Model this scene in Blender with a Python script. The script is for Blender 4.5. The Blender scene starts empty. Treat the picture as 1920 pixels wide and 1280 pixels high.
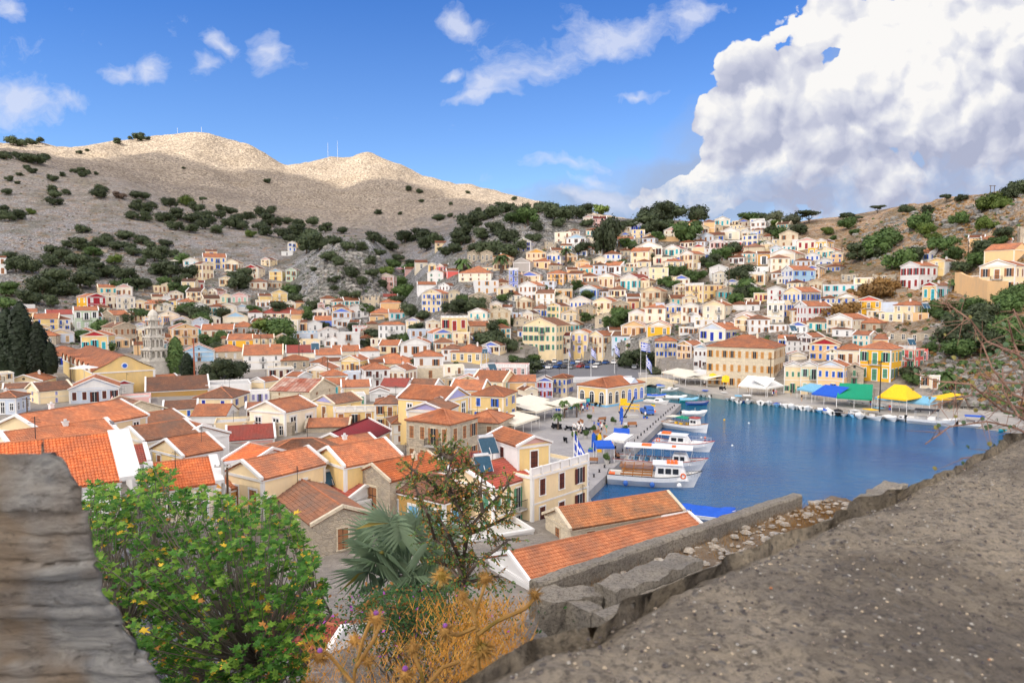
import bpy, math, random
import numpy as np
from mathutils import Vector, Matrix, noise as MN
R=math.radians; PI=math.pi
random.seed(7)
SC=bpy.context.scene; COL=SC.collection
H0=25.0; F=1280.0; PIT=math.atan(75/1280.0); CP,SP=math.cos(PIT),math.sin(PIT)
def ray(px,py):
    dx=(px-960)/F; dy=(640-py)/F
    Y=CP+dy*SP; Z=-SP+dy*CP
    return dx/Y, Z/Y                      # per metre of depth
def atz(px,py,z):
    a,b=ray(px,py); Y=(z-H0)/b
    return Vector((a*Y,Y,z))
def aty(px,py,Y):
    a,b=ray(px,py); return Vector((a*Y,Y,H0+b*Y))
# ---------------- objects
def tag(o,label=None,cat=None,group=None,kind=None):
    if label: o['label']=label
    if cat: o['category']=cat
    if group: o['group']=group
    if kind: o['kind']=kind
    return o
def empty(name,loc,rz=0):
    o=bpy.data.objects.new(name,None); COL.objects.link(o); o.location=loc; o.rotation_euler=(0,0,rz); o.empty_display_size=.3; return o
def link(name,me,parent=None,loc=(0,0,0),rz=0,scale=None):
    o=bpy.data.objects.new(name,me); COL.objects.link(o); o.parent=parent; o.location=loc
    if rz: o.rotation_euler=(0,0,rz)
    if scale: o.scale=scale
    return o
def copy_tree(o,parent=None):
    c=o.copy(); COL.objects.link(c); c.parent=parent
    for ch in list(o.children): copy_tree(ch,c)
    return c
class MB:
    def __init__(s): s.v=[]; s.f=[]; s.m=[]; s.uv={}
    def add(s,vs,fs,m=0,uvs=None):
        b=len(s.v); s.v+=[tuple(v) for v in vs]
        for k,f in enumerate(fs):
            if uvs is not None: s.uv[len(s.f)]=uvs[k]
            s.f.append(tuple(b+i for i in f)); s.m.append(m)
        return s
    def box(s,x0,x1,y0,y1,z0,z1,m=0):
        v=[(x0,y0,z0),(x1,y0,z0),(x1,y1,z0),(x0,y1,z0),(x0,y0,z1),(x1,y0,z1),(x1,y1,z1),(x0,y1,z1)]
        return s.add(v,[(0,3,2,1),(4,5,6,7),(0,1,5,4),(1,2,6,5),(2,3,7,6),(3,0,4,7)],m)
    def prism(s,pts,y0,y1,m=0):     # pts (x,z) extruded along y
        n=len(pts); v=[(x,y0,z) for x,z in pts]+[(x,y1,z) for x,z in pts]
        return s.add(v,[tuple(range(n)),tuple(range(2*n-1,n-1,-1))]+[(i,i+n,(i+1)%n+n,(i+1)%n) for i in range(n)],m)
    def poly(s,pts,z0,z1,m=0):      # pts (x,y) extruded along z
        n=len(pts); v=[(x,y,z0) for x,y in pts]+[(x,y,z1) for x,y in pts]
        return s.add(v,[tuple(range(n-1,-1,-1)),tuple(range(n,2*n))]+[(i,(i+1)%n,(i+1)%n+n,i+n) for i in range(n)],m)
    def slab(s,q,t,m=0,uv=None):    # quad q (4 pts), thickened by t along its normal downwards
        q=[Vector(p) for p in q]; n=(q[1]-q[0]).cross(q[2]-q[0]).normalized()
        v=q+[p-n*t for p in q]
        fs=[tuple(range(len(q))),tuple(range(2*len(q)-1,len(q)-1,-1))]
        L=len(q); fs+=[(i+L,(i+1)%L+L,(i+1)%L,i) for i in range(L)]
        e=(q[1]-q[0]).normalized(); w=n.cross(e)
        U=[((p-q[0]).dot(e),(p-q[0]).dot(w)) for p in q]; U=U+U
        s.add(v,fs,m,[[U[i] for i in f] for f in fs]); return s
    def tube(s,pts,r,n=6,m=0,cap=True):
        pts=[Vector(p) for p in pts]; rr=r if isinstance(r,(list,tuple)) else [r]*len(pts)
        vs=[];fs=[]; up=Vector((0,0,1))
        for i,p in enumerate(pts):
            d=(pts[min(i+1,len(pts)-1)]-pts[max(i-1,0)])
            if d.length<1e-9: d=Vector((0,0,1))
            d.normalize(); a=d.cross(up if abs(d.z)<.95 else Vector((1,0,0))).normalized(); b=d.cross(a)
            for k in range(n):
                t=2*PI*k/n; vs.append(p+(a*math.cos(t)+b*math.sin(t))*rr[i])
        for i in range(len(pts)-1):
            for k in range(n): fs.append((i*n+k,i*n+(k+1)%n,(i+1)*n+(k+1)%n,(i+1)*n+k))
        if cap: fs+= [tuple(range(n-1,-1,-1)),tuple((len(pts)-1)*n+k for k in range(n))]
        return s.add(vs,fs,m)
    def lathe(s,prof,n=12,c=(0,0,0),m=0,sx=1,sy=1,a0=0):
        vs=[];fs=[]
        for r,z in prof:
            for k in range(n):
                t=2*PI*k/n+a0; vs.append((c[0]+r*math.cos(t)*sx,c[1]+r*math.sin(t)*sy,c[2]+z))
        for i in range(len(prof)-1):
            for k in range(n): fs.append((i*n+k,i*n+(k+1)%n,(i+1)*n+(k+1)%n,(i+1)*n+k))
        fs+=[tuple(range(n-1,-1,-1)),tuple((len(prof)-1)*n+k for k in range(n))]
        return s.add(vs,fs,m)
    def ball(s,c,r,m=0,n=8,sx=1,sy=1,sz=1):
        return s.lathe([(max(.01,math.sin(PI*i/6))*r,-math.cos(PI*i/6)*r*sz) for i in range(7)],n,c,m,sx,sy)
    def mesh(s,name,mats,smooth=False):
        me=bpy.data.meshes.new(name); me.from_pydata(s.v,[],s.f)
        for m in mats: me.materials.append(m)
        if len(mats)>1: me.polygons.foreach_set('material_index',s.m)
        if s.uv:
            uvl=me.uv_layers.new(name='UVMap'); a=np.zeros(len(me.loops)*2,dtype=np.float32)
            li=0
            for i,f in enumerate(s.f):
                u=s.uv.get(i)
                for k in range(len(f)):
                    if u: a[(li+k)*2]=u[k][0]; a[(li+k)*2+1]=u[k][1]
                li+=len(f)
            uvl.data.foreach_set('uv',a)
        if smooth: me.polygons.foreach_set('use_smooth',[True]*len(me.polygons))
        me.update(); return me
    def build(s,name,mats,parent=None,loc=(0,0,0),rz=0,smooth=False):
        if not isinstance(mats,(list,tuple)): mats=[mats]
        return link(name,s.mesh(name,mats,smooth),parent,loc,rz)
# ---------------- materials
class NT:
    def __init__(s,nt): s.nt=nt; s.n=nt.nodes; s.l=nt.links
    def new(s,t,**k):
        x=s.n.new(t)
        for a,b in k.items():
            if a.startswith('i_'):
                key=a[2:]; key=int(key) if key.isdigit() else key.replace('_',' ')
                if hasattr(b,'is_linked') or isinstance(b,bpy.types.NodeSocket): s.l.new(b,x.inputs[key])
                else: x.inputs[key].default_value=b
            else: setattr(x,a,b)
        return x
    def math(s,op,a,b=0,c=0,clamp=False):
        x=s.n.new('ShaderNodeMath'); x.operation=op; x.use_clamp=clamp
        for i,v in enumerate((a,b,c)):
            if isinstance(v,bpy.types.NodeSocket): s.l.new(v,x.inputs[i])
            else: x.inputs[i].default_value=v
        return x.outputs[0]
    def vmath(s,op,a,b=(0,0,0)):
        x=s.n.new('ShaderNodeVectorMath'); x.operation=op
        if op=='SCALE':
            s.l.new(a,x.inputs[0])
            if isinstance(b,bpy.types.NodeSocket): s.l.new(b,x.inputs['Scale'])
            else: x.inputs['Scale'].default_value=b
            return x.outputs[0]
        for i,v in enumerate((a,b)):
            if isinstance(v,bpy.types.NodeSocket): s.l.new(v,x.inputs[i])
            else: x.inputs[i].default_value=v
        return x.outputs['Value'] if op in('DOT_PRODUCT','LENGTH','DISTANCE') else x.outputs[0]
    def ramp(s,f,stops,interp='LINEAR'):
        x=s.n.new('ShaderNodeValToRGB'); cr=x.color_ramp; cr.interpolation=interp
        while len(cr.elements)<len(stops): cr.elements.new(.5)
        for e,(p,c) in zip(cr.elements,stops):
            e.position=p; e.color=(c,c,c,1) if isinstance(c,(int,float)) else (*c,1)
        s.l.new(f,x.inputs[0]); return x.outputs[0]
    def mix(s,f,a,b,mode='MIX'):
        x=s.n.new('ShaderNodeMix'); x.data_type='RGBA'; x.blend_type=mode
        for i,v in ((0,f),(6,a),(7,b)):
            if isinstance(v,bpy.types.NodeSocket): s.l.new(v,x.inputs[i])
            else: x.inputs[i].default_value=v if i==0 else (*v[:3],1)
        return x.outputs[2]
    def noise(s,vec,scale,detail=4,rough=.55,dist=0,out=0):
        x=s.n.new('ShaderNodeTexNoise'); x.inputs['Scale'].default_value=scale; x.inputs['Detail'].default_value=detail
        x.inputs['Roughness'].default_value=rough; x.inputs['Distortion'].default_value=dist
        if vec is not None: s.l.new(vec,x.inputs['Vector'])
        return x.outputs[out]
    def voro(s,vec,scale,feature='F1',out='Distance',rand=1):
        x=s.n.new('ShaderNodeTexVoronoi'); x.feature=feature; x.inputs['Scale'].default_value=scale; x.inputs['Randomness'].default_value=rand
        if vec is not None: s.l.new(vec,x.inputs['Vector'])
        return x.outputs[out]
    def bump(s,h,strength=.5,dist=.1,normal=None):
        x=s.n.new('ShaderNodeBump'); x.inputs['Strength'].default_value=strength; x.inputs['Distance'].default_value=dist
        s.l.new(h,x.inputs['Height'])
        if normal is not None: s.l.new(normal,x.inputs['Normal'])
        return x.outputs[0]
MATS={}
def newmat(name):
    m=bpy.data.materials.new(name); m.use_nodes=True; t=NT(m.node_tree); b=t.n['Principled BSDF']
    b.inputs['Roughness'].default_value=.8; b.inputs['Specular IOR Level'].default_value=.25
    return m,t,b
def setb(t,b,col=None,rough=None,normal=None,**k):
    if col is not None:
        if isinstance(col,bpy.types.NodeSocket): t.l.new(col,b.inputs['Base Color'])
        else: b.inputs['Base Color'].default_value=(*col,1)
    if rough is not None:
        if isinstance(rough,bpy.types.NodeSocket): t.l.new(rough,b.inputs['Roughness'])
        else: b.inputs['Roughness'].default_value=rough
    if normal is not None: t.l.new(normal,b.inputs['Normal'])
    for a,v in k.items(): b.inputs[a.replace('_',' ')].default_value=v
def mul(c,f): return tuple(min(1,x*f) for x in c)
def plaster(name,c,stain=.35):
    if name in MATS: return MATS[name]
    m,t,b=newmat(name); pos=t.new('ShaderNodeNewGeometry').outputs['Position']; oi=t.new('ShaderNodeObjectInfo').outputs['Random']
    sp=t.vmath('MULTIPLY',pos,(1,1,.35))
    n1=t.noise(sp,.5,6,.65); n2=t.noise(pos,3,4,.6)
    c1=t.mix(t.ramp(n1,[(.38,0),(.7,1)]),c,tuple(x*(1-stain)+y*stain for x,y in zip(c,(.42,.36,.30))))
    c2=t.mix(t.ramp(n2,[(.35,.0),(.75,.25)]),c1,mul(c,.75))
    br=t.math('MULTIPLY_ADD',oi,.22,.88)
    c3=t.vmath('SCALE',c2,br)
    setb(t,b,c3,.88,t.bump(n2,.25,.03)); MATS[name]=m; return m
def plain(name,c,rough=.6,var=.12,metal=0,scale=4):
    if name in MATS: return MATS[name]
    m,t,b=newmat(name); pos=t.new('ShaderNodeNewGeometry').outputs['Position']
    n=t.noise(pos,scale,4,.6); col=t.mix(t.ramp(n,[(.3,0),(.7,1)]),mul(c,1+var),mul(c,1-var))
    setb(t,b,col,rough,Metallic=metal); MATS[name]=m; return m
def tiles(name,c1,c2,c3,tw=.22,th=.36,geo=False,bs=1.0):
    if name in MATS: return MATS[name]
    m,t,b=newmat(name); uv=t.new('ShaderNodeUVMap').outputs[0]; pos=t.new('ShaderNodeNewGeometry').outputs['Position']
    oi=t.new('ShaderNodeObjectInfo').outputs['Random']
    s=t.new('ShaderNodeSeparateXYZ'); t.l.new(uv,s.inputs[0]); u,v=s.outputs[0],s.outputs[1]
    fu=t.math('FRACT',t.math('DIVIDE',u,tw)); fv=t.math('FRACT',t.math('DIVIDE',v,th))
    iu=t.math('FLOOR',t.math('DIVIDE',u,tw)); iv=t.math('FLOOR',t.math('DIVIDE',v,th))
    cv=t.new('ShaderNodeCombineXYZ'); t.l.new(iu,cv.inputs[0]); t.l.new(iv,cv.inputs[1])
    wn=t.new('ShaderNodeTexWhiteNoise'); wn.noise_dimensions='3D'; t.l.new(cv.outputs[0],wn.inputs['Vector'])
    big=t.noise(pos,.45,5,.65)
    col=t.mix(t.ramp(wn.outputs[0],[(0,0),(1,1)]),c1,c2)
    col=t.mix(t.ramp(big,[(.42,0),(.68,1)]),col,c3)
    rv=t.math('MULTIPLY_ADD',oi,.4,.72)
    sc=t.vmath('SCALE',col,rv)
    if geo: setb(t,b,sc,.8,t.bump(t.noise(pos,25,3),.3,.01))
    else:
        hu=t.math('ABSOLUTE',t.math('SUBTRACT',fu,.5)); hu=t.math('MULTIPLY',t.math('MULTIPLY',hu,hu),-4)
        hgt=t.math('ADD',hu,t.math('MULTIPLY',fv,-.7))
        gap=t.math('MINIMUM',t.ramp(fu,[(0,.45),(.16,1),(.84,1),(1,.45)]),t.ramp(fv,[(0,.4),(.12,1),(1,1)]))
        sc2=t.vmath('SCALE',sc,gap)
        setb(t,b,sc2,.82,t.bump(hgt,.8*bs,.06))
    MATS[name]=m; return m
def stone(name,c1,c2,mort,scale=2.2,bs=.7):
    if name in MATS: return MATS[name]
    m,t,b=newmat(name); pos=t.new('ShaderNodeNewGeometry').outputs['Position']
    p2=t.vmath('MULTIPLY',pos,(1,1,1.7)); wob=t.noise(pos,2.5,3,.6,out=1)
    pp=t.new('ShaderNodeMix',data_type='VECTOR'); pp.inputs[0].default_value=.06; t.l.new(p2,pp.inputs[4]); t.l.new(wob,pp.inputs[5]); pv=pp.outputs[1]
    e=t.voro(pv,scale,'DISTANCE_TO_EDGE'); cc=t.voro(pv,scale,'F1','Color'); sx=t.new('ShaderNodeSeparateXYZ'); t.l.new(cc,sx.inputs[0])
    col=t.mix(sx.outputs[0],c1,c2); big=t.noise(pos,.4,5,.65)
    col=t.mix(t.ramp(big,[(.4,0),(.75,.5)]),col,mort)
    col=t.mix(t.ramp(e,[(0,1),(.07,0)]),col,mul(mort,.8))
    h=t.math('ADD',t.ramp(e,[(0,0),(.12,1)]),t.math('MULTIPLY',t.noise(pos,12,4),.6))
    setb(t,b,col,.92,t.bump(h,bs,.06)); MATS[name]=m; return m
W=dict(w=plaster('white_plaster',(.80,.80,.80),.22), c=plaster('cream_plaster',(.86,.69,.43)), C=plaster('pale_cream_plaster',(.85,.76,.60)),
 y=plaster('yellow_plaster',(.88,.64,.27)), Y=plaster('bright_yellow_plaster',(.88,.48,.03),.15), o=plaster('ochre_plaster',(.74,.38,.08)),
 t=plaster('peach_plaster',(.84,.54,.27)), p=plaster('pink_plaster',(.72,.42,.40)), P=plaster('coral_plaster',(.72,.13,.12),.15),
 r=plaster('red_plaster',(.42,.02,.04),.1), l=plaster('light_blue_plaster',(.36,.58,.80)), L=plaster('pale_blue_plaster',(.62,.70,.84)),
 b=plaster('blue_plaster',(.12,.20,.66),.1), d=plaster('deep_blue_plaster',(.02,.03,.40),.05), g=plaster('pale_green_plaster',(.52,.66,.48)),
 v=plaster('lavender_plaster',(.40,.40,.72)), k=plaster('grey_plaster',(.48,.46,.45)), q=plaster('mustard_plaster',(.50,.30,.09)),
 s=stone('rubble_stone',(.56,.48,.37),(.36,.32,.27),(.50,.42,.32)), S=stone('dressed_stone',(.70,.61,.46),(.58,.50,.38),(.64,.55,.42),1.6,.35))
CN=dict(w='white',c='cream',C='pale cream',y='yellow',Y='bright yellow',o='ochre',t='peach',p='pink',P='coral red',r='crimson',l='sky blue',L='pale blue',b='blue',d='deep blue',g='pale green',v='lavender',k='grey',q='mustard',s='rubble stone',S='dressed stone',B='blue',G='green',T='turquoise',n='brown',N='dark brown',x='dark',R='red',z='orange',m='grey')
RT=dict(a=tiles('terracotta_tiles',(.58,.23,.11),(.46,.16,.075),(.30,.14,.09)), b=tiles('weathered_tiles',(.36,.17,.10),(.24,.11,.065),(.17,.11,.085)),
 r=tiles('red_tiles',(.42,.09,.07),(.34,.07,.05),(.30,.10,.08)), o=tiles('orange_tiles',(.70,.24,.09),(.58,.18,.06),(.42,.17,.1)),
 m=tiles('ribbed_red_sheet',(.34,.04,.05),(.30,.04,.05),(.26,.05,.05),.3,30), u=tiles('rusty_sheet',(.45,.16,.10),(.62,.50,.42),(.34,.10,.06),.9,2.2,bs=.4))
SH=dict(B=plain('blue_paint',(.03,.12,.55),.5), G=plain('green_paint',(.10,.28,.18),.5), T=plain('turquoise_paint',(.05,.42,.50),.5), n=plain('brown_wood',(.33,.15,.07),.6),
 N=plain('dark_wood',(.11,.03,.02),.5), x=plain('dark_glass',(.03,.035,.045),.15), w=plain('white_paint',(.78,.78,.78),.5), z=plain('orange_wood',(.55,.27,.08),.6), R=plain('red_paint',(.35,.04,.04),.5),
 g=plain('pale_green_paint',(.35,.55,.45),.5), l=plain('light_blue_paint',(.18,.45,.72),.5), v=plain('lavender_paint',(.35,.33,.60),.5),c=plain('tan_wood',(.55,.38,.22),.6))
SH['d']=plain('deep_blue_paint',(.02,.05,.42),.5); SH['p']=plain('pink_paint',(.55,.22,.25),.5); SH['a']=SH['n']
GLASS=SH['x']; WHITE=SH['w']
IRON=plain('dark_iron',(.03,.03,.035),.5)
CONC=plain('concrete',(.48,.47,.45),.9,.2)
# ---------------- terrain from depth profiles: column px -> [(depth, image row)]
NEARL=[(0.5,23.2),(4,21.0),(9,17.5),(16,13.5),(25,9),(40,4.2),(55,2.4),(85,1.7),(110,1.6)]
NEARLL=[(0.5,23.2),(4,21.2),(9,18.6),(16,16.),(25,14),(40,10.8),(56,7.6),(75,5),(95,4),(120,3.4)]
NEARR=[(0.5,23.2),(5,21.5),(9,18.8),(16,15.5),(24,11),(34,6),(45,2.5),(55,1.1),(90,1.0),(110,1.0)]
PROF={
-500:[(150,735),(220,650),(300,570),(420,470),(560,380),(700,310),(900,285),(1200,262),(1500,290)],
0:[(150,745),(220,665),(280,600),(340,540),(420,470),(520,400),(650,330),(740,292),(860,285),(1000,272),(1200,254),(1400,262)],
200:[(150,748),(220,688),(280,632),(340,566),(420,494),(520,420),(620,365),(700,335),(850,326),(1100,296),(1300,262),(1500,282)],
375:[(150,750),(220,694),(280,650),(330,598),(380,552),(440,498),(520,448),(620,408),(700,390),(850,372),(1100,322),(1400,240),(1600,270)],
470:[(150,752),(220,694),(280,655),(330,600),(370,560),(420,512),(480,480),(560,440),(650,415),(800,398),(1100,342),(1420,264),(1600,295)],
545:[(150,752),(220,694),(280,658),(330,615),(370,572),(410,532),(460,492),(560,452),(650,432),(800,415),(1100,362),(1450,302),(1600,320)],
640:[(150,753),(220,695),(290,655),(330,610),(348,570),(365,510),(385,462),(450,448),(600,438),(750,425),(1000,398),(1200,360),(1500,288),(1700,310)],
690:[(150,753),(220,695),(300,648),(335,600),(352,560),(372,505),(395,462),(450,452),(600,440),(750,425),(1100,378),(1500,282),(1700,310)],
750:[(150,753),(220,697),(270,660),(310,618),(350,582),(410,548),(480,500),(560,462),(700,438),(900,412),(1200,350),(1500,297),(1700,320)],
800:[(150,753),(205,703),(245,668),(290,610),(325,560),(360,520),(410,500),(480,475),(600,440),(900,400),(1200,360),(1500,318),(1700,340)],
860:[(150,754),(200,706),(240,670),(275,620),(310,562),(345,508),(385,460),(425,436),(600,430),(800,400),(1200,362),(1500,340),(1700,350)],
960:[(150,756),(200,709),(240,683),(272,650),(305,575),(340,494),(375,440),(405,405),(450,395),(700,402),(1000,385),(1400,362),(1700,372)],
1100:[(150,757),(200,712),(240,688),(268,664),(300,588),(330,506),(370,452),(400,424),(440,408),(550,406),(800,402),(1300,397),(1700,400)],
1250:[(130,782),(175,735),(205,704),(240,660),(280,580),(320,507),(360,458),(400,424),(440,412),(600,425),(1700,430)],
1400:[(120,810),(165,747),(195,700),(235,624),(275,556),(315,500),(355,455),(395,426),(430,416),(600,432),(1700,440)],
1550:[(110,830),(155,758),(180,708),(215,624),(250,560),(290,500),(325,452),(350,424),(385,408),(500,425),(1700,440)],
1700:[(105,850),(147,768),(160,735),(190,655),(220,584),(250,520),(280,460),(308,410),(335,386),(370,384),(500,405),(1700,440)],
1800:[(100,860),(142,774),(158,740),(175,665),(200,592),(225,530),(250,470),(278,410),(302,374),(340,372),(450,392),(1700,440)],
1920:[(95,875),(134,783),(148,748),(160,680),(180,605),(205,530),(230,460),(252,398),(276,354),(310,352),(400,368),(1700,440)],
2500:[(90,880),(115,820),(130,760),(150,660),(175,560),(200,480),(230,400),(260,330),(300,330),(400,350),(1700,440)]}
YS=np.concatenate([np.linspace(.5,60,90),np.linspace(60.7,420,520)[1:],np.geomspace(421,1700,190)])
_cols=sorted(PROF); CX=np.array([(p-960)/F for p in _cols]); ZT=[]
for p in _cols:
    nr=NEARR if p>=1250 else NEARLL if p<=200 else NEARL
    if p==375: nr=[(a,.5*b+.5*float(np.interp(a,*zip(*NEARLL)))) for a,b in NEARL]
    if 1000<p<1250: nr=[(a,.5*(b+dict(NEARR).get(a,b))) for a,b in NEARL]
    pts=[(a,b) for a,b in nr if a<PROF[p][0][0]-4]+[(Y,H0+ray(p,py)[1]*Y) for Y,py in PROF[p]]
    ys,zs=zip(*pts); z=np.interp(YS,ys,zs)
    for k in range(3):                                   # round the knees
        zz=z.copy(); zz[2:-2]=(z[:-4]+z[1:-3]+z[2:-2]+z[3:-1]+z[4:])/5; z=zz
    ZT.append(z)
ZT=np.array(ZT)
rng=np.random.RandomState(3); TAB=rng.rand(256,256)
def vnoise(x,y):
    xi=np.floor(x).astype(int); yi=np.floor(y).astype(int); fx=x-xi; fy=y-yi; fx=fx*fx*(3-2*fx); fy=fy*fy*(3-2*fy)
    a=TAB[xi%256,yi%256];b=TAB[(xi+1)%256,yi%256];c=TAB[xi%256,(yi+1)%256];d=TAB[(xi+1)%256,(yi+1)%256]
    return (a*(1-fx)+b*fx)*(1-fy)+(c*(1-fx)+d*fx)*fy-.5
def fbm(x,y,o=5,g=.5):
    s=0;a=1
    for k in range(o): s=s+a*vnoise(x+17.3*k,y-9.1*k); x=x*2.03;y=y*2.03;a*=g
    return s
def inpoly(x,y,P):
    x=np.asarray(x,float); y=np.asarray(y,float); r=np.zeros(x.shape,bool); n=len(P)
    for i in range(n):
        x1,y1=P[i]; x2,y2=P[(i+1)%n]
        if y1==y2: continue
        c=((y1>y)!=(y2>y))&(x<(x2-x1)*(y-y1)/(y2-y1)+x1); r^=c
    return r
def distpoly(x,y,P):
    d=np.full(np.shape(x),1e9)
    for i in range(len(P)):
        ax,ay=P[i];bx,by=P[(i+1)%len(P)]; L=(bx-ax)**2+(by-ay)**2+1e-9
        t=np.clip(((x-ax)*(bx-ax)+(y-ay)*(by-ay))/L,0,1); d=np.minimum(d,np.hypot(x-ax-t*(bx-ax),y-ay-t*(by-ay)))
    return d
QZ=1.2
def q2(px,py): v=atz(px,py,QZ); return (v.x,v.y)
FARQ=[(1200,716),(1232,712),(1250,716),(1264,721),(1285,728),(1325,736),(1440,750),(1523,760),(1600,768),(1660,775),(1722,780),(1783,785),(1860,795),(1920,803)]
FARI=[(1196,698),(1240,698),(1275,704),(1340,712),(1470,734),(1560,744),(1700,756),(1775,762),(1860,770),(1920,775)]
NEARSH=[(9.4,84.6),(9.6,77),(20,66),(32,54),(60,43),(130,38),(300,50),(300,118),(140,112)]
BASIN=NEARSH+[q2(*p) for p in reversed(FARQ)]+[q2(1197,722),q2(1196,745),q2(1205,750),q2(1277,757)]
FLATQ=[q2(1100,925),q2(1277,757),q2(1205,748),q2(1196,735),q2(1150,742),q2(1010,745),q2(930,800),q2(930,880),q2(1040,950)]
QUAYF=[q2(*p) for p in FARQ]+[q2(*p) for p in reversed(FARI)]
PARK=[q2(985,722),q2(1190,722),q2(1240,690),q2(1200,682),q2(1080,674),q2(985,678)]
def ground(x,y,detail=True):
    x=np.asarray(x,float); y=np.asarray(y,float); yy=np.clip(y,.5,1700)
    c=x/np.maximum(yy,2.5); c=np.clip(c,CX[0],CX[-1]); i=np.clip(np.searchsorted(CX,c)-1,0,len(CX)-2)
    f=(c-CX[i])/(CX[i+1]-CX[i]); f=f*f*(3-2*f)*.5+f*.5
    j=np.clip(np.searchsorted(YS,yy)-1,0,len(YS)-2); g=np.clip((yy-YS[j])/(YS[j+1]-YS[j]),0,1)
    z=(ZT[i,j]*(1-f)+ZT[i+1,j]*f)*(1-g)+(ZT[i,j+1]*(1-f)+ZT[i+1,j+1]*f)*g
    if detail:
        hi=np.clip((z-3)/20,0,1)
        z=z+hi*fbm(x*.03,y*.03,3)*np.clip(yy/300-.4,0,3)*1.6
        # rocky outcrops: cliff left of the gorge, knoll, right hill top
        z=z+hi*np.clip(yy-470,0,600)/600*(-np.abs(fbm(x*.006+3,y*.004,3)))*24
        pxx=960+F*c
        rock=np.clip(1-np.abs(pxx-670)/130,0,1)*np.clip((yy-335)/20,0,1)*np.clip((470-yy)/60,0,1)
        rock=rock+np.clip(1-np.abs(pxx-1000)/90,0,1)*np.clip((yy-360)/20,0,1)*np.clip((450-yy)/40,0,1)*.8
        rock=rock+np.clip((pxx-1620)/150,0,1)*np.clip((yy-215)/30,0,1)*np.clip((380-yy)/40,0,1)*.45
        z=z+rock*(np.abs(fbm(x*.07,y*.07,5,.6))*-14+3.0)
    b=inpoly(x,y,BASIN); dq=distpoly(x,y,BASIN)
    fl=inpoly(x,y,FLATQ)|inpoly(x,y,QUAYF)|inpoly(x,y,PARK)
    z=np.where(fl,np.minimum(z,QZ-.35),z)
    z=np.where(b,-3.0,np.where(dq<1.3,np.minimum(z,-2),z))
    z=np.where((~b)&(dq<9)&(y>50),np.minimum(z,QZ-.35+np.clip(dq-4,0,9)*.5),z); z=np.where((~b)&(dq<1.3),-3,z)
    return z
def gz(x,y): return float(ground(x,y))
TL=np.geomspace(12,1650,900)
def hit(px,py,ymin=12):
    a,b=ray(px,py); g=ground(a*TL,TL); d=(H0+b*TL)-g
    k=np.where((d[1:]<=0)&(d[:-1]>0)&(TL[1:]>ymin))[0]
    if len(k)==0: return None
    k=k[0]; t=d[k]/(d[k]-d[k+1]); Y=TL[k]+t*(TL[k+1]-TL[k]); return Vector((a*Y,Y,H0+b*Y))
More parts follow.
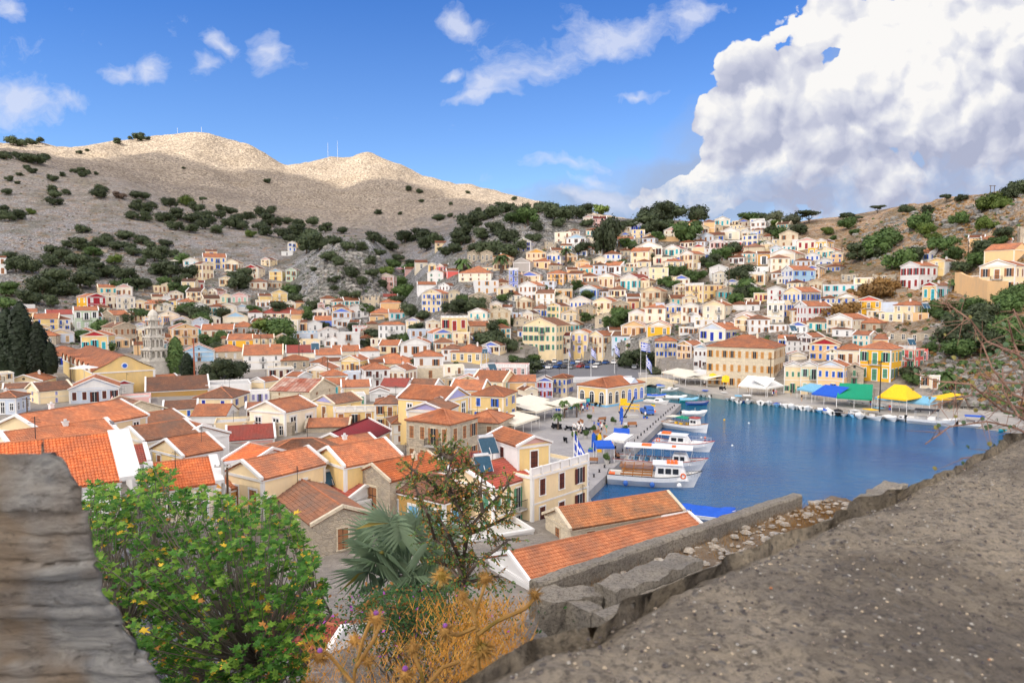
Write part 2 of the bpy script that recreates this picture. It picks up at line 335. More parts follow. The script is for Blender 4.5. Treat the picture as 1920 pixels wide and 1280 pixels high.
def make_terrain():
    cs=np.concatenate([np.linspace(-1.15,-.78,30)[:-1],np.linspace(-.78,.78,620),np.linspace(.78,1.2,30)[1:]])
    ys=np.concatenate([np.linspace(1.0,60,70),np.linspace(60,480,420)[1:],np.geomspace(480,1700,200)[1:]])
    C,Yg=np.meshgrid(cs,ys); Xg=C*np.maximum(Yg,20); Z=ground(Xg,Yg)
    n,m=C.shape; co=np.stack([Xg,Yg,Z],-1).reshape(-1,3)
    idx=np.arange(n*m).reshape(n,m); fa=np.stack([idx[:-1,:-1],idx[:-1,1:],idx[1:,1:],idx[1:,:-1]],-1).reshape(-1,4)
    me=bpy.data.meshes.new('terrain'); me.vertices.add(len(co)); me.vertices.foreach_set('co',co.ravel())
    me.loops.add(fa.size); me.loops.foreach_set('vertex_index',fa.ravel().astype(np.int32)); me.polygons.add(len(fa))
    me.polygons.foreach_set('loop_start',np.arange(0,fa.size,4,dtype=np.int32)); me.polygons.foreach_set('loop_total',np.full(len(fa),4,dtype=np.int32))
    me.polygons.foreach_set('use_smooth',np.ones(len(fa),bool)); me.update()
    m_,t,b=newmat('rocky_hillside'); pos=t.new('ShaderNodeNewGeometry').outputs['Position']; nrm=t.new('ShaderNodeNewGeometry').outputs['Normal']
    s=t.new('ShaderNodeSeparateXYZ'); t.l.new(nrm,s.inputs[0]); sp=t.new('ShaderNodeSeparateXYZ'); t.l.new(pos,sp.inputs[0])
    wob=t.noise(pos,.3,3,.6,out=1); pv=t.vmath('ADD',pos,t.vmath('SCALE',wob,3.0))
    far=t.math('MULTIPLY_ADD',sp.outputs[1],1/500,-.9,clamp=True)      # mountains: finer, paler scree
    n1=t.noise(pos,.02,6,.6); n2=t.noise(pv,.16,7,.72); n3=t.noise(pv,.9,6,.75)
    v1=t.voro(pv,.33,'F1','Distance'); v2=t.voro(pv,.09,'F1','Distance'); vc=t.new('ShaderNodeSeparateXYZ'); t.l.new(t.voro(pv,.5,'F1','Color'),vc.inputs[0])
    grey=t.mix(t.ramp(n3,[(.42,0),(.58,1)]),(.07,.07,.078),(.42,.42,.43))
    dry=t.mix(t.ramp(n2,[(.35,0),(.62,1)]),(.33,.17,.055),(.16,.115,.07))
    dry=t.mix(t.ramp(n3,[(.5,0),(.62,1)]),dry,(.34,.30,.26))
    rk=t.math('ADD',t.ramp(n2,[(.34,.1),(.50,.9)]),t.ramp(s.outputs[2],[(.72,.8),(.9,0)]),clamp=True)
    near=t.mix(rk,dry,grey)
    n4=t.noise(pos,.28,5,.8); mt=t.mix(t.ramp(n4,[(.45,0),(.56,1)]),(.12,.095,.075),(.44,.375,.30)); mt=t.mix(t.ramp(n1,[(.4,0),(.7,.5)]),mt,(.19,.15,.11))
    gold=t.math('MULTIPLY',t.math('MULTIPLY_ADD',sp.outputs[0],1/60,-1.2,clamp=True),t.ramp(n2,[(.36,0),(.55,1)])); near=t.mix(t.math('MULTIPLY',gold,.75),near,t.mix(t.ramp(n3,[(.42,0),(.6,1)]),(.50,.24,.06),(.55,.42,.28)))
    sc_=t.noise(pv,.045,5,.65); near=t.mix(t.ramp(sc_,[(.46,0),(.6,.55)]),near,(.07,.07,.035))
    col=t.mix(far,near,mt)
    flat=t.ramp(sp.outputs[2],[(0,0),(1,1)]); flat=t.math('MULTIPLY_ADD',sp.outputs[2],.12,-.35,clamp=True)
    col=t.mix(flat,t.mix(n3,(.30,.27,.24),(.44,.40,.36)),col)
    h=t.math('ADD',t.math('MULTIPLY',n3,1.0),t.math('MULTIPLY',t.ramp(v1,[(0,1),(.8,0)]),.7))
    h=t.math('ADD',h,t.math('MULTIPLY',t.ramp(v2,[(0,1),(.8,0)]),1.2))
    setb(t,b,col,.95,t.bump(h,.9,1.3)); me.materials.append(m_)
    o=link('hills',me); tag(o,kind='structure')
make_terrain()
# water
def make_water():
    m_,t,b=newmat('harbour_water'); pos=t.new('ShaderNodeNewGeometry').outputs['Position']
    pv=t.vmath('MULTIPLY',pos,(.8,1.6,1)); n=t.noise(pv,.55,6,.66,.5); n2=t.noise(pos,.05,3,.5); n3=t.noise(pv,2.2,4,.65)
    col=t.mix(t.ramp(n2,[(.35,0),(.65,1)]),(.001,.070,.25),(.002,.13,.33))
    sp=t.new('ShaderNodeSeparateXYZ'); t.l.new(pos,sp.inputs[0])
    sh=t.math('MULTIPLY_ADD',sp.outputs[1],1/50,-2.5,clamp=True)
    col=t.mix(sh,col,(.008,.13,.17))
    h=t.math('ADD',n,t.math('MULTIPLY',n3,.5))
    setb(t,b,col,.06,t.bump(h,1.0,.8),IOR=1.33); b.inputs['Specular IOR Level'].default_value=.75
    MB().add([(-300,30,0),(900,30,0),(900,260,0),(-300,260,0)],[(0,1,2,3)]).build('water',m_)['kind']='structure'
make_water()
def sheet(name,pts,z0,z1,mat,kind='structure'):
    o=MB().poly(pts,z0,z1).build(name,mat); tag(o,kind=kind); return o
def paving(name,c1,c2,sc=.9):
    m,t,b=newmat(name); pos=t.new('ShaderNodeNewGeometry').outputs['Position']
    e=t.voro(pos,sc,'DISTANCE_TO_EDGE'); n=t.noise(pos,.35,5,.6); n2=t.noise(pos,4,4,.6)
    col=t.mix(t.ramp(n,[(.35,0),(.65,1)]),c1,c2); col=t.mix(t.ramp(n2,[(.4,0),(.7,.4)]),col,mul(c1,.6)); col=t.mix(t.ramp(e,[(0,.6),(.03,0)]),col,mul(c1,.6)); col=t.mix(t.ramp(t.noise(pos,.12,5,.7,.5),[(.45,0),(.6,.45)]),col,mul(c1,.62))
    setb(t,b,col,.75,t.bump(n2,.3,.02)); return m
PAV=paving('plaza_stone',(.42,.40,.39),(.31,.30,.30),.75); PAV2=paving('quay_stone',(.45,.42,.38),(.36,.34,.32),.7)
ASPH=plain('asphalt',(.16,.16,.17),.9,.25); PALE=plain('pale_pavement',(.50,.50,.50),.9,.15)
def ccw(P):
    a=sum(P[i][0]*P[(i+1)%len(P)][1]-P[(i+1)%len(P)][0]*P[i][1] for i in range(len(P))); return P if a>0 else P[::-1]
sheet('plaza',ccw(FLATQ),-3,QZ,PAV); sheet('quay',ccw(QUAYF),-3,QZ,PAV2)
sheet('car_park',ccw(PARK),-1,QZ-.01,ASPH)
sheet('harbour_road',ccw([q2(1010,740),q2(1185,715),q2(1185,704),q2(1010,708)]),-1,QZ+.004,PALE)
sheet('shore_path',ccw([(9.4,86),(9.6,77),(20,66),(32,54),(60,43),(60,40),(30,48),(18,60),(4,74),(2,84)]),-3,QZ-.02,PAV2)
# ---------------- camera, sun, sky
cam=bpy.data.cameras.new('camera'); co=bpy.data.objects.new('camera',cam); COL.objects.link(co); SC.camera=co
cam.sensor_width=36; cam.lens=24; cam.clip_end=30000; cam.clip_start=.05
co.location=(0,0,H0); co.rotation_euler=(PI/2-PIT,0,0)
cam.dof.use_dof=True; cam.dof.focus_distance=60; cam.dof.aperture_fstop=5.6
SE=R(46); SAZ=R(232)      # compass style: sun comes from the left behind
SUN=Vector((math.sin(SAZ)*math.cos(SE),math.cos(SAZ)*math.cos(SE),math.sin(SE)))
sl=bpy.data.lights.new('sun','SUN'); sl.energy=4.0; sl.angle=R(.53); sl.color=(1,.91,.77)
so=bpy.data.objects.new('sun',sl); COL.objects.link(so); so.rotation_euler=(-SUN).to_track_quat('-Z','Y').to_euler()
SC.view_settings.view_transform='Standard'; SC.view_settings.look='None'; SC.view_settings.gamma=1; SC.view_settings.exposure=1.22
SC.cycles.max_bounces=5; SC.cycles.diffuse_bounces=3; SC.cycles.transparent_max_bounces=8; SC.cycles.use_adaptive_sampling=True; SC.cycles.adaptive_threshold=.02
CLK=3.75; FARC=(10.2,9.2,7.9)
def make_world():
    w=bpy.data.worlds.new('World'); SC.world=w; w.use_nodes=True; t=NT(w.node_tree); bg=t.n['Background']; bg.inputs[1].default_value=.12
    sk=t.new('ShaderNodeTexSky'); sk.sky_type='NISHITA'; sk.sun_disc=False; sk.sun_elevation=SE; sk.sun_rotation=SAZ; sk.air_density=1.0; sk.dust_density=.6; sk.ozone_density=3.0
    d=t.new('ShaderNodeTexCoord').outputs['Generated']
    s=t.new('ShaderNodeSeparateXYZ'); t.l.new(d,s.inputs[0]); X,Y,Z=s.outputs
    # direction plane coordinates (u right, v up) for the sky ahead
    yc=t.math('MAXIMUM',Y,.15); u=t.math('DIVIDE',X,yc); v=t.math('DIVIDE',Z,yc)
    uv=t.new('ShaderNodeCombineXYZ'); t.l.new(u,uv.inputs[0]); t.l.new(v,uv.inputs[1]); uv=uv.outputs[0]
    ahead=t.math('MULTIPLY_ADD',Y,6,-1.5,clamp=True)
    wv=t.noise(uv,3.5,5,.6,out=1)
    wv=t.vmath('SCALE',t.vmath('SUBTRACT',wv,(.5,.5,.5)),.14); uw=t.vmath('ADD',uv,wv)
    for nd in list(t.n):
        if nd.type=='TEX_NOISE': nd.noise_dimensions='2D'
    def blob(px,py,rx,ry,ang=0):
        a,b=ray(px,py); mp=t.new('ShaderNodeMapping'); mp.vector_type='TEXTURE'
        mp.inputs['Location'].default_value=(a,b,0); mp.inputs['Rotation'].default_value=(0,0,R(ang)); mp.inputs['Scale'].default_value=(rx/F,ry/F,1)
        t.l.new(uw,mp.inputs[0]); L=t.vmath('LENGTH',mp.outputs[0]); return t.ramp(L,[(0,1),(1,0)])
    def mx(L):
        r=L[0]
        for x in L[1:]: r=t.math('MAXIMUM',r,x)
        return r
    fine=t.noise(t.vmath('MULTIPLY',uw,(1,1.6,1)),9,8,.65)
    wisps=mx([blob(1150,65,330,62,17),blob(1010,125,190,55,20),blob(930,165,120,40,10),blob(1270,35,150,40,8),blob(900,187,110,18,2),blob(1200,165,70,13,3),blob(240,150,75,35),blob(310,150,70,45,20),blob(405,135,50,35,30),blob(440,95,55,35,-30),blob(505,120,40,55),
              blob(870,40,80,40,-20),blob(20,175,150,95),blob(110,195,90,35,-10),blob(10,15,60,50),blob(1060,305,120,30),blob(1100,340,100,30),blob(1090,370,170,40),blob(843,140,40,20)])
    wm=t.math('MULTIPLY_ADD',wisps,1.5,t.math('MULTIPLY_ADD',fine,2.7,-1.82),clamp=True)
    wm=t.math('MULTIPLY',wm,.75)
    bank=mx([blob(1350,340,330,110),blob(1650,300,520,190),blob(1900,200,500,420),blob(1250,385,400,60)])
    bm=t.math('MULTIPLY_ADD',bank,2.4,t.math('MULTIPLY_ADD',fine,.7,-.62),clamp=True)
    # cumulus: lumpy outline, billows shaded by their height difference towards the sun
    cum=mx([blob(1880,40,330,300),blob(1700,80,300,215),blob(1560,60,130,100,30),blob(1640,190,330,200),blob(1450,205,215,150),blob(1370,195,115,105),blob(1430,300,240,130),blob(1290,350,150,75),blob(1600,330,330,140),blob(1850,240,260,260)])
    def hgt(vec):
        r=None
        for sc,am in ((9,.52),(19,.27),(42,.10),(90,.04)):
            x=t.new('ShaderNodeTexVoronoi'); x.feature='SMOOTH_F1' if sc<30 else 'F1'; x.voronoi_dimensions='2D'; x.inputs['Scale'].default_value=sc; (x.inputs['Smoothness'].__setattr__('default_value',.25) if sc<30 else None); t.l.new(vec,x.inputs['Vector'])
            dd=x.outputs['Distance']; hh=t.math('MULTIPLY_ADD',t.math('MULTIPLY',dd,dd),-am*1.7,am)
            r=hh if r is None else t.math('ADD',r,hh)
        return r
    w2=t.vmath('ADD',uv,t.vmath('SCALE',t.vmath('SUBTRACT',t.noise(uv,9,6,.6,out=1),(.5,.5,.5)),.05))
    h1=hgt(w2); h2=hgt(t.vmath('ADD',w2,(-.012,.016,0)))
    cm=t.math('MULTIPLY_ADD',cum,2.2,t.math('MULTIPLY_ADD',h1,1.5,-1.62)); cmask=t.ramp(cm,[(.08,0),(.15,1)])
    # soft feet of the cloud
    foot=t.math('MULTIPLY_ADD',v,9,t.math('MULTIPLY_ADD',fine,3.0,-2.2),clamp=True); cmask=t.math('MULTIPLY',cmask,foot)
    rel=t.math('MULTIPLY_ADD',t.math('SUBTRACT',h1,h2),3.0,.55); big=t.noise(uw,4.2,4,.55)
    vv=t.math('MULTIPLY_ADD',v,1.9,t.math('MULTIPLY_ADD',u,-.55,.02))
    lit=t.math('ADD',t.math('MULTIPLY',rel,.52),t.math('ADD',vv,t.math('MULTIPLY_ADD',big,1.5,-.66)))
    ccol=t.ramp(lit,[(.25,(.41,.44,.58)),(.50,(.54,.56,.68)),(.78,(.72,.73,.79)),(1.0,(.90,.885,.87))])
    for nd in list(t.n):
        if nd.type=='TEX_NOISE': nd.noise_dimensions='2D'
    far=t.ramp(t.noise(t.vmath('MULTIPLY',d,(1,1,2.2)),2.6,3,.6),[(.36,0),(.52,1)])  # bright warm cloud cover added behind the view as neutral fill light
    inv=t.math('SUBTRACT',1,ahead); fm=t.math('MULTIPLY',t.math('MULTIPLY',far,inv),.85)
    wt=t.math('MULTIPLY',wm,ahead); bt=t.math('MULTIPLY',bm,t.math('MULTIPLY',ahead,.85)); ct=t.math('MULTIPLY',cmask,ahead)
    el=t.ramp(v,[(.0,(.60,.66,.74)),(.45,(.21,.40,.68))])
    tint=t.mix(1.0,sk.outputs[0],el,'MULTIPLY')
    K=CLK
    col=t.mix(bt,tint,(.36*K,.44*K,.62*K)); col=t.mix(wt,col,(.72*K,.76*K,.9*K)); cc=t.vmath('SCALE',ccol,K*1.02); col=t.mix(ct,col,cc); col=t.mix(fm,col,FARC)
    t.l.new(col,bg.inputs[0])
make_world()
def make_shade_cloud():
    # unseen cloud added up-sun of the town, edge shaped so its shadow ends below the two summits
    edge=[(-260,262),(60,296),(200,292),(270,278),(330,286),(400,312),(450,320),(490,309),(530,312),(600,332),(640,348),(665,336),(700,327),(770,334),(812,346),(870,363),(950,380),(1010,392)]
    P=[]
    for px,py in edge:
        h=hit(max(px,-200),py+9)
        if h is None: continue
        P.append(h)
    P+= [Vector((420,560,60)),Vector((520,300,60)),Vector((600,-100,0)),Vector((0,-500,0)),Vector((-900,-500,0)),Vector((-1400,200,0)),Vector((-1300,900,100))]
    CZ=2600.0; Q=[p+SUN*((CZ-p.z)/SUN.z) for p in P]
    n=len(Q); cen=sum(Q,Vector())/n; vs=[];fs=[]
    rings=[(1,0),(.97,-30),(.97,20),(.8,-60),(.8,60),(.5,-90),(.5,110),(.2,-90),(.2,140)]
    top=[0,2,4,6,8]; bot=[0,1,3,5,7]
    for s_,dz in rings:
        for q in Q: vs.append(cen+(q-cen)*s_+Vector((0,0,dz+(15*MN.noise(q*.01*s_) if s_<1 else 0))))
    for L,fl in ((top,0),(bot,1)):
        for a,b in zip(L[:-1],L[1:]):
            for i in range(n):
                f=(a*n+i,a*n+(i+1)%n,b*n+(i+1)%n,b*n+i); fs.append(f if fl else f[::-1])
        fs.append(tuple(L[-1]*n+i for i in range(n)))
    m,t,b=newmat('shade_cloud'); setb(t,b,(.9,.9,.92),1.0)
    tr=t.new('ShaderNodeBsdfTransparent'); ma=t.new('ShaderNodeMixShader'); ma.inputs[0].default_value=.6
    t.l.new(tr.outputs[0],ma.inputs[1]); t.l.new(b.outputs[0],ma.inputs[2]); t.l.new(ma.outputs[0],t.n['Material Output'].inputs[0])
    o=MB().add(vs,fs).build('unseen_shade_cloud',m,smooth=True); tag(o,kind='structure')
make_shade_cloud()
# ---------------- house builder
WINC={}
def winmesh(sh,style,fr):
    k=(sh,style,fr)
    if k in WINC: return WINC[k]
    b=MB(); a=.13; F_=.07
    if fr:
        b.box(-.5-a,-.5,-F_,0,0,1.0,0); b.box(.5,.5+a,-F_,0,0,1.0,0); b.box(-.5-a,.5+a,-F_-.02,0,1.0,1.0+a*.6,0); b.box(-.5-a*1.2,.5+a*1.2,-F_-.05,0,-.05,0,0)
    b.box(-.5,.5,-.02,0.02,0,1,2 if style else 1)
    if style==1:                   # leaves swung open
        b.box(-.98,-.5,-.10,-.075,.0,1,1); b.box(.5,.98,-.10,-.075,.0,1,1); b.box(-.03,.03,-.04,0,0,1,0)
    elif style==2:                 # glazed sash with bars
        b.box(-.5,-.42,-.045,0,0,1,1); b.box(.42,.5,-.045,0,0,1,1); b.box(-.05,.05,-.05,0,0,1,1); b.box(-.5,.5,-.045,0,.60,.65,1); b.box(-.5,.5,-.045,0,.94,1,1); b.box(-.5,.5,-.045,0,0,.05,1)
    else:                          # closed leaves
        b.box(-.02,.02,-.035,0,0,1,2); 
        for i in range(1,3): b.box(-.46,.46,-.03,0,i/3-.015,i/3+.01,2)
    me=b.mesh('window',[WHITE if fr==1 else W['S'],SH[sh],GLASS]); WINC[k]=me; return me
BALC={}
def balcmesh(w):
    w=round(w*2)/2
    if w in BALC: return BALC[w]
    b=MB(); b.box(-w/2,w/2,-.9,0,-.14,0,1)
    for x in (-w/2+.04,w/2-.04): b.box(x-.02,x+.02,-.88,-.84,0,.95,0)
    for i in range(int(w/.16)): x=-w/2+.1+i*.16; b.box(x-.012,x+.012,-.87,-.85,0,.92,0)
    b.box(-w/2,w/2,-.89,-.83,.92,.96,0)
    for s in (-1,1):
        b.box(s*w/2-.02,s*w/2+.02,-.87,0,.92,.96,0)
        for i in range(5): b.box(s*w/2-.012,s*w/2+.012,-.75+i*.16,-.73+i*.16,0,.92,0)
    for s in (-.3,.3): b.prism([(0,0),(0,0),(0,0)],0,0) if False else b.box(s*w-.05,s*w+.05,-.6,0,-.34,-.14,1)
    BALC[w]=b.mesh('balcony',[IRON,CONC]); return BALC[w]
GEO={}
def tilegrid(b,q,tw=.23,th=.36,m=0,rnd=None):
    """barrel tiled sheet on quad q: eave-left, eave-right, ridge-right, ridge-left (may be a triangle-ish trapezoid)"""
    q=[Vector(p) for p in q]; W_=(q[1]-q[0]).length; L=((q[3]+q[2])/2-(q[0]+q[1])/2).length; n=(q[1]-q[0]).cross(q[3]-q[0]).normalized()
    nu=max(2,int(W_/tw)); nv=max(2,int(L/th)); prof=[(0,0),(.22,.052),(.5,.068),(.78,.052)]
    us=[(i+a)/nu for i in range(nu) for a,_ in prof]+[1.0]; hs=[h for i in range(nu) for _,h in prof]+[0]
    vs=[];rows=[]
    for j in range(nv):
        for fv,st in ((0,.045),(1,.0)):
            t=(j+fv)/nv; a=q[0].lerp(q[3],t); c=q[1].lerp(q[2],t); jit=[random.uniform(-.006,.012) for _ in range(nu+1)]
            rows.append([a.lerp(c,u)+n*(h+st+jit[i//4]) for i,(u,h) in enumerate(zip(us,hs))])
    base=len(b.v); m_=len(us)
    for r in rows: b.v+=[tuple(p) for p in r]
    U=[u*W_ for u in us]
    for j in range(len(rows)-1):
        v0=(j//2+(j%2))*th; v1=((j+1)//2+((j+1)%2))*th
        vv=(j//2)*th+.01; ve=vv+th-.02
        for i in range(m_-1):
            b.uv[len(b.f)]=[(U[i]+.001,vv),(U[i+1]-.001,vv),(U[i+1]-.001,ve),(U[i]+.001,ve)]
            b.f.append((base+j*m_+i,base+j*m_+i+1,base+(j+1)*m_+i+1,base+(j+1)*m_+i)); b.m.append(m)
HOUSES=[]; _hr=random.Random(5)
def geo_mat(code):
    c={'a':((.60,.24,.115),(.46,.16,.075),(.30,.14,.09)),'b':((.36,.17,.10),(.24,.11,.065),(.20,.13,.10)),'r':((.45,.10,.07),(.36,.08,.05),(.30,.10,.08)),'o':((.72,.22,.08),(.56,.15,.05),(.42,.14,.07)),'w':((.66,.28,.12),(.50,.19,.08),(.24,.15,.10))}[code]
    return tiles('laid_tiles_'+code,*c,tw=.23,th=.36,geo=True)
def house(loc,yaw,Wd,D,he,ty,wall,ped,roof,sh,cols,st,sides='R',pitch=24,near=False,fd=3,par=0,info=None,ends='L R',frames=1,balc=None,name='house'):
    r=_hr; root=empty(name,loc,yaw)
    fw=W[wall[0]]; sw=W[wall[-1]]; stone_=wall[0] in 'sS'
    tp=math.tan(R(pitch)); b=MB(); rm=(geo_mat(roof) if near and roof in 'aborw' else RT.get(roof,RT['a'])); trim=W['S'] if stone_ else (W['w'] if r.random()<.85 or near else W['C'])
    hasw=wall[0]!=wall[-1]
    # walls
    if ty in 'gshf':
        z1=he
        b.add([(0,0,-fd),(Wd,0,-fd),(Wd,0,z1),(0,0,z1)],[(0,1,2,3)],0)
        b.add([(Wd,0,-fd),(Wd,D,-fd),(Wd,D,z1),(Wd,0,z1)],[(0,1,2,3)],1); b.add([(Wd,D,-fd),(0,D,-fd),(0,D,z1),(Wd,D,z1)],[(0,1,2,3)],1); b.add([(0,D,-fd),(0,0,-fd),(0,0,z1),(0,D,z1)],[(0,1,2,3)],1)
    if ty=='g':
        rise=Wd/2*tp
        b.add([(0,0,he),(Wd,0,he),(Wd/2,0,he+rise)],[(0,1,2)],0); b.add([(Wd,D,he),(0,D,he),(Wd/2,D,he+rise)],[(0,1,2)],1)
    elif ty=='s':
        rise=D/2*tp
        b.add([(Wd,0,he),(Wd,D,he),(Wd,D/2,he+rise)],[(0,1,2)],1); b.add([(0,D,he),(0,0,he),(0,D/2,he+rise)],[(0,1,2)],1)
    elif ty=='f':
        b.add([(0,0,he-.35),(Wd,0,he-.35),(Wd,D,he-.35),(0,D,he-.35)],[(0,1,2,3)],2)
        for x0,x1,y0,y1 in ((.2,Wd-.2,.2,.2),(.2,Wd-.2,D-.2,D-.2),(.2,.2,.2,D-.2),(Wd-.2,Wd-.2,.2,D-.2)):
            b.add([(x0,y0,he-.35),(x1,y1,he-.35),(x1,y1,he),(x0,y0,he)],[(0,1,2,3)],1)
        b.add([(0,0,he),(Wd,0,he),(Wd-.2,.2,he),(.2,.2,he)],[(0,1,2,3)],1); b.add([(Wd,0,he),(Wd,D,he),(Wd-.2,D-.2,he),(Wd-.2,.2,he)],[(0,1,2,3)],1)
        b.add([(Wd,D,he),(0,D,he),(.2,D-.2,he),(Wd-.2,D-.2,he)],[(0,1,2,3)],1); b.add([(0,D,he),(0,0,he),(.2,.2,he),(.2,D-.2,he)],[(0,1,2,3)],1)
    elif ty=='r':
        def rw(p0,p1,th=.45):
            p0=Vector(p0);p1=Vector(p1); L=(p1-p0).length; n=max(3,int(L/.7)); d=(p1-p0)/n; q=Vector((-d.y,d.x,0)).normalized()*th
            zs=[he*(1-.28*abs(MN.noise(Vector((p0.x+i*.9,p0.y*3+root.location.x,root.location.y))))*2) for i in range(n+1)]
            for i in range(n):
                a=p0+d*i; c=a+d
                v=[(a.x,a.y,-fd),(c.x,c.y,-fd),(c.x+q.x,c.y+q.y,-fd),(a.x+q.x,a.y+q.y,-fd),(a.x,a.y,zs[i]),(c.x,c.y,zs[i+1]),(c.x+q.x,c.y+q.y,zs[i+1]),(a.x+q.x,a.y+q.y,zs[i])]
                b.add(v,[(4,5,6,7),(0,1,5,4),(2,3,7,6)]+([(3,0,4,7)] if i==0 else [])+([(1,2,6,5)] if i==n-1 else []),0)
        rw((0,0,0),(Wd,0,0)); rw((Wd,0,0),(Wd,D,0)); rw((Wd,D,0),(0,D,0)); rw((0,D,0),(0,0,0))
    b.build('wall',[fw,sw,CONC],root)
    # roof
    ov=.22; t=.12; b=MB(); ey=.12
    def face(q):
        if near:
            tilegrid(b,q); qq=[Vector(p) for p in q]; n=(qq[1]-qq[0]).cross(qq[2]-qq[0]).normalized()*-.02; b.slab([p+n for p in qq],t,0)
        else: b.slab(q,t,0)
    if ty=='g':
        z0=he-ov*tp+.10; z1=he+rise+.10
        face([(-ov,D+ey,z0),(-ov,-ey,z0),(Wd/2,-ey,z1),(Wd/2,D+ey,z1)]); face([(Wd+ov,-ey,z0),(Wd+ov,D+ey,z0),(Wd/2,D+ey,z1),(Wd/2,-ey,z1)])
    elif ty=='s':
        z0=he-ov*tp+.10; z1=he+rise+.10
        face([(-ey,-ov,z0),(Wd+ey,-ov,z0),(Wd+ey,D/2,z1),(-ey,D/2,z1)]); face([(Wd+ey,D+ov,z0),(-ey,D+ov,z0),(-ey,D/2,z1),(Wd+ey,D/2,z1)])
    elif ty=='h':
        m=min(Wd,D)/2; z0=he-ov*tp+.10; z1=he+m*tp+.10
        A,B_,C,E=(-ov,-ov,z0),(Wd+ov,-ov,z0),(Wd+ov,D+ov,z0),(-ov,D+ov,z0)
        if Wd>=D: P,Q=(m,D/2,z1),(Wd-m,D/2,z1); Fs=[[A,B_,Q,P],[C,E,P,Q]]; Ts=[[B_,C,Q],[E,A,P]]
        else: P,Q=(Wd/2,m,z1),(Wd/2,D-m,z1); Fs=[[B_,C,Q,P],[E,A,P,Q]]; Ts=[[A,B_,P],[C,E,Q]]
        if near:
            for q in Fs: face(q)
            for q in Ts: face([q[0],q[1],Vector(q[2])+ (Vector(q[1])-Vector(q[0])).normalized()*.02,q[2]])
        else:
            for q in Fs+Ts: b.slab(q,t,0)
        rr=MB()
        for e in (A,B_,C,E): rr.tube([Vector(e)+Vector((0,0,.05)),Vector(P if (Vector(e)-Vector(P)).length<(Vector(e)-Vector(Q)).length else Q)+Vector((0,0,.05))],.09,6)
        rr.tube([Vector(P)+Vector((0,0,.05)),Vector(Q)+Vector((0,0,.05))],.1,6)
    if ty in 'gsh':
        ro=b.build('roof',rm,root)
        rc=geo_mat('a') if roof not in 'mu' else rm
        if ty=='h': rr.build('ridge_tiles',rc,ro)
        elif near or info is None or r.random()<.0:
            rr=MB(); e=(Vector((Wd/2,-ey,z1+.05)),Vector((Wd/2,D+ey,z1+.05))) if ty=='g' else (Vector((-ey,D/2,z1+.05)),Vector((Wd+ey,D/2,z1+.05)))
            n=max(2,int((e[1]-e[0]).length/.38)); 
            for i in range(n): rr.tube([e[0].lerp(e[1],i/n),e[0].lerp(e[1],(i+1.1)/n)],[.12,.09],6,cap=False)
            rr.build('ridge_tiles',rc,ro)
    if ty in 'gsh' and r.random()<.33:
        cx,cy=Wd*r.uniform(.3,.7),D*r.uniform(.35,.8); zt=he+min(Wd,D)/2*tp+.5; c=MB(); c.box(cx-.25,cx+.25,cy-.22,cy+.22,he,zt); c.box(cx-.32,cx+.32,cy-.29,cy+.29,zt-.12,zt); c.box(cx-.12,cx+.12,cy-.1,cy+.1,zt,zt+.25); c.build('chimney',W['C'] if wall[0] in 'sS' else W['w'],ro)
    if ty!='r' and r.random()<.3:
        cx,cy=Wd*r.uniform(.2,.8),D*r.uniform(.2,.8); zt=he+min(Wd,D)/2*tp*(ty!='f'); c=MB(); c.tube([(cx,cy,he-.3),(cx,cy,zt+1.8)],.03,4)
        for q in range(4): c.box(cx-.45+.07*q,cx+.45-.07*q,cy-.015,cy+.015,zt+1.3+.13*q,zt+1.33+.13*q)
        c.build('antenna',IRON,root)
    # trim
    b=MB(); tw=min(.28,Wd*.04); pr=.06
    if ty in 'gshf' and wall[0] not in 's':
        if ty!='f' or ped!='.' or r.random()<.5:
            b.box(-pr,Wd+pr,-pr-.06,0,he-.30,he-.04); b.box(Wd,Wd+pr+.06,-pr,D+pr,he-.30,he-.04); b.box(-pr-.06,0,-pr,D+pr,he-.30,he-.04)
        if wall[0] not in 'S' :
            for x in (0,Wd-tw): b.box(x-.0,x+tw,-pr,0,-fd*.2,he-.30)
            b.box(Wd,Wd+pr*.8,-.0,tw,-fd*.2,he-.30); b.box(Wd,Wd+pr*.8,D-tw,D,-fd*.2,he-.30); b.box(-pr*.8,0,0,tw,-fd*.2,he-.30)
        if st>1: b.box(-pr*.6,Wd+pr*.6,-pr*.9,0,he/st*(st-1)-.12,he/st*(st-1)+.06)
        if st>2: b.box(-pr*.6,Wd+pr*.6,-pr*.9,0,he/st-.12,he/st+.06)
    def rake(p0,p1,side='y',o=0.0,h=.24,d=.30):
        # sloping white band on a gable end
        (a0,za),(a1,zb)=p0,p1
        if side=='y': v=[(a0,o-d,za-h),(a1,o-d,zb-h),(a1,o-d,zb),(a0,o-d,za),(a0,o+.05,za-h),(a1,o+.05,zb-h),(a1,o+.05,zb),(a0,o+.05,za)]
        else: v=[(o+d,a0,za-h),(o+d,a1,zb-h),(o+d,a1,zb),(o+d,a0,za),(o-.05,a0,za-h),(o-.05,a1,zb-h),(o-.05,a1,zb),(o-.05,a0,za)]
        b.add(v,[(0,1,2,3),(7,6,5,4),(0,4,5,1),(3,2,6,7),(0,3,7,4),(1,5,6,2)])
    if ty=='g':
        zt=he+rise+.27; ze=he-.2*tp+.27
        rake((-.25,ze),(Wd/2,zt)); rake((Wd/2,zt),(Wd+.25,ze)); rake((-.25,ze),(Wd/2,zt),'y',D+.26); rake((Wd/2,zt),(Wd+.25,ze),'y',D+.26)
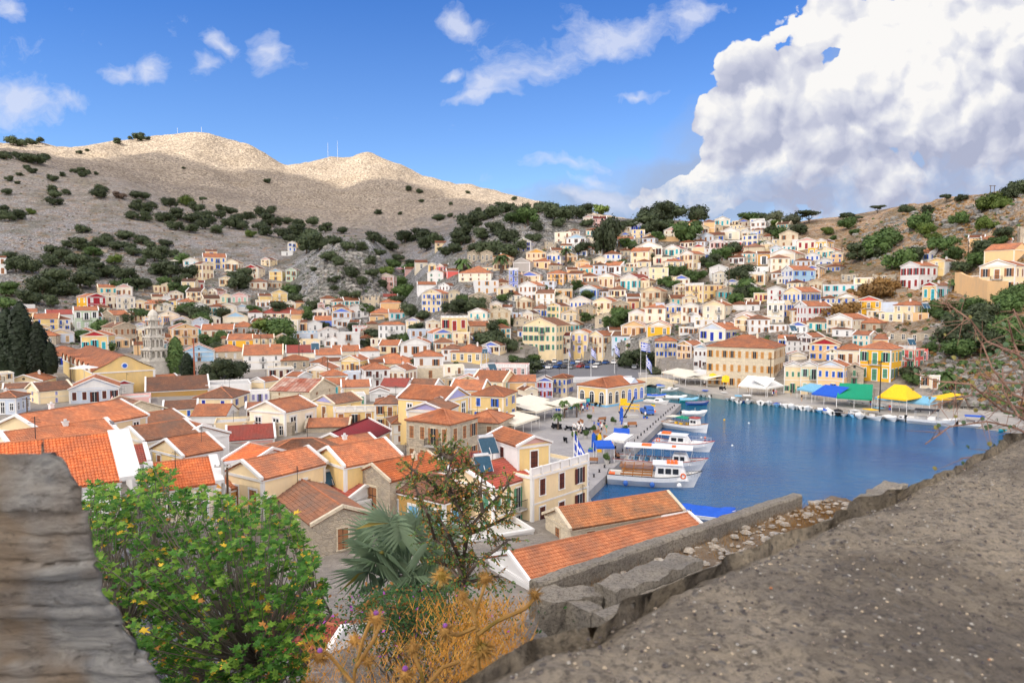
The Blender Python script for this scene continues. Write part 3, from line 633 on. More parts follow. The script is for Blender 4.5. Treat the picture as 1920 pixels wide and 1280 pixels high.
    if ty=='s':
        zt=he+rise+.27; ze=he-.2*tp+.27
        if par or r.random()<.75 or near:
            wd=.3 if not par else par; 
            for side_o in (Wd,-wd+.0):
                rake((-.25,ze+(.1 if par else 0)),(D/2,zt+(.1 if par else 0)),'x',side_o,.3,wd); rake((D/2,zt+(.1 if par else 0)),(D+.25,ze+(.1 if par else 0)),'x',side_o,.3,wd)
    if b.v: b.build('cornice',trim,root)
    if ty=='g' and ped not in '.':
        s_=.78; b=MB(); zc=he+.12; b.prism([(Wd/2-Wd/2*s_,zc),(Wd/2+Wd/2*s_,zc),(Wd/2,zc+rise*s_)],-.05,0); b.build('pediment',SH['R'] if ped=='R' else W[ped],root)
    elif ty=='g' and rise>.9 and r.random()<.5:
        b=MB(); b.lathe([(.32,-.05),(.32,0)],10); o=b.build('gable_opening',GLASS,root,(Wd/2,-.0,he+rise*.42)); o.rotation_euler=(PI/2,0,0)
    if ty=='f' and ped!='.':
        b=MB(); n=max(2,int(Wd/1.6)); z0=he
        for i in range(n+1): x=Wd*i/n; b.box(x-.16,x+.16,-.05,.25,z0-.02,z0+.85)
        b.box(-.1,Wd+.1,-.02,.2,z0+.7,z0+.82); 
        for i in range(n): x=Wd*i/n; b.box(x+.28,x+Wd/n-.28,.05,.15,z0,z0+.72,1)
        b.build('balustrade',[WHITE,W[ped]],root)
    # windows and doors
    shh=he/st
    def opening(x,y,rz,w,h,z,door,k):
        if sh=='.': return
        style=(0 if r.random()<.62 else 1) if sh not in 'x' else 2
        s2=sh
        if near and sh!='x': style=[0,0,1][k%3]
        if w>shh*.5: style=0
        me=winmesh('w' if s2=='x' else s2,style,(1 if not stone_ else 2) if frames else 0)
        link('door' if door else 'window',me,root,(x,y,z),rz,(w,1,h))
    if sh!='.' and cols>0:  # on ruins the dark panes stand in for shaded empty openings
        for f in range(st):
            sp=Wd/cols; w=min(.30*shh,.42*sp); h=min(.58*shh,w*2.2); z=f*shh+shh*.24
            bi=cols//2 if (f==st-1 and st>1 and r.random()<.55) else -1
            for c in range(cols):
                x=sp*(c+.5); door=(f==0 and c==cols//2)
                if (door or c==bi): opening(x,-.0,0,w*1.08,shh*.70,f*shh+.06*shh,door,c)
                else: opening(x,-.0,0,w,h,z,False,c)
                if c==bi and w>.5: link('balcony',balcmesh(max(1.5,w*2.6)),root,(x,0,f*shh+.04*shh))
            cs=max(1,int(round(cols*D/Wd*.8))); sp=D/cs; w=min(.28*shh,.4*sp); h=min(.55*shh,w*2.1)
            for c in range(cs):
                if 'R' in sides: opening(Wd,sp*(c+.5),PI/2,w,h,z,False,c)
                if 'L' in sides: opening(0,sp*(c+.5),-PI/2,w,h,z,False,c)
    if balc: link('balcony',balcmesh(balc[0]),root,(balc[1],0,balc[2]))
    cen=Matrix.Rotation(yaw,3,'Z')@Vector((Wd/2,D/2,he)) + Vector(loc)
    HOUSES.append(dict(o=root,c=cen,w=wall,p=ped,r=roof,s=sh,st=st,ty=ty,W=Wd,D=D,z=loc[2]))
    return root
def proj(v):
    d=Vector(v)-Vector((0,0,H0)); f=d.y*CP-d.z*SP; u=d.y*SP+d.z*CP
    return 960+F*d.x/f, 640-F*u/f
FAIL=[]
def F_rows(ox,oy,sc,txt,frac=None,near=False):
    for ln in txt.strip().split('\n'):
        if not ln.strip(): continue
        a=ln.split(); x0,x1,ye,yb,s=[float(v) for v in a[:5]]; ty,wall,ped,roof,sh=a[5:10]; cols,st=int(a[10]),int(a[11])
        X0,X1=ox+x0/sc,ox+x1/sc; YE,YB=oy+ye/sc,oy+yb/sc; s/=sc; w=X1-X0
        g=hit((X0+X1)/2,YB,60)
        if g is None: FAIL.append(ln); continue
        Y=g.y
        if len(a)>12: Y=float(a[12]); g=aty((X0+X1)/2,YB,Y)
        Wp=w*Y/F
        az=math.atan2(g.x,g.y)                # view azimuth, clockwise from +Y
        k=1.15
        if s==0: ph=R(_hr.uniform(-6,6))
        else: ph=math.atan2(abs(s),k*w)*(1 if s>0 else -1)
        yaw=-az+ (-ph if s<0 else -ph)        # front faces the viewer, turned so that the given side shows
        Wd=Wp/max(.35,math.cos(ph)); Dp=max(4.5,min(13,Wd*k if s else _hr.uniform(.85,1.1)*Wd))
        if s: Dp=max(3.5,min(16,abs(s)*Y/F/max(.2,abs(math.sin(ph)))))
        he=(YB-YE)*Y/F*1.0
        ctr=Vector((g.x,g.y,g.z)); ex=Vector((math.cos(yaw),math.sin(yaw),0))
        loc=ctr-ex*Wd/2
        house(loc,yaw,Wd,Dp,he,ty,wall,ped,roof,sh,cols,st,'R' if s>=0 else 'L',pitch=_hr.uniform(20,25),near=near,fd=5 if Y>150 else 3,info=1)

FILLRNG=random.Random(99)
def filler(poly,n,w0,y0,w1,y1,seed):
    r=random.Random(seed); xs=[p[0] for p in poly]; ys=[p[1] for p in poly]; c=0; tries=0
    boxes=[]
    for h in HOUSES:
        x,y=proj(h['c']); boxes.append((x,y,h['W']*F/h['c'].y))
    while c<n and tries<6000:
        tries+=1; x=r.uniform(min(xs),max(xs)); y=r.uniform(min(ys),max(ys))
        if not bool(inpoly(np.array([x]),np.array([y]),poly)[0]): continue
        w=w0+(w1-w0)*(y-y0)/(y1-y0); w*=r.uniform(.75,1.2)
        if any(abs(x-bx)<(w+bw)*.38 and abs(y-12-by)<(w+bw)*.23 for bx,by,bw in boxes): continue
        st=r.choice([1,1,2]); hh=w*(.42 if st==1 else .72); ty=r.choice('ggghhsf'); wl=r.choice(['c','C','C','C','w','w','t','S','s','c','L']); 
        ln='%f %f %f %f %f %s %s %s %s %s %d %d'%(x-w/2,x+w/2,y-hh,y,r.choice([0,w*.3,w*.45,-w*.2]),ty,wl,r.choice(['.','.','w','a','b']) if ty=='g' else '.',r.choice('aaab'),r.choice(['n','x','N','B','T','c','n']),r.choice([2,3,3]),st)
        if ' a ' in ln[:0]: pass
        ln=ln.replace('%s a %s'%(wl,''),'%s . '%wl,1) if (' '+wl+' a ') in ln else ln
        k=len(HOUSES); F_rows(0,0,1,ln); c+=1; boxes.append((x,y-hh*.6,w))
    return c
F_rows(0,360,4.8,"""
-60 45 590 740 15 s w . a n 2 2
905 965 510 545 0 r s . . . 0 1
900 1050 858 920 0 s c . a T 3 1
1055 1180 858 945 0 g C p a n 3 1
1180 1285 835 890 0 g C . a G 1 1
1460 1555 835 915 0 g c C a n 2 1
1390 1460 840 905 0 f c . . n 2 1
800 945 945 1075 -80 g rY r a w 2 2
1375 1470 940 975 0 s C . a . 0 1
1465 1530 945 990 0 g w . a . 0 1
1595 1650 975 1060 -70 g y l a B 1 1
1650 1710 975 1045 0 g L . a B 2 1
690 875 1065 1240 0 s g . a w 3 2
440 640 1100 1170 0 s w . r . 0 1
140 300 1010 1060 0 f w . . . 0 1
175 320 1080 1145 0 s t . a . 0 1
320 510 1140 1235 0 s y . a B 2 2
1030 1165 1105 1190 -90 s s . a x 2 1
1165 1280 1105 1165 0 s c . a n 3 1
1430 1605 1110 1160 0 g C . b x 0 1
1600 1735 1165 1220 -50 g C . a . 0 1
1735 1875 1160 1220 -30 g L . a . 0 1
""")
F_rows(320,440,4.8,"""
1060 1130 75 150 0 g w . a B 2 2
1130 1195 75 110 0 s t . a . 0 1
1000 1095 150 190 0 f w . . x 1 1
320 415 150 195 0 s t . a B 1 1
305 495 205 310 0 s c . a B 4 2
120 245 235 330 30 g w . a T 2 2
290 385 265 400 -75 g c . a n 3 2
490 605 250 330 45 g C . a n 2 1
660 785 300 390 60 g C r a n 2 2
815 890 225 280 65 g c p a n 2 2
890 1000 330 410 30 g y l a n 1 2
1040 1130 320 420 35 g g . a n 2 2
715 860 425 485 0 h C . b n 3 1
870 1000 430 480 40 f s . . n 3 1
105 215 420 530 30 s c . b x 1 2
215 300 430 500 0 s k . r R 2 1
440 555 395 460 30 g c . a n 2 1
340 415 505 570 80 g Cp . a n 2 2
450 550 550 620 0 g c . a g 2 1
550 690 550 625 30 g p . a g 3 1
800 910 550 600 0 s y . a . 1 1
910 1050 525 610 0 g y . a w 1 2
770 890 600 650 0 f w c . n 3 1
900 1020 625 700 0 s w . a x 1 1
1030 1125 615 680 60 g C . a n 2 1
1125 1210 610 640 0 s t . a . 0 1
1230 1320 620 660 0 s L . a . 0 1
1325 1385 620 690 0 g p r a n 1 2
1350 1480 575 630 0 h C . a x 2 1
1390 1440 665 715 0 g L b a n 1 1
1455 1580 650 700 0 h o . a n 2 1
1710 1880 545 660 0 r S . . x 3 2
1610 1780 660 750 0 g w . a x 3 1
1790 1920 730 770 0 h t . a x 1 1
430 590 650 720 0 g C . r w 2 1
590 700 650 690 0 g w l r . 0 1
480 690 740 790 0 g C l a . 0 1
700 820 700 750 0 h w . r x 1 1
830 1190 705 750 0 h C . r n 5 1
10 200 775 820 0 g L . a . 0 1
200 340 775 815 0 g w . a . 0 1
20 160 835 905 0 g r P a N 2 1
165 290 835 900 0 g r P a T 2 1
290 555 855 940 0 s C . a n 4 1
560 760 830 890 0 h k . a n 3 1
1140 1230 785 870 0 s t . a n 1 1
1240 1360 800 860 0 g w . a x 1 1
1085 1280 715 760 0 s t . a . 0 1
1290 1475 770 830 0 s b . a . 0 1
1610 1700 785 830 0 s w . a . 0 1
1640 1765 830 900 0 f w p . R 2 1
1770 1865 800 880 0 h s . a . 0 1
1090 1330 880 950 0 f L l . n 2 1
1330 1510 870 1000 0 g w . a x 3 2
1160 1340 945 1010 0 f c . . x 2 1
1505 1700 880 1030 0 f w . . n 1 2
430 520 935 990 0 h C . a x 2 1
520 745 945 1015 0 s Y . a x 2 1
750 925 930 1040 0 s c . a x 3 2
925 1090 930 1020 0 g c . a x 1 2
980 1150 1020 1060 0 g C . a . 0 1
130 385 1050 1140 0 g l . a n 1 2
390 690 1050 1120 0 h S . a w 4 1
665 1000 1080 1210 0 s wc . a x 3 2
1050 1330 1060 1110 0 s C . r . 0 1
1000 1240 1130 1210 0 h s . a x 3 1
1310 1535 1080 1190 0 s w . a x 1 1
1460 1700 1050 1085 0 s C . a . 0 1
1710 1880 1045 1100 0 h w . a . 0 1
1530 1700 1130 1240 90 g y c a n 4 1
1430 1530 1135 1240 0 s C . a n 3 1
1790 1920 1150 1240 0 s y . a w 2 1
""")
F_rows(660,440,4.8,"""
750 860 75 110 0 s c . a n 2 1
1040 1155 165 240 0 g s . a x 3 1
1158 1270 165 240 0 g s . a x 3 1
1475 1610 65 150 50 g k C b d 3 2
1730 1840 60 130 0 r s . . x 2 2
1570 1745 165 270 0 g c o a n 4 2
1755 1880 180 300 40 g C . a B 3 2
1270 1420 200 320 40 h c . a n 4 2
1450 1600 250 330 60 g k . b . 0 1
570 680 250 310 0 s C . a x 1 1
475 570 310 335 0 s p . a . 0 1
685 755 270 330 20 g y C a n 1 1
760 820 285 330 90 g P C a N 2 1
855 960 325 370 0 s P . p . 2 1
240 375 375 470 30 g p C a n 3 2
680 820 345 430 65 g w . a g 2 2
595 760 450 495 0 s w . a . 0 1
780 870 460 505 90 g w . a N 3 1
1085 1265 295 335 0 f c . . T 2 1
960 1250 345 420 80 h C . a n 4 2
1110 1320 410 530 0 f w . . z 3 2
1412 1495 315 495 0 f b w . x 2 3
1500 1690 370 440 60 g c b a n 3 2
1500 1660 460 600 95 g w . a n 4 2
1755 1900 350 440 70 h o . a N 4 2
630 800 530 700 90 g c . a B 4 3
870 970 520 640 0 g S . a x 2 2
1050 1240 560 700 0 g s . a n 1 2
1475 1620 590 670 50 g S C b n 3 1
1240 1350 625 740 0 g c w a c 2 2
1350 1440 650 720 0 s w . a w 1 1
1440 1530 700 770 0 f L . . n 2 1
1535 1625 705 790 60 g C w b n 3 1
1755 1870 640 760 90 g y . a G 3 2
250 410 560 610 0 s w . r . 0 1
255 440 610 680 0 h t . a . 1 1
165 365 705 755 0 h t . a . 1 1
240 475 810 940 20 h w . a x 5 2
485 610 775 860 80 g c v b x 2 2
665 795 790 850 0 g C . a n 2 1
805 1040 745 870 0 f y w . R 3 1
735 905 885 1010 -60 g cL b a T 3 2
905 1060 880 1000 0 f c . . n 2 2
1535 1835 815 1050 150 g c . b G 6 3
440 700 980 1085 45 g w . a n 3 1
390 490 955 1005 0 g c . a . 0 1
560 820 1095 1200 0 h w . a n 2 1
160 580 1160 1230 0 h c . a x 3 1
885 1165 1055 1150 80 h y w a x 4 1
""")
F_rows(940,380,4.8,"""
735 822 135 190 0 g C p r n 3 1
825 945 145 215 0 s p . r N 2 2
1148 1285 205 265 0 g d w a B 4 1
1290 1410 225 262 0 s w . r . 2 1
1680 1800 175 240 0 h t . a n 2 2
1465 1610 250 320 60 g C p p n 3 2
1380 1600 308 350 0 f t . . . 2 1
1740 1865 225 285 0 g S . b N 2 1
1820 1920 175 280 0 h t . a . 0 2
585 760 320 420 45 g w l a N 3 2
870 960 330 400 0 g w . a B 2 1
960 1035 335 450 0 f C . . n 3 2
1040 1190 330 420 0 s L . a n 2 1
935 1090 290 312 0 h t . a . 0 1
1195 1250 310 370 0 r s . . x 2 1
1210 1440 400 490 40 g C w a N 4 1
1465 1600 410 480 70 g C w r T 3 1
1715 1830 400 450 40 g c r r . 1 1
1605 1720 465 600 110 g c w a n 3 2
1325 1500 585 700 0 f c . . x 2 2
1370 1560 490 560 0 f C . . R 2 1
590 690 600 640 0 s t . a . 0 1
730 865 660 740 0 h C . a n 3 1
870 1010 665 760 70 g c w a n 3 1
1070 1220 680 790 130 g C w r T 3 1
1225 1330 700 775 60 g c r a c 3 1
705 855 775 860 80 g l w a B 3 1
490 640 775 870 0 f S . . z 2 1
1130 1250 845 885 0 s w . a . 0 1
1255 1430 795 960 60 g S c a n 3 2
615 800 885 1020 0 g C w a B 5 2
820 990 890 1060 75 g c . a n 3 2
1055 1130 890 990 0 f C . . N 2 2
1135 1240 885 960 0 s t . a R 1 1
1145 1290 995 1090 60 g C w a c 3 1
1390 1465 900 1050 0 f L . . x 2 2
1470 1618 930 1050 0 g c L a B 3 2
1622 1770 930 1080 0 g C w a n 3 2
1080 1300 1110 1200 0 g t . a n 3 1
1310 1520 1110 1190 0 g Y w a x 2 1
1600 1770 1120 1185 0 f w . . n 4 1
""")
F_rows(1240,380,4.8,"""
800 925 145 210 0 f w . . B 3 1
540 700 260 330 0 g C w a x 1 1
700 800 265 320 0 g C w a n 1 1
802 865 260 345 0 f L . . B 1 1
435 568 355 480 0 g p w a N 3 2
572 720 355 460 0 f P w . G 2 2
1065 1220 285 410 0 g S . b n 2 2
1228 1380 345 420 0 g C p r R 3 1
1180 1228 330 410 0 f w . . . 1 1
1385 1480 350 490 60 g Y w r w 3 2
1320 1383 410 490 0 f Y . . x 1 1
745 920 400 500 0 h S . b . 0 1
865 980 460 560 0 s o . a w 1 1
790 960 575 630 0 f w . . x 1 1
985 1190 460 580 90 g C w a l 6 1
435 600 590 700 0 g w . a w 3 1
670 920 640 740 80 f c w . n 3 1
1080 1175 610 740 190 g wl . a B 3 2
1335 1440 720 870 0 g S . b n 3 2
1465 1740 735 890 60 f w . . T 4 2
1620 1750 640 710 0 r s . . x 3 1
215 370 740 880 200 f y w . n 4 2
835 955 810 890 0 f y . . R 3 1
958 1098 780 880 0 g w . a R 2 2
1100 1245 805 990 165 g cs . a B 4 2
1195 1300 930 1100 200 g w . a R 4 2
955 1095 900 1075 0 f C w . w 3 2
640 765 915 970 0 h w . a . 0 1
770 880 915 975 0 s w . a x 1 1
375 560 925 1060 80 g C c a x 2 2
300 500 1050 1110 0 f w c . c 3 1
345 565 1140 1248 165 g CS L a d 3 1
675 868 1020 1120 0 g C w a w 2 2
872 1090 1020 1130 0 f C . . x 4 1
1495 1700 1045 1190 150 g C w a c 4 2
""")
F_rows(1520,340,4.8,"""
900 1055 650 720 110 s w . p B 3 1
815 960 765 970 140 g w . a R 3 2
1070 1190 720 850 80 g yw . a x 1 2
570 760 830 920 0 r s . . x 1 1
1540 1800 765 1010 110 g c w a n 3 2
1580 1800 620 780 110 s t . a . 0 1
1370 1535 850 980 0 f t . . z 2 1
1010 1120 940 1075 120 g yL r b T 2 1
415 622 1075 1215 0 g Y P r x 3 2
628 770 1085 1200 0 f L . . . 0 2
755 920 1115 1248 120 h c w a x 2 2
920 1050 1180 1248 0 f t . . n 1 1
1435 1550 505 560 0 s t . a . 0 1
1570 1790 535 570 0 s p . a . 1 1
1880 1990 390 590 0 r s . . x 1 2
""")
F_rows(1300,560,4.92,"""
125 715 445 830 160 h S . a z 9 3
840 988 615 880 0 g c w a G 3 2
992 1140 615 880 0 g c w a g 2 2
1145 1370 620 880 60 g t L a B 4 2
1405 1560 640 790 0 g s . r G 1 2
1080 1330 420 570 0 g t r a B 4 2
1335 1560 470 620 0 h C . a n 3 1
785 935 365 480 0 s w . a B 2 1
962 1080 350 480 110 g w . a N 3 2
880 1040 520 565 0 g C . a . 1 1
5 118 450 640 0 g w l a N 3 2
""")
F_rows(1580,560,4.92,"""
160 420 460 760 95 h Y w a G 3 2
525 650 460 640 75 f P w . G 2 2
722 780 465 570 0 f P . . x 1 1
430 790 310 400 0 r s . . x 4 1
215 410 370 410 0 s t . a . 1 1
725 880 700 830 0 f C . . n 2 1
""")
F_rows(1040,560,4.8,"""
40 138 330 500 0 s C . r n 3 2
142 300 310 490 60 g y w a v 3 2
305 430 330 500 170 g c . a n 3 2
490 600 280 325 0 s C . a . 1 1
640 758 385 460 0 g C w a n 2 1
762 900 380 450 0 g C w a n 2 1
905 1095 380 530 0 h S . a B 5 2
1100 1225 415 540 110 g t . a N 3 2
""")
F_rows(700,560,4.8,"""
965 1380 610 700 0 f p w . x 6 1
635 820 600 760 0 f C . . n 2 2
820 965 640 720 0 f L . . . 0 1
885 1165 740 830 140 s c . a G 2 1
1215 1465 745 830 0 s t . a . 1 1
1472 1612 740 890 0 g v b a R 3 2
1615 1740 710 860 60 h S . a B 3 2
1370 1480 820 940 -70 g C w p N 3 1
115 285 640 760 110 g C w a n 3 1
400 630 620 720 0 f S . . n 1 1
310 540 800 840 100 s w . b . 0 1
870 1170 870 1120 130 h y w a B 2 2
20 283 940 1180 0 h y w b n 3 2
60 290 790 850 80 s w . r . 0 1
1030 1130 1060 1180 0 s C . b B 2 1
""",near=False)
F_rows(0,540,4.8,"""
445 650 410 490 0 g L c a c 2 1
450 700 575 610 0 h w . a . 0 1
750 960 430 590 60 g y r a T 3 1
1040 1220 350 520 -95 g s . b n 4 2
1228 1305 330 440 0 g L v a T 2 2
485 720 610 710 0 s L . a d 2 1
-20 70 385 415 0 s w . a . 0 1
1210 1300 510 600 0 s t . a . 1 1
80 350 840 880 120 g c . a . 0 1
60 280 900 940 0 s w . b . 0 1
380 640 915 1030 -95 s c . b v 1 2
-70 125 985 1140 110 h L w b x 3 1
660 1045 900 1030 0 g L w a N 5 1
1050 1190 865 950 0 g w r a w 1 1
1350 1635 865 910 -140 s w . a . 0 1
1350 1860 915 970 0 s q . b . 0 1
1020 1335 985 1040 0 f p . . x 1 1
1060 1480 1110 1180 -170 g S . b x 1 1
1490 1760 1085 1160 0 s y . b B 2 1
""")
F_rows(340,600,4.8,"""
630 745 550 610 130 g c w a . 1 1
945 1050 505 550 120 s w . a . 0 1
800 1150 640 740 250 s S . u n 2 2
1450 1700 600 670 0 s c w a . 2 1
625 790 640 740 0 f w . . v 3 1
235 620 575 660 0 f w . . x 1 1
130 445 700 800 165 h c v b d 2 1
100 390 860 930 120 s w . a . 0 1
595 780 790 905 0 s y w a N 3 1
787 935 765 910 0 f y P . z 2 1
1195 1375 740 890 250 g y v b n 1 1
1380 1745 810 960 0 f y w . n 3 1
1060 1190 770 850 0 f w . . x 3 1
1565 1660 665 760 0 f w . . G 1 1
1700 1870 650 730 0 g w . b x 1 1
560 1010 920 1050 0 r s . . x 2 1
1130 1500 960 1010 60 s s . a . 0 1
430 830 1070 1110 0 s p . r . 0 1
310 650 915 1020 0 f c . . . 0 1
940 1190 850 915 0 f p . . . 0 1
""")
# ---- near houses given by their ridge line
def NR(xa,ya,xb,yb,YA,hw,wh,ty,wall,ped,roof,sh,cols,st,pitch=24,near=True,par=0,Y_at='a',sides='LR',gfront=False,fd=3,**k):
    if Y_at=='a': z=aty(xa,ya,YA).z
    else: z=aty(xb,yb,YA).z
    A=atz(xa,ya,z); B=atz(xb,yb,z); d=(B-A); L=d.length; yaw=math.atan2(d.y,d.x); n=Vector((d.y,-d.x,0)).normalized()
    he_z=z-hw*math.tan(R(pitch))-.1
    if gfront:   # ridge runs away from A: gable front at A
        yaw2=yaw-PI/2; ex=Vector((math.cos(yaw2),math.sin(yaw2),0)); loc=A-ex*hw; loc.z=he_z-wh
        return house(loc,yaw2,2*hw,L,wh,'g',wall,ped,roof,sh,cols,st,sides,pitch,near,fd,par,**k)
    if ty=='h': m=hw; A=A-d.normalized()*m; L+=2*m
    loc=A+n*hw; loc.z=he_z-wh
    return house(loc,yaw,L,2*hw,wh,ty,wall,ped,roof,sh,cols,st,sides,pitch,near,fd,par,**k)
def NE(xa,ya,xb,yb,z,D,wh,ty,wall,ped,roof,sh,cols,st,pitch=22,near=True,sides='LR',fd=3,**k):
    A=atz(xa,ya,z);B=atz(xb,yb,z); d=B-A; yaw=math.atan2(d.y,d.x); loc=Vector((A.x,A.y,z-wh))
    return house(loc,yaw,d.length,D,wh,ty,wall,ped,roof,sh,cols,st,sides,pitch,near,fd,**k)
NR(-130,846,203,812,56,5.5,5,'s','w','.','o','.',0,1,26,par=1.5,Y_at='b')
NR(4,811,196,786,78,4.5,5.5,'s','C','.','a','x',3,1,22,par=.35,Y_at='b')
NR(32,778,225,749,95,5,6,'s','c','.','a','x',4,2,20,Y_at='b')
NR(219,783,323,767,105,4.5,5.5,'s','c','.','b','x',4,2,20,Y_at='b')
NR(245,800,345,786,93,3.6,5,'s','C','.','b','x',3,1,20,Y_at='b')
NR(346,787,379,798,92,3.6,5,'s','w','.','a','x',2,1,22,Y_at='b',par=.3)
NR(312,823,385,811,78,3.6,6,'s','yw','c','a','n',2,2,22,gfront=True)
NR(240,836,268,833,72,3,4.5,'s','w','.','r','.',0,1,22,par=.35,Y_at='b')
NR(286,869,392,857,64,3.3,6,'s','C','.','o','x',2,2,26,par=.7,Y_at='b')
NR(469,832,511,841,76,3.2,4,'s','w','L','o','.',1,1,22,par=.3,Y_at='b')
NR(456,864,575,838,68,3.0,5,'s','c','.','a','n',4,1,24,par=.3)
NR(616,839,720,822,74,3.4,6.3,'s','y','t','a','x',4,1,23,par=.25)
NR(600,826,690,812,84,3.6,5,'s','c','.','a','.',2,1,20)
NR(548,823,585,821,82,3.6,4.5,'h','C','.','b','.',1,1,20)
NR(534,878,642,950,60.8,2.75,7,'s','s','.','b','n',2,2,22,par=.3,Y_at='b')
NR(698,871,801,847,72,2.8,5,'s','s','.','o','n',2,1,24,par=.2)
NR(606,893,684,910,76,2.4,4,'s','w','.','r','.',1,1,20)
NR(1046,952,1250,921,66,2.5,6,'s','S','.','w','n',3,2,26)
NR(955,1036,1290,962,54,3.3,4.5,'s','w','.','a','.',2,1,22,par=.2)
NR(620,812,690,784,92,3.6,4.5,'s','t','.','m','.',1,1,24,near=False)
NR(500,752,560,741,118,4,5,'s','C','.','a','x',2,1,22,near=False)
NE(721,915,833,942,5.0,7,4.8,'h','q','w','b','l',3,1)
NE(762,787,844,796,8.0,7,6.6,'h','s','.','a','n',4,2,20)
NE(430,918,477,905,6.0,6,4.5,'s','o','.','a','x',1,1)
NE(640,948,733,926,3.9,5,4,'f','w','.','.','.',0,1)
NE(971,837,1031,829,9.4,6.5,2.9,'g','yw','p','a','N',1,1,20)
NE(998,893,1103,863,6.8,9,6,'f','c','R' if 0 else 'w','.','N',3,2)
NE(925,915,997,893,6.2,8,6,'s','c','.','r','G',4,2,18)
NE(845,880,930,872,6.0,6,4.5,'s','w','.','r','.',1,1,18)
NE(596,1085,690,1120,2.0,6,3,'f','w','.','.','x',2,1)
NE(880,1010,1000,990,2.6,5,3,'f','w','.','.','x',2,1)
NR(500,1150,640,1175,41,2.6,3.5,'s','w','.','r','.',1,1,22)
F_rows(0,740,4.8,"""
1095 1200 315 450 0 g c w a x 2 2
1205 1300 325 470 0 g c w b x 2 2
""")
NE(835,752,879,741,9.3,9,7.2,'g','y','v','a','x',2,2,24)
NE(764,768,834,771,8.6,6,7,'g','C','v','b','.',0,2,20)
filler([(880,580),(1000,480),(1120,450),(1380,435),(1560,480),(1690,600),(1700,690),(1480,690),(1300,650),(1000,650),(880,640)],110,24,440,40,680,1)
filler([(60,600),(330,560),(600,590),(700,600),(860,660),(960,700),(940,740),(620,700),(300,660),(60,650)],80,28,570,48,720,2)
filler([(0,720),(100,722),(300,715),(620,700),(760,770),(560,790),(250,760),(0,775)],26,48,700,60,780,3)
filler([(560,700),(880,735),(930,770),(930,830),(700,850),(600,800),(560,760)],12,44,700,66,830,4)
filler([(430,600),(640,570),(880,620),(960,700),(640,700),(430,680)],16,30,570,48,720,5)
filler([(1050,445),(1400,420),(1500,440),(1470,500),(1100,520),(1000,500)],34,24,430,36,540,6)
print('HOUSES',len(HOUSES),'FAIL',FAIL)
# ---------------- landmarks
STN=stone('tower_stone',(.64,.61,.55),(.50,.48,.44),(.58,.55,.50),1.1,.3)
def bell_tower():
    g=hit(290,700,100); root=empty('bell_tower',(g.x,g.y,g.z),R(-34)); S=F/g.y
    tag(root,'tall carved pale stone bell tower with four arcaded tiers and a cross on top','bell tower')
    H_=lambda y:(765-y)/4.8/S           # crop rows to metres above the base
    def sq(b,w,z0,z1): b.box(-w/2,w/2,-w/2,w/2,z0,z1)
    b=MB(); sq(b,5.9,-3,H_(655)); sq(b,6.2,H_(655),H_(640)); sq(b,5.5,H_(640),H_(632)); b.build('base',STN,root)
    tiers=[(5.2,632,552,3),(4.2,540,440,3),(3.5,425,355,2),(3.0,345,285,2)]
    for w,ya,yb_,n in tiers:
        z0,z1=H_(ya),H_(yb_); t=MB(); sq(t,w*.62,z0,z1); h=z1-z0
        for s in range(4):
            a=s*PI/2; c,sn=math.cos(a),math.sin(a)
            def pr(x0,x1,y0,y1,zz0,zz1):
                v=[(x,y,z) for z in (zz0,zz1) for x,y in ((x0,y0),(x1,y0),(x1,y1),(x0,y1))]
                v=[(c*x-sn*y,sn*x+c*y,z) for x,y,z in v]; t.add(v,[(0,3,2,1),(4,5,6,7),(0,1,5,4),(1,2,6,5),(2,3,7,6),(3,0,4,7)])
            y0=-w/2; pw=w*.10
            for i in range(n+1):
                x=-w/2+i*(w-pw)/n; pr(x,x+pw,y0+.01*i,y0+pw,z0,z1-.1*h)
            for i in range(n):                               # arched heads
                x0=-w/2+i*(w-pw)/n+pw; x1=-w/2+(i+1)*(w-pw)/n; r=(x1-x0)/2; cx=(x0+x1)/2; zc=z1-.30*h
                N=8; vs=[];fs=[]
                for k in range(N+1):
                    th=PI*k/N; px_,pz=cx-math.cos(th)*r,zc+math.sin(th)*r
                    for yy in (y0+.03,y0+pw): vs+= [(px_,yy,pz),(px_,yy,z1-.02)]
                vs=[(c*x-sn*y,sn*x+c*y,z) for x,y,z in vs]
                for k in range(N): q=4*k; fs+=[(q,q+4,q+5,q+1),(q+2,q+3,q+7,q+6),(q,q+2,q+6,q+4)]
                t.add(vs,fs)
            pr(-w/2-.02,w/2+.02,y0-.02,y0+pw,z0,z0+.16*h)
        o=t.build('tier',STN,root); k=MB(); sq(k,w+.5,z1,z1+.22); sq(k,w+.2,z1+.22,z1+.45)
        for sx in (-1,1):
            for sy in (-1,1): k.lathe([(.16,z1+.45),(.22,z1+.8),(.1,z1+1.1),(.16,z1+1.25),(.02,z1+1.6)],6,(sx*w/2,sy*w/2,0))
        k.build('cornice',STN,o)
    b=MB(); z0=H_(278); b.lathe([(1.35,z0),(1.35,z0+1.0),(1.5,z0+1.1),(1.35,z0+1.6),(.95,z0+2.4),(.4,z0+2.9),(.12,z0+3.1)],8,a0=PI/8)
    o=b.build('dome',STN,root); zt=z0+3.1; c=MB(); c.box(-.07,.07,-.07,.07,zt,zt+1.7); c.box(-.45,.45,-.06,.06,zt+.95,zt+1.1); c.build('cross',STN,root)
bell_tower()
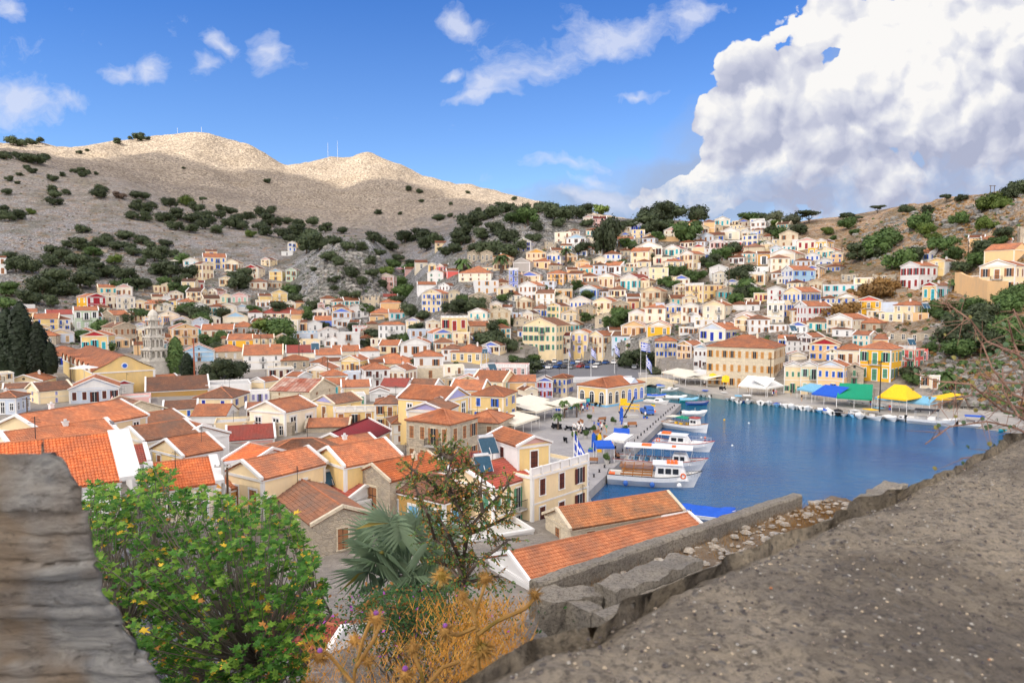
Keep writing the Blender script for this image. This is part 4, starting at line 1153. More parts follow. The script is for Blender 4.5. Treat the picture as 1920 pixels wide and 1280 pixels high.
def church():
    A=atz(118,673,8.6); B=atz(174,699,8.6); d=B-A; yaw=math.atan2(d.y,d.x); L=d.length; D=13.
    root=empty('church',(A.x,A.y,1.5),yaw); tag(root,'yellow church with a wavy terracotta roof and arched end wall below the bell tower','church')
    e=7.1; b=MB(); b.box(0,L,0,D,-2,e); N=20; pts=[(0,e)]
    arc=[(D*k/N, e+.15+3.4*(math.sin(PI*k/N)**.8)*(.55+.45*math.exp(-((k/N-.5)/.22)**2))) for k in range(N+1)]
    n=len(arc); vs=[(L,y,z) for y,z in arc]+[(L,D,e-.1),(L,0,e-.1)]; b.add(vs,[tuple(range(n+2))]); vs=[(0,y,z) for y,z in arc]+[(0,D,e-.1),(0,0,e-.1)]; b.add(vs,[tuple(range(n+1,-1,-1))])
    b.build('wall',W['y'],root)
    r=MB(); vs=[];fs=[];uv=[]
    M=26
    for i in range(M+1):
        for k,(y,z) in enumerate(arc): vs.append((-.3+(L+.6)*i/M,y*1.03-.2,z+.12+.12*math.sin(i*PI/2.6)*math.sin(PI*k/N)))
    for i in range(M):
        for k in range(N): a=i*(N+1)+k; fs.append((a,a+N+1,a+N+2,a+1)); u0,u1=L*i/M,L*(i+1)/M; v0,v1=k*.8,(k+1)*.8; uv.append([(u0,v0),(u1,v0),(u1,v1),(u0,v1)])
    r.add(vs,fs,0,uv)
    ro=r.build('roof',RT['a'],root,smooth=True)
    nb=7
    for j in range(nb):                                     # lunettes along the side
        x=L*(j+.5)/nb; w=L/nb*.40; v=MB(); vs=[];fs=[];uvs=[]
        for yy in (-.35,3.2):
            for k in range(9): th=PI*k/8; vs.append((x-math.cos(th)*w,yy,e+.1+math.sin(th)*1.9))
        for k in range(8): fs.append((k,k+1,k+10,k+9)); uvs.append([(k*.6,0),(k*.6+.6,0),(k*.6+.6,3),(k*.6,3)])
        v.add(vs,fs,0,uvs); v.build('vault_roof',RT['a'],ro)
        v=MB(); v.add([(x-math.cos(PI*k/8)*w*.86,-.15,e+.1+math.sin(PI*k/8)*1.55) for k in range(9)],[tuple(range(9))]); v.build('lunette',W['C'],root)
    v=MB(); v.lathe([(.75,0),(.75,.08)],14); o=v.build('rose_window',W['w'],root,(L+.02,D/2,e+1.3)); o.rotation_euler=(PI/2,0,PI/2)
    v=MB(); v.lathe([(.5,0),(.5,.1)],10); o2=v.build('glass',SH['B'],o,(0,0,.05))
    c=MB(); c.box(-.15,L+.15,-.15,0,e-.25,e+.02); c.box(L,L+.15,0,D+.15,e-.25,e+.02); c.box(L,L+.12,0,.5,-1,e-.25); c.box(L,L+.12,D-.5,D,-1,e-.25); c.build('cornice',W['w'],root)
church()
def customs():
    h=NE(1083,721,1138,727,5.6,15,4.4,'h','yc','w','a','.',0,1,20,near=True,name='house'); h.name='customs_house'
    HOUSES.pop(); tag(h,'low yellow quayside hall with hipped orange roof and arched blue windows by the plaza','quay hall')
    d=math.dist(atz(1083,721,5.6)[:],atz(1138,727,5.6)[:])
    def arch(x,y,rz,sh):
        b=MB(); w,hh=.55,2.0
        o_=[(-w-.2,0)]+[(-math.cos(PI*k/8)*(w+.2),hh+math.sin(PI*k/8)*(w+.2)) for k in range(9)]+[(w+.2,0)]
        i_=[(-w,0)]+[(-math.cos(PI*k/8)*w,hh+math.sin(PI*k/8)*w) for k in range(9)]+[(w,0)]
        b.prism(o_,-.06,0,0); b.prism(i_,-.1,-.06,1); b.box(-.03,.03,-.13,-.1,0,hh+w*.9,0); b.box(-w,w,-.13,-.1,hh-.1,hh,0)
        me=b.mesh('arched_window',[WHITE,sh]); link('window',me,h,(x,y,.7),rz)
    for i in range(3): arch(d*(i+.5)/3,-.0,0,SH['x'])
    for i in range(6): arch(d,15*(i+.5)/6,PI/2,SH['B'] if i>2 else SH['x'])
    b=MB(); b.box(-.04,d+.04,-.09,0,-.5,.45); b.box(d,d+.09,-.04,15.04,-.5,.45); b.build('plinth',SH['l'],h)
    b=MB(); e=4.4; b.add([(d+.1,9,e+.1),(d+.1,12.5,e+.1),(d+.1,10.75,e+1.4),(d-3.4,10.75,e+1.4)],[(0,1,2),(1,3,2),(0,2,3)]); b.build('pediment',W['L'],h)
customs()
def wallrun(name,pxs,zf,h,th,mat,label,cat='wall',group=None,fd=3):
    """a free wall along points; zf None = follow ground"""
    P=[]
    for p in pxs:
        v=hit(*p) if zf is None else atz(p[0],p[1],zf)
        if v is None: return None
        P.append(v)
    o=P[0].copy(); b=MB()
    for a,c in zip(P[:-1],P[1:]):
        d=(c-a); d.z=0; n=Vector((-d.y,d.x,0)).normalized()*th; k=max(1,int(d.length/2.5))
        for i in range(k):
            p=a.lerp(c,i/k)-o; q=a.lerp(c,(i+1)/k)-o; j0=h*(1+.10*MN.noise(p*.9+o)); j1=h*(1+.10*MN.noise(q*.9+o))
            v=[(p.x,p.y,p.z-fd),(q.x,q.y,q.z-fd),(q.x+n.x,q.y+n.y,q.z-fd),(p.x+n.x,p.y+n.y,p.z-fd),(p.x,p.y,p.z+j0),(q.x,q.y,q.z+j1),(q.x+n.x,q.y+n.y,q.z+j1),(p.x+n.x,p.y+n.y,p.z+j0)]
            b.add(v,[(4,5,6,7),(0,1,5,4),(2,3,7,6),(3,0,4,7),(1,2,6,5)])
    ob=b.build(name,mat,None,tuple(o)); tag(ob,label,cat,group); return ob
TW=stone('terrace_stone',(.38,.33,.27),(.27,.24,.21),(.34,.29,.23),1.4,.8)
_tw=[((905,548),(990,545),(1010,552)),((1040,505),(1120,500),(1185,498)),((1120,470),(1200,468)),((840,590),(900,600),(950,612)),((860,650),(930,655),(975,660)),((1180,452),(1260,448)),((1300,500),(1380,492)),((1245,522),(1330,528)),
 ((1360,560),(1440,552)),((1010,575),(1090,580)),((1130,585),(1230,590)),((1080,535),(1160,532)),((1190,545),(1260,552)),((560,640),(640,650)),((400,575),(470,570)),((290,590),(380,585)),((1480,590),(1560,580)),((1640,560),(1700,548)),((1700,640),(1770,620)),((1090,602),(1150,606)),((700,560),(760,575)),((1500,505),(1560,500)),((1330,465),(1400,460)),((960,470),(1040,466)),((1400,620),(1470,612))]
for i,ps in enumerate(_tw): wallrun('terrace_wall',ps,None,1.5,.5,TW,'low rubble terrace wall holding up the stepped ground between the hillside houses','terrace wall','rubble terrace walls between the hillside houses')
wallrun('retaining_wall',[(1789,548),(1850,570),(1885,570)],None,6.5,.8,W['t'],'tall smooth peach retaining wall below the big house at the right edge','retaining wall',fd=6)
wallrun('parking_wall',[(985,712),(1080,716),(1178,712)],1.6,.7,.35,PALE,'low pale wall along the harbour road in front of the car park','wall')
def bridge():
    a=atz(1183,716,1.2); c=atz(1262,721,1.2); d=c-a; L=Vector((d.x,d.y,0)).length; yaw=math.atan2(d.y,d.x); n=24
    pts=[(0,-1.5),(L*.22,-1.5)]+[(L*(.22+.56*k/n),-1.5+2.2*math.sin(PI*k/n)) for k in range(1,n)]+[(L*.78,-1.5),(L,-1.5),(L,1.0),(L*.5,1.9),(0,1.0)]
    b=MB(); b.prism([(x,z) for x,z in pts],0,5); o=b.build('stone_bridge',W['S'],None,(a.x,a.y,0.2),yaw); tag(o,'low arched stone bridge over the channel behind the quay hall','bridge')
    p=MB()
    for y in (-.1,4.8): p.prism([(0,1.0),(L,1.0),(L,1.6),(L*.5,2.5),(0,1.6)],y,y+.25)
    p.build('parapet',W['S'],o)
bridge()
# dome of the small white chapel etc: solar heaters, dishes on roofs
SOL=plain('solar_glass',(.03,.08,.13),.15); MET=plain('galvanised_metal',(.55,.56,.58),.35,.1,.6)
def heater(px,py,Y,sc=1,rz=0):
    p=aty(px,py,Y); root=empty('solar_heater',tuple(p),rz)
    b=MB(); b.slab([(-1*sc,0,0),(1*sc,0,0),(1*sc,1.2*sc,1.5*sc),(-1*sc,1.2*sc,1.5*sc)],.08); b.build('collector_panel',SOL,root)
    b=MB(); b.slab([(-1.05*sc,-.04,-.05),(-.97*sc,-.04,-.05),(-.97*sc,1.24*sc,1.5*sc),(-1.05*sc,1.24*sc,1.5*sc)],.1); b.slab([(.97*sc,-.04,-.05),(1.05*sc,-.04,-.05),(1.05*sc,1.24*sc,1.5*sc),(.97*sc,1.24*sc,1.5*sc)],.1); b.slab([(-.04,-.04,-.03),(.04,-.04,-.03),(.04,1.24*sc,1.52*sc),(-.04,1.24*sc,1.52*sc)],.1)
    for x in (-.9*sc,.9*sc): b.tube([(x,1.3*sc,1.4*sc),(x,1.5*sc,-1.5)],.04)
    b.build('frame',MET,root); b=MB(); b.tube([(-.9*sc,1.5*sc,1.6*sc),(.9*sc,1.5*sc,1.6*sc)],.28*sc,10); b.build('water_tank',MET,root,smooth=False); return root
for (px,py,Y,sc,rz,lb) in [(921,850,74,1.0,.5,'large twin panel solar heater beside the small orange roof above the plaza'),(910,884,70,.9,.4,'solar heater half hidden by the slender shrub'),(446,901,70,1.0,.7,'tilted solar heater on the orange wall house at the foot of the two thick poles'),(625,908,73,.8,.6,'solar heater on the small red roof behind the stone gable house'),
(909,662,205,.8,0,'solar heater on the balustraded yellow house roof'),(1490,620,165,.8,.2,'solar panels on the yellow house roof above the mansion'),(1712,646,160,.8,0,'solar panels on the coral red house roof'),(1739,578,172,.8,0,'blue solar panels on the white house under the right bank'),(591,655,215,1.2,.3,'slanting solar panel between red roofs in the middle of the town'),(926,695,180,1.1,.5,'steep solar panel leaning on the pink balustraded terrace'),(1300,527,325,.9,0,'small solar panel on the yellow balconied hillside house')]:
    tag(heater(px,py,Y,sc,rz),lb,'solar heater','solar water heaters on the roofs')
# poles and masts
WOODP=plain('pole_wood',(.13,.09,.06),.8); RUST=plain('rusty_red_paint',(.35,.10,.05),.7)
def pole(name,px,yt,yb,r,mat,lb,cat,arms=0,group=None,Y=None):
    g=hit(px,yb,50) if Y is None else aty(px,yb,Y)
    if g is None: return
    h=(yb-yt)*g.y/F; root=empty(name,tuple(g)); tag(root,lb,cat,group)
    b=MB(); b.tube([(0,0,-2),(0,0,h)],[r,r*.7],7); b.build('shaft',mat,root)
    if arms:
        b=MB()
        for k in range(arms): z=h-.4-k*.55; b.box(-.8,.8,-.05,.05,z-.05,z+.05); [b.lathe([(.06,z+.05),(.06,z+.2)],5,(x,0,0)) for x in (-.7,-.3,.3,.7)]
        b.build('crossarm',mat,root)
    return root
UP='wooden utility poles among the houses'
for px,yt,yb,lb in [(133,667,721,'dark utility pole in front of the yellow church'),(51,744,775,'utility pole beside the pale blue house at the left edge'),(259,625,667,'utility pole just left of the bell tower'),(489,629,657,'leftmost of two utility poles before the cream twin gable house'),(503,633,657,'second utility pole before the cream twin gable house'),
    (561,635,684,'tall utility pole in the middle of the old town roofs'),(615,669,712,'utility pole beside the white awning house'),(1366,497,564,'tall utility pole on the hillside left of the dark trees'),(1578,448,488,'thin utility pole on the dry slope right of the bright yellow house'),(1815,453,488,'utility pole in the trees above the big peach house'),
    (1444,670,735,'utility pole at the corner of the big stone mansion'),(1130,629,662,'utility pole in front of the cream house beside the car park'),(972,560,610,'utility pole standing below the blue tower house'),(1021,560,604,'utility pole on the steps beside the yellow green shuttered house')]:
    pole('utility_pole',px,yt,yb,.16,WOODP,lb,'utility pole',1,UP)
pole('radio_mast',365,634,717,.22,RUST,'tall rusty red mast beside the cypress in the old town','mast')
pole('radio_mast',1649,674,775,.14,IRON,'tall dark lamp mast on the quay between the green and yellow awnings','mast',1,Y=146)
pole('concrete_pole',419,865,925,.20,CONC,'thicker of two grey concrete poles beside the orange wall house','pole',1,Y=62)
pole('concrete_pole',427,870,925,.13,WOODP,'darker thinner pole standing next to the thick concrete one','pole',0,Y=63)
for px,yt,yb,lb in [(378,238,252,'thin white antenna mast on the left summit'),(333,240,256,'short antenna mast left on the left summit'),(615,268,296,'left lattice mast on the saddle of the right summit'),(633,265,296,'right lattice mast on the saddle of the right summit')]:
    b=MB(); g=aty(px,yb,1440); h=(yb-yt)*1440/F; b.tube([(0,0,-6),(0,0,h)],[.4,.2],5)
    for k in range(4): b.box(-.6,.6,-.2,.2,h*(.4+.15*k),h*(.4+.15*k)+.4)
    tag(b.build('antenna_mast',MET,None,tuple(g)),lb,'antenna mast')
g=hit(1860,375,150); 
if g: b=MB(); b.tube([(-.8,0,-1),(-.8,0,6)],.12); b.tube([(.8,0,-1),(.8,0,6)],.12); b.box(-1.4,1.4,-.08,.08,5.7,5.9); tag(b.build('power_line_frame',WOODP,None,tuple(g)),'twin legged power line frame on the skyline at far right','power pole')
# flags
FB=plain('flag_blue',(.03,.08,.50),.7); FW=plain('flag_white',(.8,.8,.8),.7)
def flag(px,yt,yb,fh,lb,droop=.75,Y=None,z=QZ):
    g=atz(px,yb,z) if Y is None else aty(px,yb,Y); h=(yb-yt)*g.y/F; root=empty('flagpole',tuple(g)); tag(root,lb,'flagpole','white flagpoles with blue and white striped flags')
    b=MB(); b.tube([(0,0,-.5),(0,0,h)],[.07,.045],7); b.ball((0,0,h+.05),.1); b.build('shaft',WHITE,root)
    fl=fh*1.35; nx,nz=26,18; b=MB(); vs=[]
    for i in range(nx+1):
        for j in range(nz+1):
            u=i/nx; v=j/nz; x=.08+fl*u*(1-droop*.75); z_=h-.1-fh*v-fl*droop*u*.85*(1-.2*v); y=.16*fh*math.sin(u*7+v*2)*(.3+u)
            vs.append((x,y,z_))
    fs=[];ms=[]
    for i in range(nx):
        for j in range(nz):
            u=(i+.5)/nx; v=(j+.5)/nz; s=int(v*9)
            if u<.37 and v<5/9: m=1 if (abs(u-.185)<.04 or abs(v-2.5/9)<.05) else 0
            else: m=0 if s%2==0 else 1
            a=i*(nz+1)+j; fs.append((a,a+1,a+nz+2,a+nz+1)); ms.append(m)
    b.v=vs;b.f=fs;b.m=ms; b.build('flag',[FB,FW],root,smooth=True)
flag(1076,808,865,3.6,'nearest flagpole with a large drooping flag at the end of the house terrace',.85,Y=79)
flag(1211,665,747,2.6,'tall flagpole with drooping flag on the corner of the quay hall platform',.8)
flag(1201,640,703,2.8,'tall flagpole with an open flag in front of the round dark trees',.25)
flag(1152,645,700,2.6,'flagpole with a violet blue flag beside the white awning restaurant',.7)
flag(1108,650,706,2.4,'flagpole by the car park nearest the pink balustraded terrace',.7)
flag(1066,655,704,1.6,'thin flagpole in front of the yellow town hall',.9)
flag(912,645,685,2.0,'small flag over the balustraded yellow house',.6,Y=215)
# ---------------- vegetation
def leafmat(name,c1,c2,c3=None,tr=.15):
    if name in MATS: return MATS[name]
    m,t,b=newmat(name); pos=t.new('ShaderNodeNewGeometry').outputs['Position']; oi=t.new('ShaderNodeObjectInfo').outputs['Random']
    n=t.noise(pos,1.1,4,.7); n2=t.noise(pos,9,2,.5)
    col=t.mix(t.ramp(n,[(.32,0),(.68,1)]),c1,c2)
    if c3: col=t.mix(t.ramp(n2,[(.60,0),(.68,1)]),col,c3)
    col=t.vmath('SCALE',col,t.math('MULTIPLY_ADD',oi,.6,.7))
    setb(t,b,col,.6); tl=t.new('ShaderNodeBsdfTranslucent'); t.l.new(col,tl.inputs[0]); mx=t.new('ShaderNodeMixShader'); mx.inputs[0].default_value=tr
    t.l.new(b.outputs[0],mx.inputs[1]); t.l.new(tl.outputs[0],mx.inputs[2]); t.l.new(mx.outputs[0],t.n['Material Output'].inputs[0]); MATS[name]=m; return m
LM=dict(d=leafmat('scrub_leaves',(.028,.042,.022),(.085,.11,.05)), m=leafmat('tree_leaves',(.035,.075,.022),(.11,.17,.05)), l=leafmat('light_leaves',(.06,.11,.02),(.14,.18,.04)),
        c=leafmat('cypress_leaves',(.010,.018,.010),(.022,.036,.016)), g=leafmat('grey_leaves',(.08,.10,.06),(.14,.15,.09)), y=leafmat('dry_leaves',(.30,.17,.05),(.20,.12,.05)), b=leafmat('brown_twigs',(.12,.08,.06),(.17,.12,.09)))
BARK=plain('bark',(.12,.09,.07),.9,.3)
def crownmesh(kind,seed):
    r=random.Random(seed); b=MB()
    def leaf(p,n,s):
        n=n.normalized(); a=n.cross(Vector((r.uniform(-1,1),r.uniform(-1,1),r.uniform(-1,1)))).normalized(); c=n.cross(a)
        b.add([p-a*s-c*s*.6,p+a*s-c*s*.5,p+a*s*.8+c*s*.7,p-a*s*.7+c*s*.6],[(0,1,2,3)])
    lob=[]
    if kind in('round','bush','pine'):
        k=9 if kind!='pine' else 7
        for i in range(k):
            a=r.uniform(0,2*PI); q=r.uniform(.25,.62); z=r.uniform(.3,.95) if kind=='round' else (r.uniform(.2,.62) if kind=='bush' else r.uniform(.72,1.0))
            lob.append((Vector((math.cos(a)*q,math.sin(a)*q,z)),r.uniform(.18,.42)))
        lob.append((Vector((0,0,.6 if kind=='round' else .4 if kind=='bush' else .85)),.5 if kind!='pine' else .35))
        n=1150
        for i in range(n):
            c,rad=r.choice(lob); v=Vector((r.gauss(0,1),r.gauss(0,1),r.gauss(0,1)+.25)).normalized(); rr=rad*(r.uniform(.75,1.08) if r.random()<.8 else r.uniform(1.05,1.32))
            p=c+Vector((v.x*rr,v.y*rr,v.z*rr*(.85 if kind!='pine' else .4)));
            if p.z<.04: continue
            leaf(p,v+Vector((r.uniform(-.7,.7),r.uniform(-.7,.7),r.uniform(-.3,.8))),r.uniform(.035,.075))
        for c,rad in lob:
            b.lathe([(max(.01,math.sin(PI*i/5))*rad*.70,-math.cos(PI*i/5)*rad*.64*(1 if kind!='pine' else .4)) for i in range(6)],7,tuple(c))
    elif kind=='cypress':
        for i in range(1500):
            z=r.uniform(.03,1); w=.17*math.sin(min(1,z*3.2)*PI/2)*(1-z**3.2)**.75+.008; a=r.uniform(0,2*PI); w*=r.uniform(.72,1.1)*(1+.12*math.sin(a*5+z*14))
            leaf(Vector((math.cos(a)*w,math.sin(a)*w,z)),Vector((math.cos(a),math.sin(a),.5+r.uniform(-.5,.5))),r.uniform(.012,.03))
        b.lathe([(.12,.03),(.15,.3),(.13,.6),(.08,.85),(.01,.97)],9)
    return b.mesh('crown',[LM['d']])
CR={}
for kd,n in (('round',5),('bush',4),('pine',2),('cypress',3)):
    CR[kd]=[crownmesh(kd,10*n+i) for i in range(n)]
CRM={}
def cmesh(kd,i,mat):
    k=(kd,i,mat)
    if k not in CRM: me=CR[kd][i].copy(); me.materials.clear(); me.materials.append(LM[mat]); CRM[k]=me
    return CRM[k]
TRK={}
def trunkmesh(kd):
    if kd in TRK: return TRK[kd]
    b=MB(); r=random.Random(2)
    top=.75 if kd=='round' else .35 if kd=='bush' else .9
    b.tube([(0,0,-.25),(0,0,.12),(.02,.01,.4*top),(0,.02,top)],[.07,.05,.04,.02],6)
    if kd!='cypress':
        for i in range(5): a=i*1.26+r.uniform(-.3,.3); b.tube([(0,0,.2*top+.1),(math.cos(a)*.2,math.sin(a)*.2,.5*top),(math.cos(a)*.42,math.sin(a)*.42,.72*top+.1)],[.03,.02,.008],5)
    TRK[kd]=b.mesh('trunk',[BARK]); return TRK[kd]
_tr=random.Random(21); TREES=[]
def tree(px,py,wpx,kind='round',mat='d',hpx=None,label=None,group=None,cat=None,Y=None,name=None):
    g=hit(px,py,30) if Y is None else aty(px,py,Y)
    if g is None: return None
    s=wpx*g.y/F; h=(hpx*g.y/F if hpx else s*_tr.uniform(.62,.85))
    nm=name or {'round':'tree','bush':'shrub','pine':'pine_tree','cypress':'cypress_tree'}[kind]
    root=empty(nm,(g.x,g.y,g.z-.15),_tr.uniform(0,6.28)); kx=s/1.5 if kind!='cypress' else s/.36
    top={'round':1.3,'bush':.95,'pine':1.15,'cypress':1.0}[kind]
    i=_tr.randrange(len(CR[kind])); link('crown',cmesh(kind,i,mat),root,scale=(kx,kx,h/top)); link('trunk',trunkmesh(kind),root,scale=(kx,kx,h/top))
    tag(root,label,cat or {'round':'tree','bush':'shrub','pine':'pine tree','cypress':'cypress'}[kind],group); TREES.append((root,px,py)); return root
def T(txt,label,group,kind='round',mat='d',cat=None):
    for tk in txt.split(';'):
        a=tk.split()
        if len(a)<3: continue
        k=kind;m=mat
        for x in a[3:]:
            if x in CR: k=x
            elif x in LM: m=x
        hp=[float(x) for x in a[3:] if x.replace('.','').isdigit()]
        tree(float(a[0]),float(a[1]),float(a[2]),k,m,hp[0] if hp else None,label,group,cat)
T("18 415 36;12 365 20;18 340 15;60 325 18;37 330 12;32 345 10;100 372 26;97 362 22;128 366 18;103 385 28;190 372 34;192 360 26;140 325 16;155 332 16;160 330 22;98 340 18;48 318 14;226 373 22 b;252 372 26;268 374 24;256 385 20;157 437 30;135 452 14;60 402 16 l;6 398 24;28 412 34;118 331 12;181 328 8",
  'isolated round dark shrub on the bare grey slope at left','scattered shrubs on the bare left slope')
T("345 317 8;500 343 14;380 382 16 pine;417 398 20;710 402 16;768 358 14;790 380 12;846 385 10;842 408 16;820 415 28;1075 388 14 g;965 376 12;787 363 13;878 363 10;750 403 8;897 400 14;790 361 8",
  'small lone shrub on the bare brown mountainside','lone shrubs on the brown mountains')
T("8 268 20;25 272 26;42 275 24;60 272 22;52 265 26 l;75 268 16;97 268 16 g;118 273 16;135 274 22;150 266 18;170 264 18;186 267 26;200 266 24;222 270 16;245 262 10;258 264 22;275 262 12;148 288 10;162 284 9;12 300 30;50 305 30;70 308 34;40 300 26;85 300 20;30 262 16;12 255 18",
  'small dark tree in the open grove along the skyline at far left','grove on the far left skyline')
T("255 395 22;275 400 26;290 392 24;318 388 26;340 384 26;355 388 32 l;370 398 26;252 412 30;275 415 24;310 418 34;335 412 30;355 418 34;378 412 34;395 420 30;415 410 26;432 402 24;448 415 28;470 412 26;492 406 28;508 402 24;330 432 30;355 436 30;385 430 32;405 438 26;430 428 30;455 432 32;470 445 22 l;485 432 30;510 425 34;535 420 26;560 428 28;585 424 26;500 442 30;530 446 30;555 440 26;610 436 24;640 438 22",
  'dark green scrub oak in the dense thicket at the foot of the brown mountains','dense scrub oaks below the brown mountains')
T("230 450 36;205 455 28;190 462 30;160 470 38;130 465 26;175 480 36 m;215 470 34;240 468 26;265 458 30;285 470 28;310 462 26;110 490 44;90 500 36;140 500 44;165 505 40;60 512 42;30 510 42;12 495 40;250 480 30;290 490 42;262 498 26;215 495 30 l;320 482 24;335 500 38 m;200 520 48;170 525 44;150 540 56;110 545 60;80 555 60;60 570 44;130 555 46;235 525 40;255 545 34;310 540 34 m;340 535 30;225 545 36 m;275 540 30;320 520 50;300 515 40;365 520 44;340 555 38 m;20 555 40 m;10 580 36 m;100 575 34",
  'large dark green tree among the grey rocks on the lower left slope','dark trees on the lower left slope')
T("565 450 40;590 455 46;545 455 26;575 475 50;600 470 44;625 460 30;615 490 36;650 470 30;640 500 30;655 520 34;680 470 26;690 500 30;675 535 26;700 520 26;710 480 26;720 460 26;735 470 30;760 455 36;790 450 40;745 490 24;770 500 24;800 470 36;820 460 38;700 455 30;835 480 30;720 540 22;590 510 18;625 530 22;665 560 26;700 570 20",
  'dark tree clinging to the rocky gorge in the centre','trees in the rocky gorge')
T("880 430 44;900 415 40;925 410 42;945 400 40;960 418 40 m;978 405 34;990 422 50 m;1010 402 36;1030 398 34;1040 412 50;1060 415 44;1080 410 36;1100 405 30;905 450 40;930 440 40;950 455 44;975 470 36;1000 455 30;915 478 46;890 475 36;945 485 50;865 460 36;850 475 32;1010 435 30;1045 428 34;870 445 34;1125 402 30 l;1150 400 28 l;1180 402 26 l;1100 425 24",
  'dark tree on the rocky knoll above the hillside houses','dark trees on the rocky knoll')
T("1205 428 50;1230 420 56;1255 415 60;1285 412 60 m;1310 418 50;1340 414 56;1365 412 50;1390 415 50;1405 420 44 m;1425 418 30;1215 440 40;1180 432 36;1450 420 36 g;1480 425 40 g;1460 430 30 l;1240 435 44;1160 435 40 d;1150 445 30",
  'dark tree in the unbroken belt along the skyline above the houses','skyline tree belt above the houses')
T("1517 418 44 pine 24;1587 418 32 pine 20;1645 400 24 pine 16;1603 418 30 pine 14;1775 380 22 pine 16;1805 376 26 bush 14;1700 398 26 bush;1740 400 24 bush;1895 372 40 bush;1860 380 30 bush;1910 365 40 bush;1880 390 36 l bush;1850 395 46 l bush",
  'windswept tree standing against the sky on the right ridge','windswept trees on the right ridge')
T("1490 440 26 g;1552 440 24 l;1590 430 34 m;1650 470 66 m 44;1635 482 56 m;1672 460 50 m;1620 490 54;1765 470 46 m;1750 455 30 l;1720 430 46 m bush;1740 440 40 l bush;1800 420 34 m bush;1850 430 40 l bush;1880 445 36;1780 490 40 m;1690 505 60 m bush;1705 498 50;1825 500 40 m;1840 480 46;1855 500 44 m;1800 510 36;1870 460 30 m;1600 440 20 m;1560 450 16 m",
  'green bush among the pale rocks and dry grass on the right hillside','green bushes on the right hillside')
T("1850 610 60;1815 590 60 m;1790 620 56;1780 650 60;1820 640 80;1760 600 36 m;1850 660 70;1800 670 60 m;1880 590 60 m;1900 620 60 m;1870 640 60 m;1900 570 50 m;1745 590 40 m bush;1900 660 60 m;1780 580 30 m;1740 660 30 m;1720 720 44 m;1710 710 40",
  'big dark bush on the bank below the peach retaining wall','big bushes below the peach retaining wall')
T("1085 478 36;1133 482 50 80;1110 470 24;1145 502 24;1170 500 24 m;1180 468 34 m;1195 478 30;1213 488 26;1270 440 36 m;1290 455 60 m bush;1215 438 30 m;1310 430 26 m;1235 452 30 m;1350 490 46 m;1370 480 40;1330 500 36;1340 510 30 m;1305 530 40 m;1270 520 36 m;1262 540 30 m;1245 535 26 m;1435 470 30 m;1470 450 44 m;1450 440 30;1500 440 30;1412 455 24 m;1385 530 50;1400 545 44 m;1392 560 36;1375 570 36 m;1420 560 30 m;1380 550 30 m;1100 560 30 m;1125 590 46;1150 615 40 m;1160 600 44 m;1105 605 30 m;1180 595 30 m;1040 560 26;1020 545 20 m;1085 545 30 m;955 610 22;930 590 30;960 560 22;945 565 26 m",
  'green garden tree growing between the upper hillside houses','garden trees between the upper hillside houses')
T("980 690 36;955 660 44;930 640 40;905 650 50;920 625 36;940 615 30 m;890 590 50;870 575 40 m;850 588 40;760 560 44 m;745 580 40;770 595 44;790 600 30;750 540 44 m bush;720 520 40 l;735 505 30 m;760 515 36 m;780 690 30;700 640 34;690 650 28;760 648 34 m;780 620 26;560 570 40;548 555 36;530 590 40;440 545 50;450 530 40;545 560 40 m;580 590 24 m;500 625 70 l 36;520 640 60 m;545 660 50 m;470 640 34;370 600 44;350 590 40 m;385 610 40 m;420 600 36;590 580 30;665 620 26;395 650 36 m;410 665 34;610 615 20;720 700 24;740 660 26;960 680 24 m;1000 680 30 m;650 560 26;735 640 22;630 545 22;690 590 30 m;200 660 40 m;170 600 44;260 600 40 m;230 605 36;300 580 34;150 640 34 m;180 625 40 m;340 615 24;420 640 30 m;575 600 26 m;480 590 30 m",
  'green tree standing among the orange roofs of the old town','trees among the old town roofs')
# named trees
for a in [(16,705,56,'cypress','c',128,'leftmost huge dark cypress clump at the left edge'),(42,706,58,'cypress','c',140,'middle and tallest dark cypress in the clump at the left edge'),(73,708,46,'cypress','c',106,'right hand dark cypress of the clump at the left edge'),(95,700,30,'cypress','c',60,'small dark cypress at the right of the left edge clump'),
          (330,700,36,'cypress','m',70,'dark green cypress right beside the bell tower'),(352,712,30,'cypress','c',52,'shorter dark cypress near the rusty mast'),(290,690,22,'cypress','c',24,'tiny cypress behind the bell tower base')]:
    tree(*a[:3],a[3],a[4],a[5],a[6],None,None,Y=None if a[0]>100 else 175)
for px,py,w,m,h,lb in [(410,716,60,'d',50,'dark rounded tree hiding the arcaded stone house, left one'),(440,712,56,'d',48,'dark rounded tree hiding the arcaded stone house, right one'),(1184,690,52,'d',40,'left of the two clipped round trees behind the flagpoles'),(1225,694,50,'d',42,'right of the two clipped round trees behind the flagpoles'),(1232,704,32,'g',20,'grey green olive beside the bridge'),(990,700,60,'d',30,'dark bushy tree beside the pink balustraded terrace'),(1165,810,12,'m',8,'potted shrub in the middle of the plaza'),(1118,828,16,'m',16,'round shrub in a stone tub near the blue canopies')]:
    tree(px,py,w,'round',m,h,lb)
for a in [(1570,600,60),(1600,590,50),(1640,560,60),(1540,612,36),(1590,575,50),(1660,545,50),(1610,560,40)]:
    tree(*a,'bush','y',a[2]*.6,'bush of rusty orange dry growth on the slope right of the white green shuttered house','rusty dry bushes on the right slope',Y=None)
